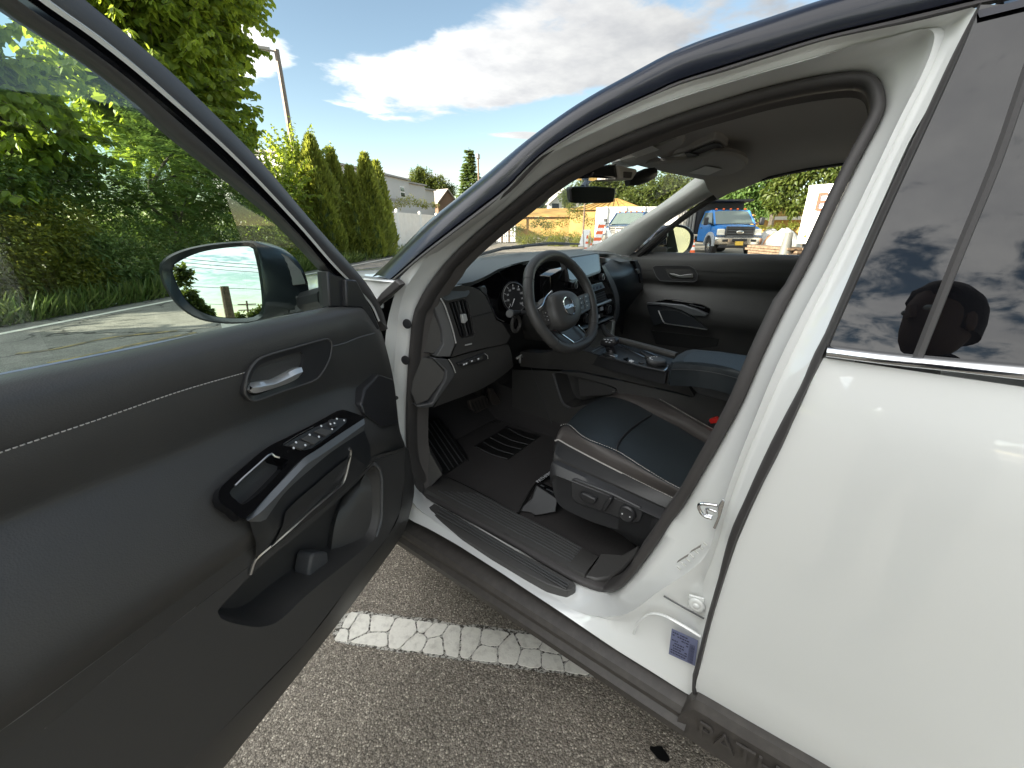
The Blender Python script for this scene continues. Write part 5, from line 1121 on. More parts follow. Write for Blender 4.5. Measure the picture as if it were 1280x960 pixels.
def centre():
    cs = thing('centre_stack', (1.0, .85, 1.0), None, None); cs.parent = suv; ORG[cs] = Vector((1.0, .85, 1.0)); cs.location = ORG[cs] - ORG[suv]
    y0 = .845
    # surround: dark panel with the curved right edge
    plate('stack_panel', Y_([(688, 345), (700, 338), (724, 333), (752, 333), (760, 352), (767, 369), (769, 386), (767, 399), (745, 409), (722, 418), (700, 416), (690, 395)], y0), (0, .05, 0), GBLK, cs, .003)
    e = [(752, 332), (758, 345), (763, 356), (768, 370), (770, 387), (768, 400)]; e2 = [(756, 332), (763, 344), (769, 355), (773.5, 370), (774.5, 388), (771, 402)]
    b = MB(); A = cr(Y_(e, y0 - .004), 20); B = cr(Y_(e2, y0 + .01), 20); b.loft([[p + FWDY * .03 for p in A], A, B, [p + FWDY * .08 for p in B]]); b.done('stack_edge', PLAG, cs, smooth=40)
    # screen
    sc = [(705, 322), (721, 319.8), (747, 315.7), (749.5, 318), (751.5, 339), (750, 341.5), (716, 354.5), (712, 353), (709, 340)]
    tl = lambda y: y0 - .026 + .038 * max(0.0, min(1.0, (350 - y) / 32))
    sp = plate('screen_housing', [PY(x, y, tl(y) + .004) for x, y in sc], (0, .025, 0), PLAS, cs, .003)
    plate('touch_screen', [PY(x, y, tl(y)) for x, y in [(707, 323.5), (721, 321.5), (746, 317.5), (748, 319), (750, 337), (748, 339), (716, 350), (712, 349)]], (0, .003, 0), SCRN, sp)
    for (x, y, r_) in [(715.5, 356, .015), (749.8, 346, .015)]:
        p = PY(x, y, y0 - .006); b = MB(); b.lathe(p, (0, -1, .15), [(r_, 0), (r_, .016), (r_ * .8, .018), (0, .018)], 20); b.done('dial', PLAS, cs); b = MB(); b.tube([p + Vector((0, -.018, 0)) + Vector((math.cos(a) * r_ * .85, 0, math.sin(a) * r_ * .85)) for a in [k * math.tau / 20 for k in range(20)]], .0015, 4, closed=True); b.done('dial_ring', CHR, cs)
    plate('climate_display', Y_([(738, 357.5), (752.5, 353), (756, 359.5), (740.5, 365)], y0 - .004), (0, .004, 0), LCD, cs)
    b = MB()
    for k in range(3): p = PY(742 + k * 4.5, 361 - k * 1.3, y0 - .0045); b.box(p, (.016, .001, .012))
    tag(b.done('display_marks', mat('display_ink', (.02, .04, .08), .3), cs, smooth=0), kind='stuff')
    # vent row
    plate('stack_vent', Y_([(723, 373), (742, 369), (756, 364), (759, 374), (744, 380), (724, 386)], y0 - .002), (0, .004, 0), PLAS, cs)
    for k in range(3): pip('vent_slat', Y_([(744, 372 + k * 3), (757, 367 + k * 3)], y0 - .006), .0022, PLAG, cs, 4)
    pip('metal_bar', Y_([(723, 388.5), (742, 383), (763, 375.5)], y0 - .008), .0065, CHR, cs, 8, 12)
    pip('metal_bar', Y_([(722, 413), (745, 405), (766, 396.5)], y0 - .006), .0045, CHR, cs, 8, 12)
    for (x, y) in [(731.5, 398), (759, 386.5)]:
        p = PY(x, y, y0 - .004); b = MB(); b.lathe(p, (-.1, -1, .15), [(.022, 0), (.021, .012), (.017, .016), (0, .015)], 22); kn = b.done('dial', PLAS, cs)
        b = MB(); b.tube([p + Vector((-.002, -.014, .002)) + Vector((math.cos(a) * .019, 0, math.sin(a) * .019)) for a in [k * math.tau / 24 for k in range(24)]], .0013, 4, closed=True); b.done('dial_ring', CHR, cs)
    for k in range(4):
        for j in range(2): x, y = 739 + k * 4, 389 - k * 1.5 + j * 8; plate('button', Y_([(x, y), (x + 3, y - 1), (x + 3.4, y + 3), (x + .4, y + 4)], y0 - .004), (0, .004, 0), PLA if (k + j) % 3 else PRINT, cs)
    # passenger side of the dash
    rows = [[(752, 333, .90), (764, 324, .98), (776, 319.5, 1.06)], [(758, 345, .875), (775, 338, .86), (793, 328, .88)], [(765, 352, .865), (780, 347, .845), (798, 341, .86)], [(771, 366, .87), (786, 360, .85), (804, 354.5, .87)], [(776, 372, .90), (788, 365, .89), (804, 359, .90)], [(772, 392, .98), (790, 385, .98), (806, 375, .98)], [(770, 405, 1.05), (790, 400, 1.05), (808, 395, 1.05)]]
    b = MB(); b.loft([cr(A3('Y', r), 16) for r in rows]); b.done('passenger_pad', LEAB, dash, smooth=60)
    pip('pad_seam', A3('Y', [(764, 351.5, .863), (780, 346.3, .843), (797, 340.5, .858)]), .0016, PLAS, dash, 4, 10)
    plate('air_vent', A3('Y', [(793, 326, .855), (797, 325, .855), (801, 334, .855), (804, 350, .855), (801, 354, .855), (798, 340, .855)]), (0, .03, 0), PLAS, dash, .002)
    plate('vent_tab', A3('Y', [(796, 336.5, .845), (799, 336, .845), (800.5, 341, .845), (797.5, 342.5, .845)]), (0, .012, 0), CHR, dash, .001)
    b = MB(); b.poly(A3('Y', [(768, 400, 1.0), (806, 372, 1.0), (830, 420, 1.0), (790, 440, 1.0)])); b.done('glovebox', PLAS, dash)
    # inner light column beside the wheel
    b = MB(); b.loft([cr(Y_([(672, 338), (680, 352), (684, 368), (690, 380)], .95), 12), cr(Y_([(683, 346), (690, 354), (694, 362), (700, 372)], .90), 12), cr(Y_([(700, 338), (703, 346), (706, 356), (709, 366)], .86), 12)]); b.done('stack_side', PLAS, cs)
    pip('metal_bar', Y_([(682, 343), (687, 352), (692, 362)], .90), .003, CHR, cs, 5, 8); pip('metal_bar', Y_([(693, 343), (698, 340), (704, 339)], .85), .004, SILV, cs, 6, 8); pip('metal_bar', Y_([(703, 351), (707, 360), (709, 366)], .85), .004, CHR, cs, 6, 8)
SCRN = mat('screen_glass', (0.006, 0.007, 0.007), .02, spec=.7, ior=1.7); LCD = mat('climate_lcd', (0.28, 0.36, 0.42), .15, coat=.5)
centre()
# ----------------------------------------------------------------- steering wheel
def wheel():
    c = Vector((.56, .741, 1.105)); th = R(28); n = Vector((0, -math.cos(th), math.sin(th)))
    W = lambda pts, s=0.0: [pl(x, y, c + n * s, n) for x, y in pts]
    root = thing('steering_wheel', c, None, None); root.parent = suv; root.location = c - ORG[suv]; ORG[root] = c
    path = [(661, 346), (667, 331), (678, 322), (690, 319), (703, 322.5), (717, 334), (730, 351), (738, 370), (741.5, 391), (741, 411), (735, 425), (722, 433), (709, 436), (696, 431.5), (683, 419), (670, 401), (661.5, 377)]
    P = cr(W(path), 72, True); b = MB(); b.tube(P, .0185, 14, closed=True); b.done('rim', LEA, root, smooth=80)
    for (x, y) in [(661, 351), (664, 371 - 25), (715, 332), (741, 404), (691, 427), (696, 431)][:0]: pass
    def ringseam(i):
        t = (P[(i + 1) % 72] - P[i - 1]).normalized(); u = t.cross(n).normalized(); v = t.cross(u)
        pip('rim_seam', [P[i] + u * (.0188 * math.cos(a)) + v * (.0188 * math.sin(a)) for a in [k * math.tau / 16 for k in range(17)]], .0009, THR if False else PLAS, root, 4)
    for q in [(661, 350), (716, 333), (741, 407), (693, 429)]:
        w_ = W([q])[0]; ringseam(min(range(72), key=lambda k: (P[k] - w_).length))
    hub = cr(W([(687, 372), (691, 367), (698, 364), (706, 363.5), (714, 366), (721, 373), (724, 382), (724.5, 392), (722, 402), (716, 409), (708, 411), (700, 408), (693, 399), (689, 388)], .03), 40, True); cen = sum(hub, Vector()) / 40
    rows = [[p.lerp(cen, -.02) - n * .05 for p in hub], hub, [p.lerp(cen, .07) + n * .010 for p in hub], [p.lerp(cen, .25) + n * .016 for p in hub], [p.lerp(cen, .6) + n * .019 for p in hub]]
    b = MB(); b.loft(rows, cu=True); b.poly(rows[-1]); b.done('hub', PLA, root, smooth=60)
    # emblem: ring, bar and letters
    u = Vector((1, 0, 0)); v = n.cross(u) * 1.0; v = (Vector((0, 0, 1)) - n * n.z).normalized(); e = pl(711.5, 382.5, c + n * .051, n); r_ = (pl(717.8, 382.5, c + n * .051, n) - e).length
    for a0, a1 in ((12, 168), (192, 348)): pip('emblem_ring', [e + u * (r_ * math.cos(R(a0 + (a1 - a0) * k / 20))) + v * (r_ * math.sin(R(a0 + (a1 - a0) * k / 20))) for k in range(21)], (.0020), CHRB, root, 6)
    text_mesh('NISSAN', r_ * .54, .0008, 'emblem_letters', CHRB, root, e - u * r_ * .98 - v * r_ * .20, u, v)
    # spokes
    plate('left_spoke', W([(668, 387), (680, 377), (690, 374), (694, 402), (684, 407), (676, 405)], .012), -n * .02, PLA, root, .004)
    plate('right_spoke', W([(718, 372), (735, 365), (740, 373), (740, 386), (726, 394)], .006), -n * .02, PLA, root, .004)
    plate('lower_spoke', W([(687, 412), (697, 411), (722, 407), (736, 418), (733, 428), (718, 434), (706, 432)], .004), -n * .02, PLAS, root, .004)
    pip('spoke_trim', W([(686, 412.5), (694, 412.8), (705, 420), (717, 428.5)], .014), .0030, CHRB, root, 6, 14); pip('spoke_trim', W([(717.5, 429), (726, 425), (733, 419), (728, 413), (722.5, 407)], .014), .0036, CHRB, root, 6, 14)
    pip('spoke_trim', W([(673, 387.5), (679, 382), (683, 372), (690, 364.5)], .018), .0040, CHRB, root, 6, 14)
    for k in range(2):
        for j in range(3): x, y = 679 + k * 6.5 + j * 1.3, 389 + j * 4.4 - k * 1.2; plate('wheel_button', W([(x, y), (x + 5, y - .8), (x + 6, y + 2.6), (x + 1, y + 3.4)], .016), -n * .004, PLA, root, .001)
    for k in range(2):
        for j in range(3): x, y = 723 + k * 7 + j * .8, 371.5 + j * 6 - k * 2.5; plate('wheel_button', W([(x, y), (x + 5.5, y - 2), (x + 6, y + 2.5), (x + .5, y + 4.5)], .016), -n * .004, PLA, root, .001)
    b = MB()
    for (x, y) in [(682, 391), (684, 395.5), (685.5, 400), (689, 389.5), (690.5, 394), (691.5, 399), (725.5, 373), (726.5, 379), (727, 385), (732.5, 370.5), (733.5, 376.5), (734, 382)]: b.box(W([(x, y)], .0166)[0], (.004, .001, .0022))
    tag(b.done('button_marks', PRINT, root, smooth=0), kind='stuff')
    # column shroud and stalks
    col_ = PY(672, 402, 1.0); a = c - n * .05 + Vector((0, 0, -.02)); b = MB(); b.tube([col_ + Vector((0, .06, 0)), col_, col_.lerp(a, .5) + Vector((0, 0, -.02)), a], [(.09, .085), (.085, .08), (.075, .07), (.055, .055)], 20); b.done('column_shroud', PLA, suv, smooth=60)
    s = PY(650, 391, .93); st = PY(638.5, 392, .87); b = MB(); b.tube([c - n * .09, s, st], [.008, .009, .013], 10); sk = b.done('indicator_stalk', PLAS, suv)
    b = MB(); d = (st - s).normalized(); b.lathe(st, d, [(.0145, 0), (.0145, .018), (.012, .021), (0, .021)], 16); b.done('stalk_knob', PLAG, sk)
    rg = PY(645, 405, .90); b = MB(); b.tube([rg + Vector((math.cos(a) * .024, 0, math.sin(a) * .028)) for a in [k * math.tau / 24 for k in range(24)]], .007, 8, closed=True); b.done('ignition_ring', PLA, suv)
    b = MB(); b.lathe(rg + Vector((0, .01, 0)), (0, -1, 0), [(.024, 0), (.02, .004), (0, .004)], 18); b.done('ignition_face', GBLK, suv)
    p = PY(649, 447, .95); pip('release_lever', [p + Vector((-.02, 0, .0)), p + Vector((0, -.01, .012)), p + Vector((.02, 0, .0))], .005, CHR, suv, 6); pip('release_lever', [p + Vector((-.0, -.005, .01)), p + Vector((-.012, -.012, -.018))], .005, CHR, suv, 6)
wheel()
# ----------------------------------------------------------------- centre console
def console():
    cn = thing('centre_console', (.95, .45, .40), None, None); cn.parent = suv; ORG[cn] = Vector((.95, .45, .40)); cn.location = ORG[cn] - ORG[suv]
    x0 = .80
    up = [(650, 440, .70), (680, 441, x0), (705, 434, x0), (728, 438, x0), (770, 448, x0), (835, 463.5, x0), (850, 470, x0), (858, 478, x0), (867, 494, x0)]; lo = [(650, 458, .72), (681, 461, x0), (705, 462, x0), (727, 464, x0), (765, 472, x0), (820, 484, x0), (842, 489, x0), (856, 493, x0), (867, 496, x0)]
    A = cr([PX(x, y, v - .02) for x, y, v in up], 30); B = cr([PX(x, y, v) for x, y, v in lo], 30)
    b = MB(); b.loft([[p + Vector((.06, 0, 0)) for p in A], A, [A[i].lerp(B[i], .5) + Vector((-.006, 0, 0)) for i in range(30)], B, [p + Vector((.03, 0, 0)) for p in B]]); b.done('console_rail', PLA, cn, smooth=40)
    # lower side with the side pocket
    outer = [(640, 462), (681, 463), (727, 466), (765, 474), (820, 486), (866, 497), (920, 505), (920, 600), (700, 600), (690, 545), (672, 535), (640, 520)]
    hole = [(692, 467), (700, 466.5), (722, 471), (750, 478), (768, 484), (773, 489), (768, 495), (752, 500), (724, 508), (712, 509), (704, 504), (698, 488)]
    O = X_(outer, x0 + .02); H = cr(X_(hole, x0 + .02), 30, True); c = sum(H, Vector()) / 30
    b = MB(); b.holes(O, [H]); h2 = [p.lerp(c, .05) + Vector((.10, 0, 0)) for p in H]; b.loft([H, h2], cu=True); b.poly(h2); b.done('console_side', PLA, cn, smooth=30)
    pip('pocket_rim', X_([(692, 467), (698, 488), (704, 504), (713, 509.5)], x0 + .018), .006, PLAG, cn, 6, 12)
    plate('pocket_shelf', X_([(722, 471), (752, 479), (770, 487), (768, 494), (750, 495), (724, 496)], x0 + .05), (.04, 0, 0), PLA, cn, .003)
    pip('console_seam', X_([(664, 460), (673, 485), (684, 515), (695, 541)], x0 + .018), .0012, PLAG, cn, 4, 12)
    # top deck
    z0 = .868
    dk = Z_([(735, 440), (757, 428), (768, 424), (846, 445), (833, 464), (770, 449)], z0); plate('console_deck', dk, (0, 0, -.05), PLAS, cn)
    fr = Z_([(737, 440.5), (757, 432.5), (772, 430.5), (807, 447), (834, 457), (831, 463.5), (800, 457), (770, 449)], z0 + .003); plate('shift_plate', fr, (0, 0, -.006), SILD, cn, .001)
    pip('deck_trim', Z_([(772, 430.5), (790, 439), (807, 447), (822, 452), (835, 457)], z0 + .006), .0022, CHR, cn, 5, 12); pip('deck_trim', Z_([(740, 439.5), (752, 434), (760, 431.5)], z0 + .006), .003, CHR, cn, 5, 8); pip('deck_trim', Z_([(835, 457), (833, 461), (830, 463.5)], z0 + .006), .003, CHR, cn, 5, 8); pip('deck_trim', Z_([(770, 428.5), (800, 436), (828, 448)], z0 + .006), .0016, CHR, cn, 5, 8)
    plate('cup_holder', Z_([(776, 431), (800, 437), (829, 449), (820, 451.5), (806, 446), (790, 438)], z0 + .004), (0, 0, -.004), RUBP, cn); plate('cup_divider', Z_([(800, 437.5), (804, 441), (815, 444), (826, 445.5), (822, 449), (808, 445.5)], z0 + .016), (0, 0, -.012), PLA, cn, .003)
    plate('deck_button', Z_([(779, 448), (784, 446.5), (790, 449), (785, 451)], z0 + .008), (0, 0, -.004), GBLK, cn, .001); plate('deck_button', Z_([(786, 450.5), (789, 449.5), (793, 451), (790, 452)], z0 + .008), (0, 0, -.004), PRINT, cn); plate('deck_button', Z_([(798, 452), (802, 450.6), (806, 452.5), (802, 454)], z0 + .008), (0, 0, -.004), PLA, cn)
    rl = Z_([(752, 406), (757, 415), (766, 423), (785, 428), (815, 436), (846, 445)], z0 + .03); b = MB(); b.tube(cr(rl, 24), [.014 if k > 4 else .012 for k in range(24)], 10); b.done('pad_rail', PLA, cn)
    # selector
    kb = PZ(764, 441, z0 + .004); kt = PZ(761, 427, z0 + .055)
    b = MB(); b.tube([kb, kb.lerp(kt, .5), kt + Vector((0, 0, -.01))], [(.030, .022), (.022, .017), (.026, .020)], 10); sl = b.done('selector', PLAS, cn)
    M_ = Matrix.Rotation(R(-12), 3, 'X'); b = MB(); b.box(kt + Vector((0, -.004, 0)), (.046, .070, .030), M_); b.done('selector_knob', PLAS, sl, bevel=.012, seg=3); b = MB(); b.box(kt + Vector((0, -.006, .0155)), (.028, .044, .002), M_); b.done('selector_cap', PLAG, sl, bevel=.001)
    plate('selector_trim', Z_([(753, 441), (757, 436), (768, 442), (773, 443.5), (769, 446)], z0 + .012), (0, 0, -.01), CHR, cn, .002)
    b = MB()
    for (x, y) in [(756, 424.2), (760, 424.6), (764, 425.4), (758, 427.2), (762, 427.8)]: b.box(PZ(x, y, z0 + .076), (.006, .006, .0015))
    tag(b.done('selector_marks', PRINT, sl, smooth=0), kind='stuff')
    # drive mode dial
    d = PZ(820, 454.5, z0 + .006); b = MB(); b.lathe(d, (0, 0, 1), [(.036, 0), (.037, .010), (.034, .014)], 28); dm = b.done('mode_dial', PLAS, cn); b = MB(); b.lathe(d + Vector((0, 0, .014)), (0, 0, 1), [(.034, 0), (.030, .004), (0, .005)], 28); b.done('dial_top', PLAG, dm)
    b = MB()
    for k in range(7): a = R(20 + k * 23); b.box(d + Vector((math.cos(a) * .024, math.sin(a) * .024, .020)), (.005, .005, .001))
    tag(b.done('dial_marks', PRINT, dm, smooth=0), kind='stuff')
    # armrest
    tp = [(838, 452), (845, 444), (856, 438), (866, 436), (900, 439), (935, 444), (985, 450), (960, 480), (925, 467), (895, 460), (872, 457), (852, 456), (840, 456)]
    T_ = Z_(tp, .925); cc = sum(T_, Vector()) / len(T_); b = MB(); b.loft([[p.lerp(cc, .01) + Vector((0, 0, -.075)) for p in T_], [p + Vector((0, 0, -.02)) for p in T_], [p.lerp(cc, .04) for p in T_], [p.lerp(cc, .3) + Vector((0, 0, .006)) for p in T_]], cu=True); b.poly([p.lerp(cc, .3) + Vector((0, 0, .006)) for p in T_]); b.done('armrest', LEAB, cn, smooth=60)
    pip('armrest_stitch', [p + Vector((0, 0, -.016)) for p in cr(Z_([(840, 456.5), (852, 456.3), (872, 457.3), (895, 460.3), (925, 467.5)], .925), 20)], .0014, PLAG, cn, 4)
    b = MB(); b.box((.97, -.02, .70), (.30, .70, .33)); b.done('console_bin', PLA, cn, bevel=.01)
    plate('bin_rail', X_([(860, 474), (866, 479), (930, 496), (930, 508), (872, 492), (866, 486)], x0 - .004), (.02, 0, 0), PLAG, cn, .003)
SILD = mat('dark_silver', (0.10, 0.105, 0.11), .35, metal=.7)
console()
# ----------------------------------------------------------------- seats
def seat():
    s = thing('driver_seat', (.55, .25, .40), None, None); s.parent = suv; ORG[s] = Vector((.55, .25, .40)); s.location = ORG[s] - ORG[suv]
    n = 40; C = lambda pts: cr([PZ(*p) for p in pts], n)
    L = {}
    L['a0'] = cr([PX(x, y, .285) for x, y in [(692, 576), (700, 588), (742, 603), (800, 628), (850, 650), (900, 672)]], n)
    L['a'] = cr([PX(x, y, .268) for x, y in [(693, 562), (697, 573), (742, 596), (800, 622), (850, 645), (900, 668)]], n)
    L['b'] = C([(694, 551, .678), (699, 550, .678), (712, 557.5, .678), (755, 580, .672), (805, 605, .668), (842, 623, .668), (900, 652, .67)])
    L['c'] = C([(696, 541, .700), (702, 541, .704), (722, 551, .706), (762, 571, .702), (808, 595, .700), (850, 616, .702), (905, 640, .71)])
    L['d'] = C([(699, 534, .706), (709, 532, .716), (728, 546, .722), (768, 563, .716), (808, 587, .712), (850, 611, .714), (905, 632, .72)])
    L['d2'] = C([(702, 533, .700), (714, 533, .706), (735, 552, .708), (771, 566, .700), (806, 589, .694), (847, 613, .694), (905, 636, .70)])
    L['e1'] = C([(708, 529, .700), (722, 527, .712), (748, 545, .714), (776, 558, .704), (812, 577, .694), (852, 600, .692), (905, 622, .69)])
    L['e2'] = C([(722, 511, .694), (738, 509, .708), (765, 524, .712), (793, 535, .702), (828, 552, .690), (862, 575, .686), (910, 600, .685)])
    L['e3'] = C([(740, 500, .690), (757, 499, .704), (784, 509, .708), (806, 521, .700), (840, 538, .690), (872, 558, .688), (915, 580, .688)])
    L['f'] = C([(752, 496, .686), (768, 496.5, .700), (792, 504, .702), (814, 516, .694), (848, 534, .686), (878, 552, .686), (918, 572, .69)])
    L['f2'] = C([(758, 494, .690), (773, 493.5, .708), (796, 501, .714), (820, 513, .710), (852, 530, .706), (882, 548, .706), (920, 566, .71)])
    L['g'] = C([(766, 491, .694), (786, 490.5, .716), (812, 495.5, .722), (840, 511, .720), (866, 526, .720), (892, 540, .722), (925, 552, .73)])
    L['h'] = C([(764, 489, .686), (782, 487, .708), (806, 488.5, .712), (840, 500, .710), (868, 516, .710), (896, 532, .712), (930, 545, .72)])
    L['i'] = [p + Vector((.03, 0.005, -.10)) for p in L['h']]
    def nose(r, dz=-.11): return [r[0] + Vector((0, -.01, dz)), r[0] + Vector((0, .008, dz * .45))] + r
    def part(name, keys, m):
        b = MB(); b.loft([nose(L[k]) for k in keys]); o = b.done(name, m, s, smooth=80); md = o.modifiers.new('sub', 'SUBSURF'); md.levels = 1; md.render_levels = 1; return o
    part('outer_side', ['a0', 'a', 'b'], SEATL); part('outer_bolster', ['b', 'c', 'd', 'd2'], LEAG); part('cushion', ['d2', 'e1', 'e2', 'e3', 'f'], LEAB); part('inner_bolster', ['f', 'f2', 'g'], LEAG); part('inner_side', ['g', 'h', 'i'], LEAG)
    def stitch(pts, off=.001, r=.0010, gap=.0085, ln=.0055, m=THR):
        c = cr(pts, 300); b = MB(); acc = 0; i = 0
        L_ = [0]
        for p, q in zip(c, c[1:]): L_.append(L_[-1] + (q - p).length)
        sp = 0; i = 0
        while sp + ln < L_[-1]:
            while L_[i] < sp: i += 1
            j = i
            while j < 299 and L_[j] < sp + ln: j += 1
            b.tube([c[i] + UP * off, c[j] + UP * off], r, 4); sp += gap
        tag(b.done('stitching', m, s), kind='stuff')
    stitch([p + Vector((-.003, 0, .002)) for p in L['b']], gap=.0072); stitch([L['d2'][k].lerp(L['d'][k], .55) + Vector((0, 0, .004)) for k in range(n)], gap=.0080); stitch([L['g'][k].lerp(L['h'][k], .2) + Vector((-.002, 0, .004)) for k in range(n)], gap=.008)
    pip('seat_piping', [p + Vector((-.002, 0, .001)) for p in L['b'][:20]], .0022, THR, s, 5)
    pip('cushion_seam', A3('Z', [(770.5, 567, .702), (772, 557, .708), (777, 548, .7085), (789, 536, .707), (801, 527, .7045), (814, 519, .700)]), .0034, PLAS, s, 6, 20)
    # plastic side shell with the switches
    top = [(687, 590), (690, 578), (700, 583), (765, 612), (832, 642), (880, 662)]; mid = [(688, 604), (692, 594), (702, 597), (765, 622), (832, 652), (880, 672)]; low = [(692, 616), (700, 632), (725, 646), (757, 658), (812, 672), (860, 682)]; und = [(700, 620), (712, 634), (735, 647), (770, 664), (800, 684), (850, 700)]
    rows = [[p + Vector((.05, 0, 0)) for p in cr(X_(top, .262), n)], cr(X_(top, .258), n), cr(X_(mid, .238), n), [p for p in cr(X_(mid, .246), n)], cr(X_(low, .250), n), cr(X_(und, .30), n)]
    rows[3] = [rows[2][k].lerp(rows[4][k], .12) + Vector((.008, 0, 0)) for k in range(n)]
    b = MB(); b.loft(rows); sh = b.done('seat_shell', SEATP, s, smooth=40)
    plate('switch_recess', X_([(713, 600), (718, 598.5), (765, 617), (800, 634), (804, 643), (800, 653), (792, 655), (757, 642), (722, 630), (714, 622)], .240), (.01, 0, 0), SEATP, s, .004)
    plate('seat_switch', X_([(723, 617.5), (728, 616.5), (744, 624), (744.5, 628), (741, 631.5), (727, 626)], .222), (.018, 0, 0), PLAS, s, .004); plate('seat_switch', X_([(760, 622.5), (764.5, 623), (764, 628), (756, 640), (751, 638.5), (753, 632)], .222), (.018, 0, 0), PLAS, s, .004)
    k = PX(785, 641, .236); b = MB(); b.lathe(k, (-1, 0, .1), [(.024, 0), (.024, .010), (.020, .014), (.012, .012), (0, .012)], 24); b.done('lumbar_knob', PLAS, s)
    for dx, dy in ((-.011, 0), (.011, 0)): b = MB(); b.lathe(k + Vector((-.0135, dx, dy)), (-1, 0, .1), [(.002, 0), (.002, .001), (0, .001)], 8); b.done('knob_mark', PRINT, s)
    # belly, rails
    b = MB(); b.box((.55, .2, .53), (.46, .62, .16)); b.done('seat_frame', PLAS, s, bevel=.02)
    plate('rail_cover', [PZ(646, 638, .405), PZ(664, 640, .405), PZ(669, 644, .41), PZ(695, 640, .41), PZ(697, 624, .47), PZ(671, 606, .47), PZ(666, 622, .44), PZ(662, 628, .42)], (.01, .01, -.012), PLAG, suv, .004)
    plate('seat_rail', Z_([(671, 604), (676, 602), (700, 614), (698, 622)], .478), (0, 0, -.02), GBLK, suv, .002)
    for (a, c_) in [((676, 606.5), (680, 608)), ((683, 611), (694, 616.5))]: pip('rail_mark', Z_([a, c_], .480), .0022, SILV, suv, 4)
    # back rest behind the pillar
    b = MB(); b.box((.55, -.14, 1.02), (.50, .16, .66), Matrix.Rotation(R(-14), 3, 'X')); b.done('backrest', LEA, s, bevel=.06, seg=4)
    b = MB(); b.box((.55, -.26, 1.44), (.27, .09, .18), Matrix.Rotation(R(-10), 3, 'X')); b.done('headrest', LEA, s, bevel=.035, seg=3)
    # belt buckle
    plate('buckle_button', X_([(886, 524.5), (896, 521.5), (898, 524), (896, 529), (888, 530)], .74), (.014, 0, 0), mat('red_plastic', (.55, .02, .015), .35), suv, .002); plate('belt_buckle', X_([(884, 527), (899, 527), (897, 545), (886, 546)], .745), (.02, 0, 0), PLAS, suv, .003)
    # passenger seat
    t = thing('passenger_seat', (1.42, .25, .40), None, None); t.parent = suv; ORG[t] = Vector((1.42, .25, .40)); t.location = ORG[t] - ORG[suv]
    rows = []
    for i in range(9):
        f = i / 8; y = .60 - f * .62; z = .64 + .055 * math.sin(math.pi * min(1, f * 1.6) * .5) - .02 * f; rows.append([Vector((1.42 + (u - .5) * .54, y - .03 * abs(u - .5), z + .035 * abs(2 * u - 1) ** 3 - (.12 if u in (0, 1) else 0) - (.06 if i == 0 else 0))) for u in (0, .04, .2, .35, .5, .65, .8, .96, 1)])
    b = MB(); b.loft(rows); b.done('cushion', LEAB, t, smooth=80); b = MB(); b.box((1.42, .22, .52), (.5, .6, .2)); b.done('seat_frame', PLAS, t, bevel=.02)
    pip('stitching', [r[2] + Vector((0, 0, .002)) for r in rows], .0015, THR, t, 4)
    b = MB(); b.box((1.42, -.16, 1.02), (.50, .16, .66), Matrix.Rotation(R(-14), 3, 'X')); b.done('backrest', LEA, t, bevel=.06, seg=4)
seat()
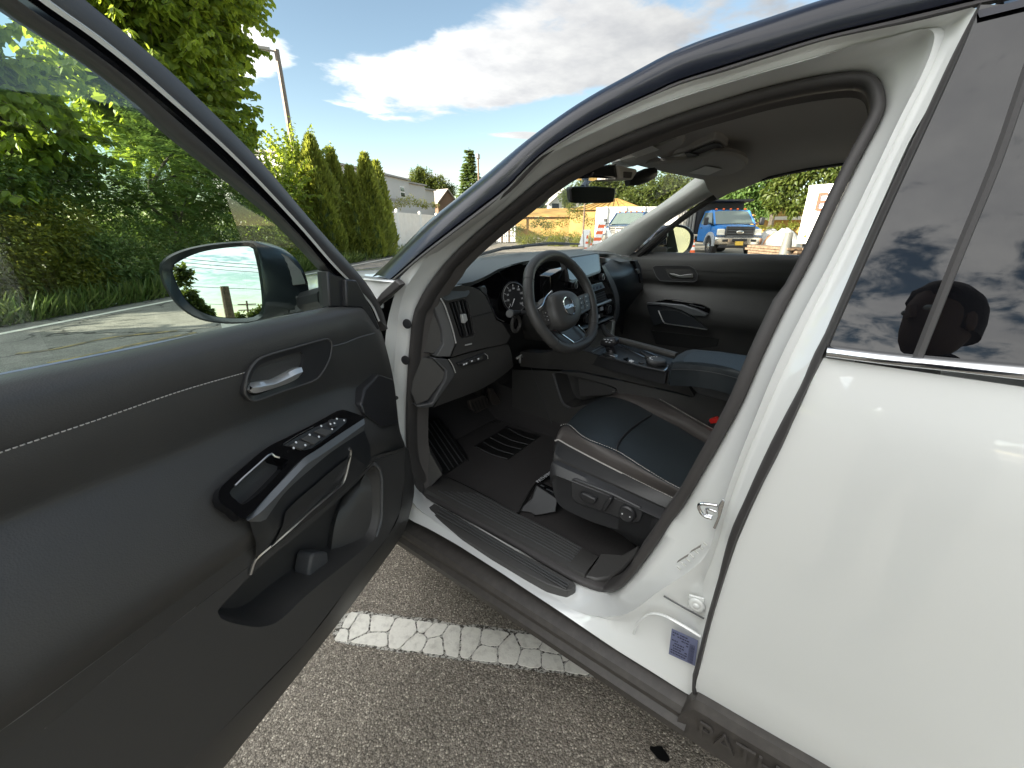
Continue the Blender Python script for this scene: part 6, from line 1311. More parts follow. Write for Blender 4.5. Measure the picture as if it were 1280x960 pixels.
# ----------------------------------------------------------------- passenger door, right pillar, roof lining
def far_side():
    d = thing('passenger_door', (1.84, .5, .45), None, None); d.parent = suv; ORG[d] = Vector((1.84, .5, .45)); d.location = ORG[d] - ORG[suv]
    prof = [(1.88, 1.205), (1.815, 1.205), (1.80, 1.195), (1.785, 1.165), (1.785, 1.10), (1.79, 1.06), (1.815, 1.035), (1.815, 1.02), (1.80, .99), (1.77, .93), (1.755, .86), (1.77, .82), (1.80, .78), (1.80, .60), (1.83, .45)]
    rows = [[Vector((x, y, z + .02 * (1 - f))) for x, z in prof] for f, y in [(k / 10, -.12 + 1.18 * k / 10) for k in range(11)]]
    b = MB(); b.loft(rows); b.done('door_trim', LEA, d, smooth=50)
    xq = 1.782; F = lambda pts, v=xq: X_(pts, v)
    ob_ = [(815.5, 334), (819, 332), (850, 332), (862, 332.5), (868, 336), (872, 343), (871.5, 350), (868, 352.5), (845, 352), (825, 351), (820, 345)]; ib = [(831, 336), (850, 335.5), (862, 336), (867, 341), (868, 348), (864, 350), (840, 349.5), (836, 346)]
    O = F(ob_); I = F(ib); b = MB(); b.holes(O, [I]); c = sum(I, Vector()) / len(I); i2 = [p.lerp(c, .08) + Vector((.03, 0, 0)) for p in I]; b.loft([I, i2], cu=True); b.poly(i2); b.loft([O, [p + Vector((.01, 0, 0)) for p in O]], cu=True); b.done('handle_bezel', PLAS, d)
    pip('bezel_rim', F(ob_ + ob_[:1], xq - .001), .002, PLAG, d, 5)
    plate('door_handle', F([(837, 342), (842, 342.3), (850, 344.5), (858, 343), (865.5, 342.5), (866, 346.8), (856, 347.2), (849, 347), (840, 344.5)], xq - .004), (.008, 0, 0), CHR, d, .001)
    pip('seam', F([(797, 337), (805, 337.5), (814, 337.3)], xq - .0005), .0015, PLAS, d, 4); pip('seam', F([(871, 338), (900, 340), (990, 341)], xq - .0005), .0015, PLAS, d, 4)
    plate('pull_edge', [PX(x, y, 1.735) for x, y in [(808, 378.5), (827, 378.8), (853, 381), (870, 386.5), (885, 392.5), (882, 395.5), (866, 395), (852, 388), (840, 384.5), (823, 381.6), (809, 381.3)]], (.03, 0, 0), SILV, d, .003)
    plate('pull_housing', [PX(x, y, 1.742) for x, y in [(808, 381), (823, 382), (840, 385), (852, 388.5), (866, 396), (884, 412), (850, 408), (830, 403.5), (818, 408), (813, 398)]], (.03, 0, 0), PLAD, d, .002)
    pip('pull_trim', [PX(x, y, 1.738) for x, y in [(823, 388), (825.5, 394), (830, 403), (836, 405), (860, 408.5), (884, 412)]], .0032, CHR, d, 5, 20)
    pip('pull_trim', [PX(x, y, 1.738) for x, y in [(823, 388), (835, 387.5), (849, 389.5), (862, 396)]], .0014, PLAG, d, 4, 12)
    plate('switch_panel', [PX(x, y, 1.75) for x, y in [(818, 378), (826, 375), (840, 374.5), (858, 377), (878, 381), (887, 386), (886, 392), (870, 385), (853, 380), (830, 378)]], (.02, 0, .0), GBLK, d, .003)
    pip('panel_trim', [PX(x, y, 1.748) for x, y in [(825, 376), (831, 374.2), (840, 374.6)]], .0024, CHR, d, 4); pip('panel_trim', [PX(x, y, 1.748) for x, y in [(862, 380.5), (872, 383), (881, 385)]], .0026, SILV, d, 4)
    plate('door_pocket', [PX(x, y, 1.80) for x, y in [(815, 413), (850, 417), (885, 421), (899, 424), (897, 432), (870, 436), (820, 430)]], (-.004, 0, 0), RUBP, d)
    # glass, belt line, mirror
    gl = [PX(800, 321, 1.83), PX(1010, 321, 1.83), PX(1062, 202, 1.66), PX(1000, 211, 1.66), PX(935, 227, 1.665), PX(870, 262, 1.69), PX(835, 288, 1.74)]
    b = MB(); b.poly(gl); b.done('door_glass', GLSW, d, smooth=0)
    pip('belt_seal', [PX(797, 320.4, 1.82), PX(880, 320.6, 1.82), PX(1012, 323, 1.82)], .006, RUB, d, 6)
    fr = [(798, 319), (815, 304), (835, 287), (870, 261), (900, 243.5), (935, 227.5), (1000, 211), (1060, 201.5)]; b = MB(); A = [PX(x, y, v) for (x, y), v in zip(fr, (1.80, 1.77, 1.74, 1.69, 1.67, 1.66, 1.65, 1.65))]; b.tube(cr(A, 40), .015, 8); b.done('window_seal', RUB, d)
    plate('sail_panel', [PX(x, y, 1.80) for x, y in [(790, 319), (812, 300), (834, 286), (834, 296), (806, 320)]], (.02, 0, 0), PLAS, d, .003)
    # outside mirror
    mc = PX(850, 301, 1.99); mn = Vector((-.62, -.76, .02)).normalized(); Q = lambda pts, s=0.: [pl(x, y, mc - mn * s, mn) for x, y in pts]
    gp = cr(Q([(835, 284), (846, 283.8), (856, 286), (862, 292), (862.5, 300), (860, 309), (853, 316), (840, 318), (835, 318)], .004), 36, True); b = MB(); b.poly(gp); b.done('mirror_glass', MIRR, d, smooth=0)
    hp = [(807, 318), (808, 305), (815, 295), (824, 287), (834, 281.5), (848, 280.5), (860, 284), (867, 292), (867.5, 301), (864, 311), (857, 318), (845, 321), (815, 321)]
    H = cr(Q(hp), 48, True); c = sum(H, Vector()) / 48; b = MB(); g2 = [min(gp, key=lambda q: (q - p).length) for p in H]
    b.loft([[g2[i].lerp(H[i], .15) for i in range(48)], [H[i].lerp(g2[i], .2) + mn * .006 for i in range(48)], H, [p.lerp(c, .05) - mn * .07 for p in H], [p.lerp(c, .35) - mn * .13 for p in H]], cu=True); b.poly([p.lerp(c, .35) - mn * .13 for p in H]); b.done('mirror_housing', MIRH, d, smooth=50)
    plate('mirror_foot', Q([(806, 308), (834, 308.5), (834, 320), (806, 321)], -.012), mn * -.03, PLAS, d, .004)
    plate('mirror_cover', Q([(812, 300), (820, 290), (833, 283), (834, 306), (811, 306)], -.008), mn * -.02, mat('blue_black_cap', (.008, .013, .022), .15, coat=1), d, .004)
    # right pillar lining
    L_ = [(724, 314), (748, 304), (771, 290.5), (795, 275), (820, 259), (845, 241), (868, 223)]; M_ = [(755, 316), (778, 303), (797, 289), (815, 276), (836, 261), (858, 246), (880, 231)]; R_ = [(786, 319.5), (797, 308), (812, 294), (828, 280), (848, 267), (868, 255), (890, 243)]
    xs = lambda i, a, b_: a + (b_ - a) * i / 6
    A = cr([PX(x, y, xs(i, 1.74, 1.60)) for i, (x, y) in enumerate(L_ + [(888, 207)])], 24); B = cr([PX(x, y, xs(i, 1.735, 1.59)) for i, (x, y) in enumerate(M_ + [(900, 216)])], 24); C = cr([PX(x, y, xs(i, 1.79, 1.64)) for i, (x, y) in enumerate(R_ + [(912, 232)])], 24)
    b = MB(); b.loft([A, [A[i].lerp(B[i], .5) + Vector((-.006, 0, .002)) for i in range(24)], B, [B[i].lerp(C[i], .6) + Vector((-.004, 0, 0)) for i in range(24)], C, [p + Vector((.04, 0, 0)) for p in C]]); b.done('pillar_trim', HEADP, suv, smooth=60)
    # roof lining: crowned sheet with rolled sides, its front edge at the screen header
    rows = []
    for y, dz, ze in ((.58, -.035, 1.478), (.53, -.016, 1.502), (.44, -.004, 1.532), (.33, 0.0, 1.561), (.2, 0.004, 1.582), (.08, .006, 1.594), (-.1, 0.01, 1.602), (-.5, .01, 1.602), (-1.4, -.02, 1.58)):
        zc = 1.618 + dz; rows.append([Vector((x, y - (.05 * (abs(x - .97) / .7) ** 2 if y > .4 else 0), z)) for x, z in ((.235, zc - .040), (.245, zc - .034), (.30, zc - .022), (.45, zc - .008), (.97, zc), (1.40, zc - .006), (1.52, min(zc - .01, ze + .035)), (1.60, min(zc - .014, ze + .016)), (1.652, ze))])
    b = MB(); b.loft(rows); hl = b.done('headliner', HEAD, suv, smooth=70)
    # driver-side pillar lining seen edge on, and header over the door
    # sun visors with their labels
    def visor(pts, zz, lab, m=HEADV):
        P = cr([PZ(x, y, z) for (x, y), z in zip(pts, zz)], 40, True); c = sum(P, Vector()) / 40; b = MB(); b.loft([[p.lerp(c, .04) + Vector((0, 0, .012)) for p in P], P, [p.lerp(c, .05) + Vector((0, 0, -.008)) for p in P]], cu=True); b.poly([p.lerp(c, .05) + Vector((0, 0, -.008)) for p in P]); v = b.done('sun_visor', m, suv, smooth=60)
        z = sum(zz) / len(zz) - .012; plate('visor_label', [PZ(x, y, z) for x, y in lab], (0, 0, -.001), HEADP, v)
    visor([(764, 201), (800, 190), (838, 172), (852, 166), (857, 170), (854, 177), (840, 185), (815, 196), (790, 206), (775, 206)], [1.578] * 10, [(787, 192.5), (814, 181.5), (824, 187), (795, 197)])
    visor([(806, 206), (830, 201), (868, 198), (895, 189), (920, 191), (934, 198), (934, 205), (922, 213), (900, 219), (880, 221.5), (850, 217)], [1.572] * 11, [(861, 216), (882, 207.5), (903, 211), (885, 219)])
    oc = plate('roof_console', [PZ(x, y, 1.592) for x, y in [(836, 195), (846, 191), (857, 189), (892, 175), (902, 177), (909, 184), (900, 189), (871, 201), (860, 204), (848, 202)]], (0, 0, .03), HEAD, suv, .006)
    plate('map_lamp', [PZ(x, y, 1.589) for x, y in [(836, 195.5), (855, 190), (866, 196), (870, 200.5), (858, 203.5), (847, 201.5)]], (0, 0, -.006), HEADP, oc, .003); plate('lamp_lens', [PZ(x, y, 1.581) for x, y in [(856, 190.5), (861, 189.5), (879, 194.5), (868, 200), (860, 196)]], (0, 0, -.004), PLAG, oc, .001)
    plate('console_lid', [PZ(x, y, 1.587) for x, y in [(863, 189), (892, 177.5), (901, 179), (906, 184), (880, 193.5)]], (0, 0, -.004), mat('lid_plastic', (.10, .096, .09), .5), oc, .003)
    b = MB(); g = [PX(x, y, 1.60) for x, y in [(949, 211), (951, 200), (965, 193), (990, 188), (1015, 183.5), (1030, 182), (1031, 190)]]; b.tube(cr(g, 24), .013, 8); b.done('grab_handle', HEADD, suv)
    # mirror, camera pod
    y1 = .70; mp = [(711.5, 236), (714, 233.5), (740, 233), (766, 235), (769, 237), (768, 247), (765, 253), (740, 254), (717, 253.5), (713, 250)]
    mn2 = Vector((-.42, -.9, -.05)).normalized(); p0 = PY(740, 243, y1); Q2 = lambda pts, s=0.: [pl(x, y, p0 - mn2 * s, mn2) for x, y in pts]
    P = cr(Q2(mp), 40, True); c = sum(P, Vector()) / 40; b = MB(); b.loft([[p.lerp(c, .06) + mn2 * .004 for p in P], P, [p.lerp(c, .02) - mn2 * .018 for p in P], [p.lerp(c, .5) - mn2 * .03 for p in P]], cu=True); b.poly([p.lerp(c, .5) - mn2 * .03 for p in P]); rm = b.done('rear_mirror', PLAS, suv, smooth=50)
    b = MB(); b.poly([p.lerp(c, .07) + mn2 * .0045 for p in P]); b.done('mirror_glass', mat('dim_mirror', (.35, .36, .36), .0, metal=1.0), rm, smooth=0)
    pip('mirror_stalk', [PY(728, 235, .74), PY(733, 228, .78), PY(740, 222, .8)], .010, PLAS, rm, 8); pip('mirror_wire', [PY(735, 233, .74), PY(734, 224, .78)], .003, PLAS, rm, 5)
    plate('camera_pod', [PY(x, y, .62) for x, y in [(742, 211), (760, 206), (772, 204.5), (775, 224), (742, 222)]], (0, .1, 0), GBLK, suv, .006); plate('camera_pod', [PY(x, y, .61) for x, y in [(773, 206), (796, 211), (798, 213), (791, 225), (776, 224.5)]], (0, .1, 0), HEAD, suv, .008); plate('pod_button', [PY(x, y, .605) for x, y in [(781, 214.5), (791, 215), (789.5, 222.5), (781, 222)]], (0, .01, 0), HEADD, suv, .002)
    p, q = PY(784, 228, .64), PY(817, 216, .60); b = MB(); b.tube([p, p.lerp(q, .35), p.lerp(q, .7), q], [.012, .022, .024, .018], 12); b.done('sensor_barrel', PLAS, suv)
HEADV = mat('visor_vinyl', (0.46, 0.44, 0.41), .8); HEADD = mat('dark_lining', (0.11, 0.10, 0.095), .9)
far_side()
def liners():
    # inside faces of the near pillars and door opening, following the seal
    n = len(SEALR); b = MB(); rows = []
    for i in range(n):
        p = SEALR[i][5]; dz = -.05 if p.z < .56 else 0.0; rows.append([p + Vector((.0, 0, dz)), p + Vector((.05, 0, dz))])
    b.loft(rows, cv=True); b.done('opening_liner', HEADD, suv, smooth=60)
liners()
# ================================================================= beyond the car
def gpt(px, dist, z=0.0):                       # ground point under a picture column, at a horizontal distance
    p = azray(px, 281, dist); return Vector((p.x, p.y, z))
def hgt(px, py, dist): return azray(px, py, dist).z
VINYL = mat('white_vinyl', (0.80, 0.78, 0.74), .45, var=(3, (0.72, 0.70, 0.66), .4, .7)); SIDING = mat('grey_siding', (0.50, 0.49, 0.48), .7); SHING = mat('grey_roofing', (0.30, 0.29, 0.28), .9, bump=('noise', 12, .5, .02))
BROWN = mat('brown_shingle', (0.15, 0.10, 0.07), .9, var=(6, (0.16, 0.09, 0.05), .4, .6)); TANR = mat('tan_roofing', (0.27, 0.24, 0.21), .9); DGL = mat('window_glass_dark', (0.03, 0.035, 0.04), .05, spec=.8); WTRIM = mat('white_trim', (0.70, 0.70, 0.68), .6)
YEL = mat('yellow_sheet', (0.42, 0.26, 0.07), .7, var=(.8, (0.30, 0.18, 0.05), .4, .6)); ORG_ = mat('orange_plastic', (0.75, 0.12, 0.02), .5); WPL = mat('white_reflective', (0.80, 0.80, 0.78), .4)
STEEL = mat('galvanised_steel', (0.33, 0.31, 0.29), .45, metal=.6); TIMB = mat('weathered_timber', (0.22, 0.15, 0.10), .9, bump=('noise', 20, .6, .01), var=(9, (.13, .09, .06), .4, .6))
# white vinyl fence beside the cedars
def vinyl_fence():
    st = [(474, 24.0), (482, 25.0), (497, 27.2), (525.5, 31.6), (546, 36.0), (563, 41.0), (577, 46.0)]
    root = thing('vinyl_fence', gpt(482, 25), 'white vinyl panel fence beside the cedars', 'fence')
    P = [gpt(x, d) for x, d in st]; H = 2.08
    for k, p in enumerate(P): b = MB(); b.box(p + Vector((0, 0, H / 2 + .04)), (.14, .14, H + .08)); b.lathe(p + Vector((0, 0, H + .08)), (0, 0, 1), [(.12, 0), (.12, .02), (0, .10)], 4); b.done('post', VINYL, root, smooth=0)
    for a, c in zip(P, P[1:]):
        d = (c - a).normalized(); q = Vector((-d.y, d.x, 0)); L_ = (c - a).length
        for z0, z1 in ((.05, .20), (H - .16, H - .02)): b = MB(); b.prism([a + d * .07 + q * .03 + UP * z0, c - d * .07 + q * .03 + UP * z0, c - d * .07 + q * .03 + UP * z1, a + d * .07 + q * .03 + UP * z1], -q * .06); b.done('rail', VINYL, root, smooth=0)
        n = max(4, int(L_ / .30)); 
        for k in range(n):
            u0, u1 = .07 + (L_ - .14) * k / n, .07 + (L_ - .14) * (k + 1) / n - .008; b = MB(); o = q * (.012 + .003 * (k % 2)); b.prism([a + d * u0 + o + UP * .2, a + d * u1 + o + UP * .2, a + d * u1 + o + UP * (H - .16), a + d * u0 + o + UP * (H - .16)], -q * .022); b.done('fence_board', VINYL, root, smooth=0)
vinyl_fence()
def siding_wall(b, a, c, z0, z1, q, step=.19):
    n = int((z1 - z0) / step)
    for k in range(n): za, zb = z0 + k * step, z0 + (k + 1) * step; b.loft([[a + UP * za + q * .02, c + UP * za + q * .02], [a + UP * zb, c + UP * zb]])
def grey_house():
    a, m, c, e = gpt(372, 36), gpt(515, 53), gpt(538, 57), gpt(553, 60); H1, H2, H3 = 6.0, hgt(526, 230.5, 55), hgt(545, 237.5, 58.5)
    root = thing('house', a, 'long grey house with lap siding behind the white fence', 'house'); d = (e - a).normalized(); q = Vector((d.y, -d.x, 0))
    if q.dot(CAM - a) < 0: q = -q
    for p0, p1, h in ((a, m, H1), (m + q * .0 - q * .4, c - q * .4, H2), (c - q * .9, e - q * .9, H3)):
        b = MB(); siding_wall(b, p0, p1, 0, h, q); b.prism([p0 - q * .05, p1 - q * .05, p1 - q * 7, p0 - q * 7], (0, 0, h)); b.done('wall', SIDING, root, smooth=0)
        b = MB(); b.prism([p0 + q * .25 - d * .2 + UP * h, p1 + q * .25 + d * .1 + UP * h, p1 - q * 7.2 + d * .1 + UP * (h + .25), p0 - q * 7.2 - d * .2 + UP * (h + .25)], (0, 0, .16)); b.done('roof', SHING, root, smooth=0)
    p = gpt(505.5, 51.4) + q * .06; z0, z1 = hgt(505.5, 246, 51.4), hgt(505.5, 234, 51.4)
    b = MB(); b.prism([p - d * .55 + UP * (z0 - .1), p + d * .55 + UP * (z0 - .1), p + d * .55 + UP * (z1 + .1), p - d * .55 + UP * (z1 + .1)], q * .07); w = b.done('window', WTRIM, root, smooth=0)
    for z in (z0, (z0 + z1) / 2 + .05): b = MB(); b.prism([p + q * .075 - d * .45 + UP * z, p + q * .075 + d * .45 + UP * z, p + q * .075 + d * .45 + UP * (z + (z1 - z0) / 2 - .08), p + q * .075 - d * .45 + UP * (z + (z1 - z0) / 2 - .08)], q * .01); b.done('pane', DGL, w, smooth=0)
    b = MB(); p0, p1 = gpt(476, 44) + q * .3, gpt(512, 50) + q * .3; b.prism([p0 + UP * hgt(480, 249, 44), p1 + UP * hgt(480, 249, 44), p1 + UP * (hgt(480, 249, 44) + .2), p0 + UP * (hgt(480, 249, 44) + .2)], -q * .4); b.done('awning', SHING, root, smooth=0)
grey_house()
def gable(name, px0, px1, dist, ze, zp, depth, wall, roof, label, cat, rot=0.0, wins=()):
    a, c = gpt(px0, dist), gpt(px1, dist + rot); d = (c - a).normalized(); q = Vector((d.y, -d.x, 0)); L_ = (c - a).length
    if q.dot(CAM - a) < 0: q = -q
    root = thing(name, (a + c) / 2, label, cat); pk = (a + c) / 2
    b = MB(); b.prism([a, c, c + UP * ze, pk + UP * zp, a + UP * ze], -q * depth); b.done('wall', wall, root, smooth=0)
    b = MB()
    for s0, s1 in ((a - d * .3, pk), (c + d * .3, pk)):
        z0 = ze - .25; e0 = s0 + UP * z0 + q * .35; e1 = s1 + UP * (zp + .1) + q * .35; b.prism([e0, e1, e1 - q * (depth + .6), e0 - q * (depth + .6)], (0, 0, .16))
    b.done('roof', roof, root, smooth=0)
    for (u, z, w_, h) in wins:
        p = a + d * (u * L_) + q * .02 + UP * z; b = MB(); b.prism([p - d * w_ * .62, p + d * w_ * .62, p + d * w_ * .62 + UP * h * 1.12, p - d * w_ * .62 + UP * h * 1.12], q * .06); w = b.done('window', WTRIM, root, smooth=0); b = MB(); b.prism([p + q * .07 - d * w_ * .5 + UP * .06 * h, p + q * .07 + d * w_ * .5 + UP * .06 * h, p + q * .07 + d * w_ * .5 + UP * h, p + q * .07 - d * w_ * .5 + UP * h], q * .02); b.done('pane', DGL, w, smooth=0)
    return root
gable('house', 549, 572, 70, hgt(560, 253, 70), hgt(560, 237.5, 70), 9, BROWN, TANR, 'small brown gabled house at the end of the grey house', 'house', 2, ((.62, 2.6, .9, .9),))
gable('house', 686, 722, 78, hgt(700, 254, 78), hgt(704, 237, 78), 10, WTRIM, mat('white_roofing', (.50, .48, .45), .8), 'white gabled house beyond the yellow building', 'house', 2, ((.2, hgt(700, 266, 78), 1.3, 1.5), (.62, hgt(700, 266, 78), 1.6, 1.4), (.5, hgt(704, 247, 78), .8, 1.2)))
def yellow_shed():
    a, c = gpt(640, 58), gpt(735, 56); root = thing('shed', a, 'long yellow shed with a yellow roof behind the green weeds', 'shed'); d = (c - a).normalized(); q = Vector((d.y, -d.x, 0)); q = q if q.dot(CAM - a) > 0 else -q
    h = hgt(690, 271, 57); b = MB(); b.prism([a, c, c + UP * h, a + UP * h], -q * 8); b.done('wall', YEL, root, smooth=0)
    b = MB(); b.prism([a + q * .5 + UP * h, c + q * .5 + UP * h, c - q * 4 + UP * (h + 1.0), a - q * 4 + UP * (h + 1.0)], (0, 0, .12)); b.done('roof', YEL, root, smooth=0)
    a, c = gpt(712, 52), gpt(800, 50); root = thing('shed', a, 'yellow hipped shed roof rising behind the white container', 'shed'); h = hgt(750, 262, 51); hp = hgt(768, 247.5, 53); d = (c - a).normalized()
    b = MB(); b.prism([a, c, c + UP * h, a + UP * h], -q * 9); b.done('wall', YEL, root, smooth=0)
    m = a.lerp(c, .66) - q * 4.5 + UP * hp; m2 = a.lerp(c, .5) - q * 4.5 + UP * hp; A = a - d * .4 + q * .4 + UP * h; C_ = c + d * .4 + q * .4 + UP * h; b = MB(); b.add([A, C_, m, m2, A - q * 10, C_ - q * 10], [(0, 1, 2, 3), (4, 3, 2, 5), (0, 3, 4), (1, 5, 2)]); b.done('roof', YEL, root, smooth=0)
    for k in range(9): p = a.lerp(c, .1 * (k + 1)); b = MB(); b.tube([p + q * .42 + UP * (h + .03), m2.lerp(m, .1 * k) + UP * .05], .05, 4); b.done('roof_rib', YEL, root, smooth=0)
    a, c = gpt(925, 42), gpt(1030, 40); root = thing('shed', a, 'yellow shed wall among the leaves to the right of the blue truck', 'shed'); h = hgt(965, 258, 41); q2 = Vector((-(c - a).y, (c - a).x, 0)).normalized(); q2 = q2 if q2.dot(CAM - a) > 0 else -q2
    b = MB(); b.prism([a, c, c + UP * h, a + UP * h], -q2 * 6); b.done('wall', YEL, root, smooth=0); b = MB(); z = hgt(965, 275, 41); b.prism([a + q2 * .4 + UP * z, c + q2 * .4 + UP * z, c + q2 * .4 + UP * (z + .25), a + q2 * .4 + UP * (z + .25)], -q2 * .4); b.done('rail', WTRIM, root, smooth=0)
yellow_shed()
def container():
    a, m, c = gpt(744, 31.5), gpt(757, 30), gpt(850, 31); h = hgt(757, 258.5, 30); root = thing('container', m, 'white storage container standing behind the dark blue pickup', 'container')
    d = (c - m).normalized(); q = Vector((d.y, -d.x, 0)); q = q if q.dot(CAM - m) > 0 else -q
    b = MB(); b.prism([m, c, c + (a - m) * 1.5, a], (0, 0, h)); b.done('body', VINYL, root, smooth=0)
    for k in range(5):
        p = m + d * ((c - m).length * k / 4); b = MB(); b.box(p + q * .02 + UP * h / 2, (.16, .16, h)); b.done('frame_post', VINYL, root, smooth=0)
    for z in (.08, h - .08): b = MB(); b.prism([m + q * .05 + UP * (z - .08), c + q * .05 + UP * (z - .08), c + q * .05 + UP * (z + .08), m + q * .05 + UP * (z + .08)], -q * .1); b.done('frame_rail', VINYL, root, smooth=0)
    b = MB()
    for k in range(60): p = m + d * ((c - m).length * (k + .5) / 60); b.box(p + q * .01 + UP * h / 2, (.06, .03, h * .92))
    tag(b.done('corrugation', WPL, root, smooth=0), kind='stuff')
container()
# picket fence and the weeds inside the yard
def pickets():
    root = thing('picket_fence', gpt(605, 34), 'weathered white picket fence left of the green weeds', 'fence'); n = 20
    for k in range(n):
        px = 600 + 44 * k / (n - 1); d = 34 + 4 * k / (n - 1); p = gpt(px, d); h = hgt(640, 279.5, 37) - .12 * ((k * 7) % 3); b = MB(); b.box(p + UP * h / 2, (.10, .13, h)); b.done('picket', VINYL if k % 4 else TIMB, root, smooth=0)
    for z in (.5, 1.2): b = MB(); b.tube([gpt(600, 34.1, z), gpt(644, 38.1, z)], .04, 4); b.done('rail', VINYL, root, smooth=0)
pickets()
def far_blob(px, py, dist, rp): c = azray(px, py, dist); e = azray(px + rp, py, dist); return (tuple(c), (Vector(e) - Vector(c)).length)
def fshrub(name, spec, label, cat, size, dens, m, shp='leaf', group=None):
    lf = LF()
    for px, py, d, r in spec: c, rr = far_blob(px, py, d, r); lf.blob(c, (rr, rr, rr * .8), max(150, int(dens * 3 * rr * rr)), size, shp, inner=.2)
    return tag(lf.done(name, m, base=True), label, cat, group)
fshrub('weed_patch', [(652, 298, 31, 9), (668, 297, 31, 10), (685, 296, 31, 11), (703, 297, 31, 10), (719, 298, 31, 10), (735, 299, 30, 8), (660, 302, 30, 10), (695, 302, 30, 12), (722, 303, 29, 10)], 'bright green weeds in front of the yellow shed', 'weeds', .16, 700, SUNB, 'narrow')
fshrub('bush', [(702, 277, 44, 9), (716, 268, 44, 10), (727, 272, 44, 9), (737, 277, 44, 8), (712, 259, 44, 8), (690, 281, 44, 7), (724, 262, 44, 7)], 'loose yellow green bush in front of the yellow shed roof', 'bush', .18, 120, SUNB)
fshrub('bush', [(668, 279, 40, 6), (676, 276, 40, 7), (682, 281, 40, 6)], 'dark green bush at the left end of the yellow shed', 'bush', .16, 260, WOOD)
fshrub('bush', [(645, 287, 36, 7), (652, 284, 36, 6)], 'small bush at the end of the picket fence', 'bush', .13, 300, WOOD)
fshrub('bush', [(500, 253, 39, 8), (512, 251, 39, 10), (524, 253, 39, 8), (490, 258, 38, 6), (531, 256, 39, 5)], 'feathery yellow bush above the white fence', 'bush', .22, 160, SUNB, 'narrow')
fshrub('bush', [(541, 256, 40, 4), (545, 257, 40, 4)], 'small golden bush above the far end of the white fence', 'bush', .15, 260, SUNB, 'narrow')
fshrub('bush', [(975, 284, 34, 7), (963, 286, 34, 6), (985, 286, 34, 6), (950, 284, 35, 5), (992, 281, 34, 6)], 'pale green bush behind the lumber stack', 'bush', .16, 300, SUNB)
def ftree(spec, label, size, dens, m, group=None, trunk=True):
    c0, r0 = far_blob(*spec[0]); root = thing('tree', (c0[0], c0[1], 0), label, 'tree', group); lf = LF()
    for s in spec: c, rr = far_blob(*s); lf.blob(c, (rr,) * 3, max(250, int(dens * 8 * rr * rr)), size * 1.15, 'leaf', inner=.2, lump=.6)
    lf.done('crown', m, root); b = MB(); p = Vector((c0[0], c0[1], 0)); b.tube([p, p + UP * c0[2] * .6, Vector(c0)], [.22, .17, .06], 7); b.done('trunk', BARK, root); return root
ftree([(535, 228, 85, 12), (522, 222, 85, 10), (548, 232, 85, 12), (560, 238, 86, 10), (516, 232, 85, 9), (525, 214, 85, 6)], 'rounded tree behind the grey house roof', .34, 90, WOOD)
ftree([(800, 245, 58, 16), (818, 236, 58, 17), (838, 230, 58, 18), (786, 252, 58, 14), (825, 254, 58, 18), (850, 240, 58, 18), (800, 262, 57, 14), (850, 262, 57, 14)], 'tall green tree above the white container', .34, 80, WOOD)
ftree([(866, 236, 60, 18), (884, 222, 60, 18), (866, 260, 56, 16), (885, 245, 58, 18), (902, 228, 60, 18), (905, 252, 58, 16)], 'light green tree behind the dump truck body', .34, 80, WOOD)
ftree([(928, 236, 38, 17), (940, 252, 38, 15), (948, 232, 38, 17), (928, 258, 38, 14), (952, 266, 38, 10), (914, 246, 38, 14), (958, 250, 38, 12), (938, 218, 39, 15)], 'dark green tree right above the cab of the blue truck', .26, 130, LOCU)
ftree([(972, 240, 37, 18), (990, 226, 37, 20), (1010, 214, 37, 20), (1036, 206, 37, 22), (968, 258, 36, 9), (992, 262, 36, 9), (1055, 222, 37, 22), (1015, 245, 37, 18), (985, 250, 37, 14), (965, 222, 38, 16)], 'olive green tree behind the white trailer', .30, 90, WOOD)
ftree([(745, 226, 75, 18), (768, 236, 75, 16), (785, 240, 75, 14), (728, 240, 75, 14), (712, 246, 76, 12), (755, 222, 75, 14)], 'olive tree seen above the interior mirror', .40, 60, WOOD)
ftree([(660, 258, 80, 10), (672, 254, 80, 10), (650, 264, 80, 8), (640, 268, 80, 8)], 'distant tree left of the white gabled house', .40, 80, WOOD)
def wood_edge():
    lf = LF()
    for k in range(26):
        az_ = R(40 + 62 * k / 25); d = RNG.uniform(95, 120); h = RNG.uniform(4, 8); c = (CAM.x + math.sin(az_) * d, CAM.y + math.cos(az_) * d, h * .55); lf.blob(c, (5, 5, h * .7), 800, .7, 'leaf', inner=.2)
    tag(lf.done('far_wood', WOOD), 'far belt of trees along the horizon', 'wood', None, 'stuff')
wood_edge()
def conifer(px, ptop, dist):
    top = azray(px, ptop, dist); h = top.z; base = Vector((top.x, top.y, 0)); root = thing('spruce', base, 'tall dark spruce behind the pole near the windscreen pillar', 'tree'); lf = LF()
    for k in range(26):
        f = k / 26; z = h * (.12 + .88 * f); r = 2.6 * (1 - f) ** .9 + .15; n = int(20 * (1 - f) + 7)
        for j in range(n):
            a = RNG.uniform(0, 6.28); rr = r * RNG.uniform(.65, 1.1); m_ = 9; t = np.linspace(.15, 1, m_); P = np.array(base) + np.array([math.cos(a), math.sin(a), 0]) * (t * rr)[:, None]; P[:, 2] = z - .25 * rr * t + .12 * rr * t * t
            d = np.array([math.cos(a), math.sin(a), 0])
            for sg in (-1, 1): lf.add(P, np.tile(d * .7 + np.array([-d[1], d[0], 0]) * sg * .8 + np.array([0, 0, -.25]), (m_, 1)) + RNG.normal(size=(m_, 3)) * .2, np.tile([0, 0, 1.], (m_, 1)), np.full(m_, .62), 'leaf')
    lf.done('crown', IVY, root); b = MB(); b.tube([base, base + UP * h], [.18, .03], 7); b.done('trunk', BARK, root)
conifer(586, 184, 62)
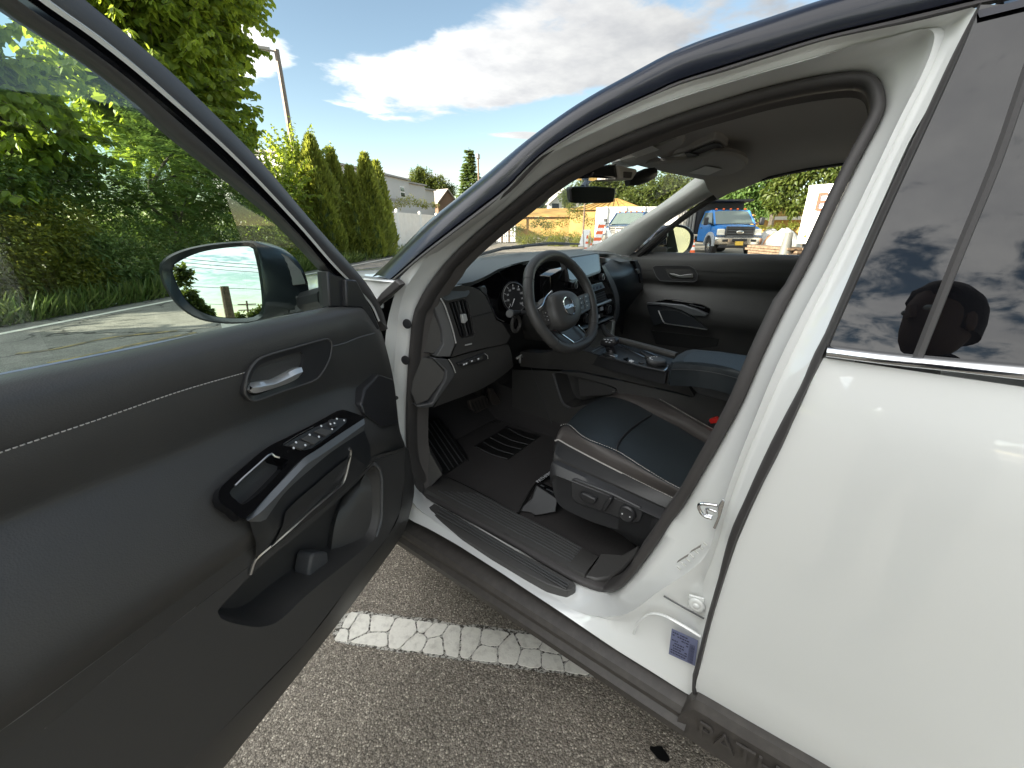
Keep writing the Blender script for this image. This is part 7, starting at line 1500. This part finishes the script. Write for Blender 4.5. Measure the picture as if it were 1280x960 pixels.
# poles
def pole(px, ptop, dist, r, m, label, name='utility_pole', cat='pole', extra=None, lean=(0, 0)):
    t = azray(px, ptop, dist); base = Vector((t.x, t.y, 0)); root = thing(name, base, label, cat); b = MB(); b.tube([base, base + Vector((lean[0], lean[1], t.z))], [r * 1.3, r], 10); b.done('pole', m, root); return root, base, t.z
r_, b0, h = pole(597.5, 192, 55, .10, TIMB, 'slim grey pole rising in front of the spruce'); b = MB(); b.box(b0 + UP * (h - .3), (.5, .25, .5)); b.done('transformer', STEEL, r_, bevel=.05)
pole(731, 254, 40, .07, TIMB, 'dark pole in front of the yellow shed')
def lamp():
    root, base, h = pole(345.5, 62, 23, .10, mat('bronze_pole', (.16, .13, .11), .5, metal=.5), 'tall street lamp with a flat head beside the yellow green tree', 'street_lamp', 'street lamp')
    d = (gpt(330, 23) - gpt(345.5, 23)).normalized(); b = MB(); b.tube([base + UP * (h - .08), base + UP * (h - .05) + d * .35], .04, 8); b.done('arm', STEEL, root)
    c = base + UP * (h - .06) + d * .55; M_ = Matrix(((d.x, -d.y, 0), (d.y, d.x, 0), (0, 0, 1))); b = MB(); b.box(c, (.62, .34, .14), M_); hd = b.done('lamp_head', STEEL, root, bevel=.03); b = MB(); b.box(c - UP * .058, (.36, .2, .012), M_); b.done('lens', WPL, hd)
lamp()
# ---------------------------------------------------------------- vehicles (built facing +X, wheels on z = 0)
TYRE = mat('tyre_rubber', (0.022, 0.021, 0.02), .85); BLUE = mat('blue_truck_paint', (0.03, 0.19, 0.52), .25, coat=.8); DBLUE = mat('dark_blue_paint', (0.018, 0.055, 0.14), .25, coat=.8); BLKM = mat('black_steel', (.02, .02, .022), .55); CHRW = mat('worn_chrome', (.62, .60, .55), .22, metal=.9); LENS = mat('lamp_lens', (.75, .72, .62), .1, coat=1.0); AMB = mat('amber_lens', (.75, .22, .02), .2, coat=.5); PLT = mat('plate_yellow', (.75, .50, .08), .5)
TGL = mat('truck_glass', (0.10, 0.13, 0.12), .03, spec=.9)
def wheel_at(root, x, y, r, w, out):
    b = MB(); b.lathe((x, y - w / 2, r), (0, 1, 0), [(r * .62, 0), (r * .9, -.005), (r, w * .15), (r, w * .85), (r * .9, w + .005), (r * .62, w), (0, w * .9)], 26); t = b.done('wheel', TYRE, root, smooth=40)
    b = MB(); yo = y + out * w / 2; b.lathe((x, yo - out * .05, r), (0, out, 0), [(r * .60, 0), (r * .58, .05), (r * .48, .03), (r * .3, .05), (r * .12, .10), (0, .10)], 20); b.done('rim', CHRW, t)
    b = MB()
    for k in range(8): a = k * math.tau / 8; b.ball((x + math.cos(a) * r * .4, yo + out * .0, r + math.sin(a) * r * .4), (.02, .03, .02), 6, 4)
    tag(b.done('wheel_nuts', STEEL, t), kind='stuff')
def pickup(name, label, paint, dump, detail=True):
    root = thing(name, (0, 0, 0), label, 'truck', None, local=True)
    # cab: lofted sections along X
    def sec(x, hw, z0, zs, hr, zr): return [Vector((x, -hw, z0)), Vector((x, -hw * 1.01, (z0 + zs) / 2)), Vector((x, -hw * .985, zs)), Vector((x, -hr, zr)), Vector((x, -hr * .9, zr + .03)), Vector((x, hr * .9, zr + .03)), Vector((x, hr, zr)), Vector((x, hw * .985, zs)), Vector((x, hw * 1.01, (z0 + zs) / 2)), Vector((x, hw, z0))]
    W = .98
    b = MB(); b.loft([sec(-2.35, W, .62, 1.36, .80, 1.93), sec(-2.2, W, .60, 1.38, .82, 1.99), sec(-1.5, W, .60, 1.38, .82, 2.01), sec(-1.22, W, .60, 1.38, .80, 1.96)], caps=True); b.done('cab', paint, root, smooth=30)
    b = MB(); b.loft([[Vector((x, s * w_, z)) for s, w_, z in ((-1, W, .60), (-1, W * 1.01, 1.0), (-1, W * .98, zt - .10), (-1, W * .82, zt), (-1, .25, zt + .035), (1, .25, zt + .035), (1, W * .82, zt), (1, W * .98, zt - .10), (1, W * 1.01, 1.0), (1, W, .60))] for x, zt in ((-1.3, 1.40), (-.75, 1.38), (-.3, 1.33), (-.06, 1.26))], caps=True); b.done('hood', paint, root, smooth=35)
    # screen from hood to roof
    b = MB(); b.loft([[Vector((-.62, -.86, 1.395)), Vector((-.56, 0, 1.42)), Vector((-.62, .86, 1.395))], [Vector((-1.235, -.76, 1.965)), Vector((-1.19, 0, 1.985)), Vector((-1.235, .76, 1.965))]]); b.prism([(-.64, -.90, 1.38), (-1.25, -.80, 1.97), (-1.3, -.80, 1.97), (-1.3, -.9, 1.38)], (0, .05, 0)); b.done('windscreen', TGL, root, smooth=30)
    for s in (-1, 1):
        b = MB(); b.tube([(-.60, s * .90, 1.39), (-1.24, s * .80, 1.98)], .045, 6); b.done('pillar', paint, root)
        b = MB(); q = [(-.78, s * .965, 1.40), (-1.25, s * .83, 1.90), (-2.1, s * .84, 1.92), (-2.1, s * .985, 1.40)]; b.prism([Vector(p) + Vector((0, s * .012, 0)) for p in q], (0, -s * .02, 0)); b.done('side_glass', TGL, root)
        b = MB(); b.prism([(-.80, s * 1.0, .62), (-.80, s * 1.0, 1.36), (-2.12, s * 1.0, 1.36), (-2.12, s * 1.0, .62)], (0, -s * .015, 0)); dr = b.done('door', paint, root, bevel=.01); b = MB(); b.box((-1.95, s * 1.012, 1.22), (.16, .03, .045)); b.done('handle', BLKM, dr)
        # fender flare and wheel
        cx = -.62; pts_o = [Vector((cx + .60 * math.cos(a), s * 1.0, .46 + .60 * math.sin(a))) for a in [math.pi * k / 14 for k in range(15)]]; pts_i = [Vector((cx + .46 * math.cos(a), s * 1.0, .46 + .46 * math.sin(a))) for a in [math.pi * k / 14 for k in range(15)]]
        fl = mat('grey_flare', (.32, .34, .35), .5) if dump else paint; b = MB(); b.loft([pts_o, [p + Vector((0, s * .07, 0)) for p in pts_o], [p + Vector((0, s * .09, 0)) for p in pts_i], pts_i]); b.done('fender', fl, root)
        b = MB(); b.lathe((cx, s * 1.0 - .02, .46), (0, 1, 0), [(.46, 0), (.46, .04), (0, .04)], 20); b.done('wheel_well', BLKM, root)
        wheel_at(root, cx, s * .90, .42, .28, s)
        b = MB(); b.tube([(-.80, s * .98, 1.42), (-.78, s * 1.20, 1.46)], .025, 6); mi = b.done('side_mirror', BLKM, root); b = MB(); b.box((-.76, s * 1.26, 1.52), (.12, .20, .34)); b.done('mirror_shell', BLKM, mi, bevel=.04)
        # lamps
        b = MB(); b.box((-.055, s * .80, 1.06), (.14, .34, .27)); hl = b.done('headlight', LENS, root, bevel=.04); b = MB(); b.box((.005, s * .80, .965), (.05, .32, .07)); b.done('turn_lamp', AMB if False else LENS, hl, bevel=.01)
    # grille
    b = MB(); b.box((.0, 0, 1.07), (.10, 1.20, .40)); g = b.done('grille', BLKM, root, bevel=.04)
    for z in (.90, 1.0, 1.11, 1.22): b = MB(); b.box((.05, 0, z), (.05, 1.10, .045)); b.done('grille_bar', CHRW if not dump else SILD, g, bevel=.012)
    for y in (-.6, .6): b = MB(); b.box((.04, y, 1.07), (.08, .06, .42)); b.done('grille_frame', SILD, g, bevel=.015)
    for z in (.865, 1.275): b = MB(); b.box((.04, 0, z), (.08, 1.22, .05)); b.done('grille_frame', SILD, g, bevel=.015)
    b = MB(); b.ball((.075, 0, 1.06), (.03, .17, .075), 16, 8); b.done('badge', CHRW, g)
    # bumper
    prof = [(.02, .52), (.13, .54), (.16, .66), (.16, .80), (.08, .88)]
    b = MB(); b.loft([[Vector((x - .10 * (abs(u) ** 3), u * 1.04, z)) for x, z in prof] for u in [k / 6 for k in range(-6, 7)]]); bp = b.done('bumper', CHRW, root, smooth=40, solid=.03)
    for s in (-1, 1): b = MB(); b.box((.145, s * .62, .70), (.05, .24, .11)); b.done('fog_lamp', BLKM, bp, bevel=.02)
    b = MB(); b.box((.15, 0, .72), (.05, .66, .12)); b.done('intake', BLKM, bp, bevel=.02)
    b = MB(); b.box((.175, .0, .585), (.02, .34, .17)); pt = b.done('plate', PLT, root, bevel=.004)
    b = MB(); b.box((.05, 0, .44), (.2, 1.7, .12)); b.done('valance', BLKM, root, bevel=.02)
    for k in range(5): b = MB(); b.ball((-1.32, (k - 2) * .32 if abs(k - 2) < 2 else (k - 2) * .33, 2.05), (.06, .06, .045), 8, 5); b.done('marker_lamp', ORG_, root)
    b = MB(); b.box((-3.2, 0, .62), (4.4, .9, .25)); b.done('chassis', BLKM, root)
    for s in (-1, 1): wheel_at(root, -4.0, s * .85, .42, .45, s)
    if dump:
        b = MB(); b.prism([(-2.55, -1.12, .95), (-2.55, -1.12, 2.15), (-5.3, -1.12, 2.0), (-5.3, -1.12, .95)], (0, .06, 0)); b.prism([(-2.55, 1.12, .95), (-2.55, 1.12, 2.15), (-5.3, 1.12, 2.0), (-5.3, 1.12, .95)], (0, -.06, 0)); b.prism([(-2.55, -1.12, .95), (-2.55, 1.12, .95), (-2.55, 1.12, 2.4), (-2.55, -1.12, 2.4)], (-.06, 0, 0)); b.box((-3.9, 0, .95), (2.8, 2.2, .08)); dbd = b.done('dump_body', BLKM, root, smooth=0)
        for s in (-1, 1):
            for k in range(7): b = MB(); b.box((-2.7 - k * .42, s * 1.15, 1.52), (.09, .08, 1.1)); b.done('stake', mat('grey_steel', (.22, .22, .21), .5), root)
        b = MB(); b.prism([(-2.6, -1.15, 2.36), (-2.6, 1.15, 2.36), (-2.6, 1.15, 2.44), (-2.6, -1.15, 2.44)], (.95, 0, .06)); b.done('cab_guard', BLKM, root, bevel=.01)
        b = MB(); b.prism([(-1.0, 1.012, 1.0), (-1.0, 1.012, 1.24), (-1.55, 1.012, 1.24), (-1.55, 1.012, 1.0)], (0, .004, 0)); b.done('door_sign', WPL, root, smooth=0)
    else:
        b = MB(); b.prism([(-2.45, -1.0, .62), (-2.45, -1.0, 1.36), (-4.9, -1.0, 1.34), (-4.9, -1.0, .62)], (0, .06, 0)); b.prism([(-2.45, 1.0, .62), (-2.45, 1.0, 1.36), (-4.9, 1.0, 1.34), (-4.9, 1.0, .62)], (0, -.06, 0)); b.box((-3.7, 0, .8), (2.4, 2.0, .06)); b.done('load_bed', paint, root, smooth=0)
    return root
def place(root, p, fwd): root.location = p; root.rotation_euler = (0, 0, math.atan2(fwd.y, fwd.x))
tp = gpt(926, 22.3); v = (CAM - tp); v.z = 0; v.normalize(); tr = pickup('dump_truck', 'blue dump truck with a chrome bumper facing the parked SUV', BLUE, True); place(tr, tp, Matrix.Rotation(R(24), 3, 'Z') @ v)
tp2 = gpt(775, 24.5); v = (CAM - tp2); v.z = 0; v.normalize(); t2 = pickup('pickup_truck', 'dark blue pickup in front of the white container', DBLUE, False); place(t2, tp2, Matrix.Rotation(R(-24), 3, 'Z') @ v)
def text_on(p, ux, s, txt, m, parent, nm, d=.003): text_mesh(txt, s, d, nm, m, parent, p, ux, UP)
def trailer():
    a, c = gpt(1001.5, 18.5), gpt(1120, 17.0); d = (c - a).normalized(); q = Vector((d.y, -d.x, 0)); q = q if q.dot(CAM - a) > 0 else -q
    z0, z1 = .75, hgt(1007, 232, 18.5); root = thing('trailer', a, 'white box trailer with brown lettering at the right edge of the window', 'trailer')
    b = MB(); b.prism([a + UP * z0, c + UP * z0, c - q * 2.5 + UP * z0, a - q * 2.5 + UP * z0], (0, 0, z1 - z0)); b.done('box', WPL, root, smooth=0, bevel=.04)
    for z in (z0, z1 - .10): b = MB(); b.prism([a + q * .02 - d * .03 + UP * z, c + q * .02 + UP * z, c + q * .02 + UP * (z + .1), a + q * .02 - d * .03 + UP * (z + .1)], -q * .05); b.done('trim_rail', VINYL, root)
    b = MB(); b.prism([a + q * .03 + UP * z0, a + q * .03 + d * .08 + UP * z0, a + q * .03 + d * .08 + UP * z1, a + q * .03 + UP * z1], -q * .05); b.done('corner_post', VINYL, root)
    BR = mat('brown_lettering', (.20, .07, .04), .5); zz = hgt(1017, 263.5, 18.3); text_on(gpt(1012.5, 18.25) + q * .03 + UP * zz, d, .80, 'EF', BR, root, 'lettering')
    for k in range(2): b = MB(); b.lathe(a + d * (2.2 + k * .9) - q * .15 + UP * .38, q, [(.22, -.1), (.38, -.08), (.38, .1), (.22, .12), (0, .1)], 20); b.done('wheel', TYRE, root)
    b = MB(); b.box(a + d * 2 - q * 1.2 + UP * .66, (4, 1.8, .16), Matrix(((d.x, -d.y, 0), (d.y, d.x, 0), (0, 0, 1)))); b.done('chassis', BLKM, root)
    for u in (.25,): b = MB(); b.box(a + d * u + q * .04 + UP * (z0 + .25), (.08, .04, .08)); b.done('marker_lamp', AMB, root)
trailer()
def cone(p, h, label, group=None):
    root = thing('traffic_cone', p, label, 'traffic cone', group); b = MB(); b.box(p + UP * .02, (.38, .38, .04)); b.done('base', ORG_, root, bevel=.01)
    prof = [(.14, .04), (.025, h)]; R_ = lambda z: .14 + (.025 - .14) * (z - .04) / (h - .04)
    for z0, z1, m in ((.04, h * .42, ORG_), (h * .42, h * .60, WPL), (h * .60, h * .70, ORG_), (h * .70, h * .84, WPL), (h * .84, h, ORG_)): b = MB(); b.lathe(p, (0, 0, 1), [(0, z0), (R_(z0) , z0), (R_(z1), z1), (0, z1)], 16); b.done('cone_band', m, root)
cone(gpt(870.5, 21.0), .75, 'orange and white cone beside the wheel of the blue truck')
cone(gpt(735, 20.5), .92, 'tallest orange cone left of the dark blue pickup'); cone(gpt(740.5, 20.0), .6, 'small orange cone in front of the barricade')
cone(gpt(759, 20.5), .70, 'orange cone by the bumper of the dark blue pickup')
def board(pa, pb, da, db, wd, label, name, striped):
    a, c = azray(*pa, da), azray(*pb, db); ax = (c - a); L_ = ax.length; ax.normalize(); s = Vector((RT.x, RT.y, 0)); nn = ax.cross(s).normalized(); root = thing(name, (a.x, a.y, 0), label, 'barricade')
    n = 7 if striped else 1
    for k in range(n):
        p0 = a + ax * L_ * k / n; p1 = a + ax * L_ * (k + 1) / n; b = MB(); b.prism([p0 - s * wd, p0 + s * wd, p1 + s * wd, p1 - s * wd], nn * .05); b.done('board', WPL if k % 2 == 0 else ORG_, root, smooth=0)
    for sg in (-1, 1): f = a.lerp(c, .9) + s * sg * wd; b = MB(); b.tube([f, Vector((f.x, f.y, 0)) - nn * .5], .025, 6); b.done('leg', STEEL, root)
board((727, 308), (734, 287), 20.8, 21.2, .16, 'white barricade board leaning left of the cones', 'barricade', False)
board((745, 305), (753.5, 277), 21, 21.8, .17, 'orange and white striped barricade before the container', 'barricade', True)
board((765, 303), (760, 287), 20.6, 21.0, .10, 'narrow white barricade at the nose of the dark pickup', 'barricade', False)
# lumber, tarpaulins
def yard_bits():
    a, c = gpt(957, 21.5), gpt(1012, 19.5); d = (c - a).normalized(); q = Vector((-d.y, d.x, 0)); rr = random.Random(5); root = thing('lumber_stack', a, 'stack of brown planks behind the blue truck', 'lumber')
    for r in range(5):
        for k in range(3): o = a - q * (k * .32) + d * rr.uniform(-.15, .15) + UP * (.06 + r * .105); b = MB(); b.prism([o, o + d * (c - a).length, o + d * (c - a).length + q * .28, o + q * .28], (0, 0, .085)); b.done('plank', TIMB, root, smooth=0)
    TARP = mat('grey_white_tarp', (.50, .48, .44), .6, bump=('noise', 4, .8, .1)); CLAY = mat('red_clay', (.38, .20, .12), .9)
    def heap(px, py, dist, rx, rz, m, label, name):
        c = azray(px, py, dist); b = MB(); rows = []
        for i in range(9):
            th = i / 8 * math.pi / 2; rows.append([Vector((c.x, c.y, 0)) + Vector((math.cos(p) * rx * math.cos(th) * rr.uniform(.85, 1.1), math.sin(p) * rx * math.cos(th) * rr.uniform(.85, 1.1), (c.z + rz) * math.sin(th) * rr.uniform(.93, 1.03))) for p in [k * math.tau / 18 for k in range(18)]])
        b.loft(rows, cu=True); tag(b.done(name, m, None, smooth=50, base=True), label, name.replace('_', ' '))
    heap(980, 296, 22.5, .75, .35, TARP, 'pale tarpaulin heap behind the lumber stack', 'tarp'); heap(967, 298, 22.8, .45, .25, CLAY, 'orange brown heap beside the pale tarpaulin', 'heap'); heap(963, 292, 24, .8, .2, TARP, 'second pale tarpaulin farther back behind the clay heap', 'tarp')
    p0 = gpt(988, 19.2); b = MB(); rows = []
    for i in range(6): z = i * .22; rows.append([p0 + Vector((math.cos(t) * (.24 - .02 * i) * rr.uniform(.85, 1.1) + .05 * i, math.sin(t) * (.24 - .02 * i) * rr.uniform(.85, 1.1), z)) for t in [k * math.tau / 12 for k in range(12)]])
    b.loft(rows, cu=True, caps=True); tag(b.done('sack', mat('dark_grey_sheet', (.12, .12, .11), .6), None, smooth=40, base=True), 'dark grey wrapped bundle at the corner of the white trailer', 'bundle')
yard_bits()
# spot of tar on the asphalt by the sill
def tar():
    c = PZ(824, 943, 0); b = MB(); pts = [c + Vector((math.cos(a) * .016 * random.uniform(.7, 1.2), math.sin(a) * .024 * random.uniform(.7, 1.2), .004)) for a in [k * math.tau / 12 for k in range(12)]]; b.prism(pts, (0, 0, .003)); tag(b.done('tar_spot', mat('tar', (.006, .006, .006), .35), None, base=True), 'small black spot on the asphalt near the lower right sill', 'spot')
    for (x, y, s) in [(662, 934, .006), (598, 954, .004), (655, 923, .004)]: pass
tar()
# ---------------------------------------------------------------- what the mirrors and the dark glass reflect
def behind():
    # the door mirror looks back along here: compute the reflected ray of a picture point
    def mray(px, py):
        p = pl(px, py, MP, MN); d = (p - CAM).normalized(); return p, d - MN * (2 * d.dot(MN))
    def mpt(px, py, dist): p, d = mray(px, py); return p + d * (dist / math.hypot(d.x, d.y))
    t = mpt(280, 358, 26); f = mpt(288, 394, 26); base = Vector((t.x, t.y, 0)); root = thing('broken_pole', base, 'broken off wooden pole seen in the door mirror', 'pole'); b = MB(); b.tube([Vector((f.x, f.y, 0)) + (Vector((f.x, f.y, 0)) - base) * .2, base + UP * t.z], [.24, .20], 10); b.done('pole', TIMB, root)
    t = mpt(308, 376, 70); base = Vector((t.x, t.y, 0)); root = thing('utility_pole', base, 'slim pole with a crossarm seen small in the door mirror', 'pole'); b = MB(); b.tube([base, base + UP * t.z], [.16, .12], 8); b.done('pole', TIMB, root)
    s = Vector((-MN.y, MN.x, 0)).normalized()
    for z in (.5, 1.3): b = MB(); b.tube([base + UP * (t.z - z) - s * 1.2, base + UP * (t.z - z) + s * 1.2], .08, 6); b.done('crossarm', TIMB, root)
    for k, (a, c, dd) in enumerate([((236, 322), (326, 330), 40), ((236, 327), (326, 334), 40), ((232, 356), (326, 360), 45), ((240, 378), (327, 381), 60), ((240, 322 + 10), (326, 322 + 17), 42)]):
        A, C = mpt(*a, dd), mpt(*c, dd); e = (C - A); b = MB(); b.tube([A - e * 1.5, A + e * .5 - UP * .15, C + e * 1.5], .022, 5); tag(b.done('power_line', BLKM, None, base=True), 'thin overhead wire reflected in the door mirror', 'wire', 'overhead wires behind the car')
    lf = LF()
    def mblob(px, py, dist, rp, n, size):
        c = mpt(px, py, dist); e = mpt(px + rp, py, dist); r = (Vector(e) - Vector(c)).length; lf.blob(tuple(c), (r,) * 3, n, size, 'leaf', inner=.2)
    for q in [(228, 385, 24, 14, 700, .22), (243, 382, 24, 12, 700, .22), (256, 391, 24, 10, 500, .22), (236, 368, 24, 9, 300, .22), (318, 394, 60, 8, 500, .4), (326, 388, 60, 6, 300, .4), (300, 397, 60, 7, 400, .4)]: mblob(*q)
    tag(lf.done('bush', WOOD, base=True), 'leafy bushes low in the door mirror', 'bush')
    lf = LF()
    for q in [(224, 345, 12, 6, 60, .16), (232, 338, 12, 6, 60, .16), (228, 352, 12, 6, 50, .16), (238, 346, 12, 4, 26, .16), (222, 335, 12, 5, 40, .16)]: mblob(*q)
    tag(lf.done('branch', WOOD, base=True), 'leafy branch at the left edge of the door mirror', 'branch')
    # cream wall that fills the passenger mirror
    cream = mat('cream_panel', (.62, .56, .33), .6, var=(3, (.50, .46, .28), .45, .7)); p = Vector((2.6, -9, 0)); root = thing('storage_trailer', p, 'cream storage trailer parked behind the car, seen in the passenger mirror', 'trailer'); b = MB(); b.box(p + UP * 1.75, (3.4, 2.2, 2.5)); b.done('body', cream, root, bevel=.05)
    for k in range(5): b = MB(); b.box(p + Vector((-1.4 + k * .7, 1.12, 1.75)), (.05, .05, 2.3)); b.done('seam_strip', VINYL, root)
    for k in range(3): b = MB(); b.box(p + Vector((-1.0 + k * 1.0, 1.13, 2.2 - .4 * (k % 2))), (.22, .03, .16)); b.done('vent', BLKM, root)
    for x in (-1.2, 1.2): b = MB(); b.lathe(p + Vector((x - .1, .6, .38)), (1, 0, 0), [(.38, 0), (.38, .22), (0, .22)], 18); b.done('wheel', TYRE, root)
behind()
# the photographer, standing behind the phone's place; only his reflection shows in the dark glass
def person():
    SK = mat('skin', (.17, .10, .07), .6); HAIR = mat('dark_hair', (.012, .010, .009), .6, bump=('noise', 120, .6, .004)); SH = mat('dark_shirt', (.02, .022, .03), .8)
    root = thing('person', (0, 0, 0), 'person in a dark shirt taking the photo, mirrored in the rear door glass', 'person', local=True)
    V = [(0, -.02, .95), (0, -.02, 1.12), (0, -.02, 1.32), (0, -.015, 1.46), (0, -.01, 1.52), (0, .0, 1.58),
         (-.10, -.02, .90), (-.115, -.01, .50), (-.12, -.04, .09), (-.125, .10, .04), (.10, -.02, .90), (.115, -.01, .50), (.12, -.04, .09), (.125, .10, .04),
         (-.18, -.02, 1.43), (-.25, .03, 1.20), (-.12, .20, 1.29), (.18, -.02, 1.43), (.25, .03, 1.20), (.12, .20, 1.29)]
    Ed = [(0, 1), (1, 2), (2, 3), (3, 4), (4, 5), (0, 6), (6, 7), (7, 8), (8, 9), (0, 10), (10, 11), (11, 12), (12, 13), (3, 14), (14, 15), (15, 16), (3, 17), (17, 18), (18, 19)]
    Rd = [(.15, .11), (.14, .10), (.16, .115), (.12, .09), (.06, .06), (.055, .055), (.09, .09), (.06, .06), (.045, .05), (.035, .03), (.09, .09), (.06, .06), (.045, .05), (.035, .03), (.065, .065), (.045, .045), (.030, .030), (.065, .065), (.045, .045), (.030, .030)]
    me = bpy.data.meshes.new('body'); me.from_pydata(V, Ed, []); o = bpy.data.objects.new('body', me); COL.objects.link(o); o.parent = root; me.materials.append(SH)
    o.modifiers.new('skin', 'SKIN'); o.modifiers.new('sub', 'SUBSURF').render_levels = 2
    for i, r in enumerate(Rd): me.skin_vertices[0].data[i].radius = r
    me.skin_vertices[0].data[0].use_root = True
    h = Vector((0, .02, 1.66)); b = MB(); rows = []
    prof = [(-.115, .030, .035, .035), (-.10, .050, .055, .03), (-.075, .062, .072, .022), (-.04, .070, .085, .012), (0, .075, .094, .0), (.04, .077, .097, -.006), (.075, .070, .088, -.010), (.10, .052, .066, -.012), (.118, .02, .025, -.012)]
    for z, rx, ry, oy in prof: rows.append([h + Vector((math.cos(a) * rx, math.sin(a) * ry + oy, z)) for a in [k * math.tau / 24 for k in range(24)]])
    b.loft(rows, cu=True, caps=True); b.prism([h + Vector(p) for p in ((-.012, .088, -.012), (.012, .088, -.012), (.004, .090, .03), (-.004, .090, .03))], (0, .022, -.012)); b.done('head', SK, root, smooth=80)
    for s in (-1, 1):
        b = MB(); b.ball(h + Vector((s * .077, -.005, -.005)), (.010, .020, .032), 10, 6); b.done('ear', SK, root); b = MB(); b.ball(h + Vector((s * .030, .083, .012)), (.013, .010, .009), 10, 6); b.done('eye', WPL, root)
    b = MB(); b.ball(h + Vector((0, .086, -.052)), (.024, .010, .007), 10, 6); b.done('mouth', mat('lips', (.24, .08, .07), .5), root)
    b = MB(); rows = []
    for z, rx, ry, oy in [(-.03, .078, .092, -.014), (.02, .083, .100, -.014), (.06, .083, .104, -.010), (.09, .074, .094, -.008), (.118, .05, .062, -.008), (.130, .012, .016, -.008)]: rows.append([h + Vector((math.cos(a) * rx, min(math.sin(a) * ry + oy, (.075 if z > .05 else .02)), z)) for a in [k * math.tau / 24 for k in range(24)]])
    b.loft(rows, cu=True, caps=True); b.done('hair', HAIR, root, smooth=80)
    ph = Vector((0, .275, 1.36))
    for s in (-1, 1):
        pm = Vector((s * .12, .195, 1.29)); tgt = ph + Vector((s * .085, -.012, -.015)); b = MB(); b.tube([pm, pm.lerp(tgt, .5) + Vector((s * .012, 0, 0)), tgt + Vector((s * .004, -.014, .0))], [(.024, .022), (.034, .017), (.030, .015)], 10); b.done('hand', SK, root, smooth=80)
        for k in range(4): f0 = tgt + Vector((s * .002, .002, .028 - k * .019)); b = MB(); b.tube([f0, f0 + Vector((s * .002, .016, 0)), f0 + Vector((-s * .018, .021, 0)), f0 + Vector((-s * (.034 - .003 * k), .018, 0))], [.009, .009, .008, .0065], 7); b.done('finger', SK, root, smooth=80)
        t0 = tgt + Vector((s * .0, -.014, .02)); b = MB(); b.tube([t0, t0 + Vector((-s * .02, -.006, .018)), t0 + Vector((-s * .038, -.002, .022))], [.011, .010, .008], 7); b.done('thumb', SK, root, smooth=80)
    root.location = (-.90, -.30, 0); root.rotation_euler = (0, 0, R(-40))
    pw = Matrix.Rotation(R(-40), 3, 'Z') @ ph + Vector((-.90, -.30, 0)); b = MB(); b.box(pw, (.15, .009, .074), Matrix.Rotation(R(-40), 3, 'Z')); tag(b.done('phone', GBLK, None, bevel=.003, base=True), 'dark phone held up by the person', 'phone')
person()
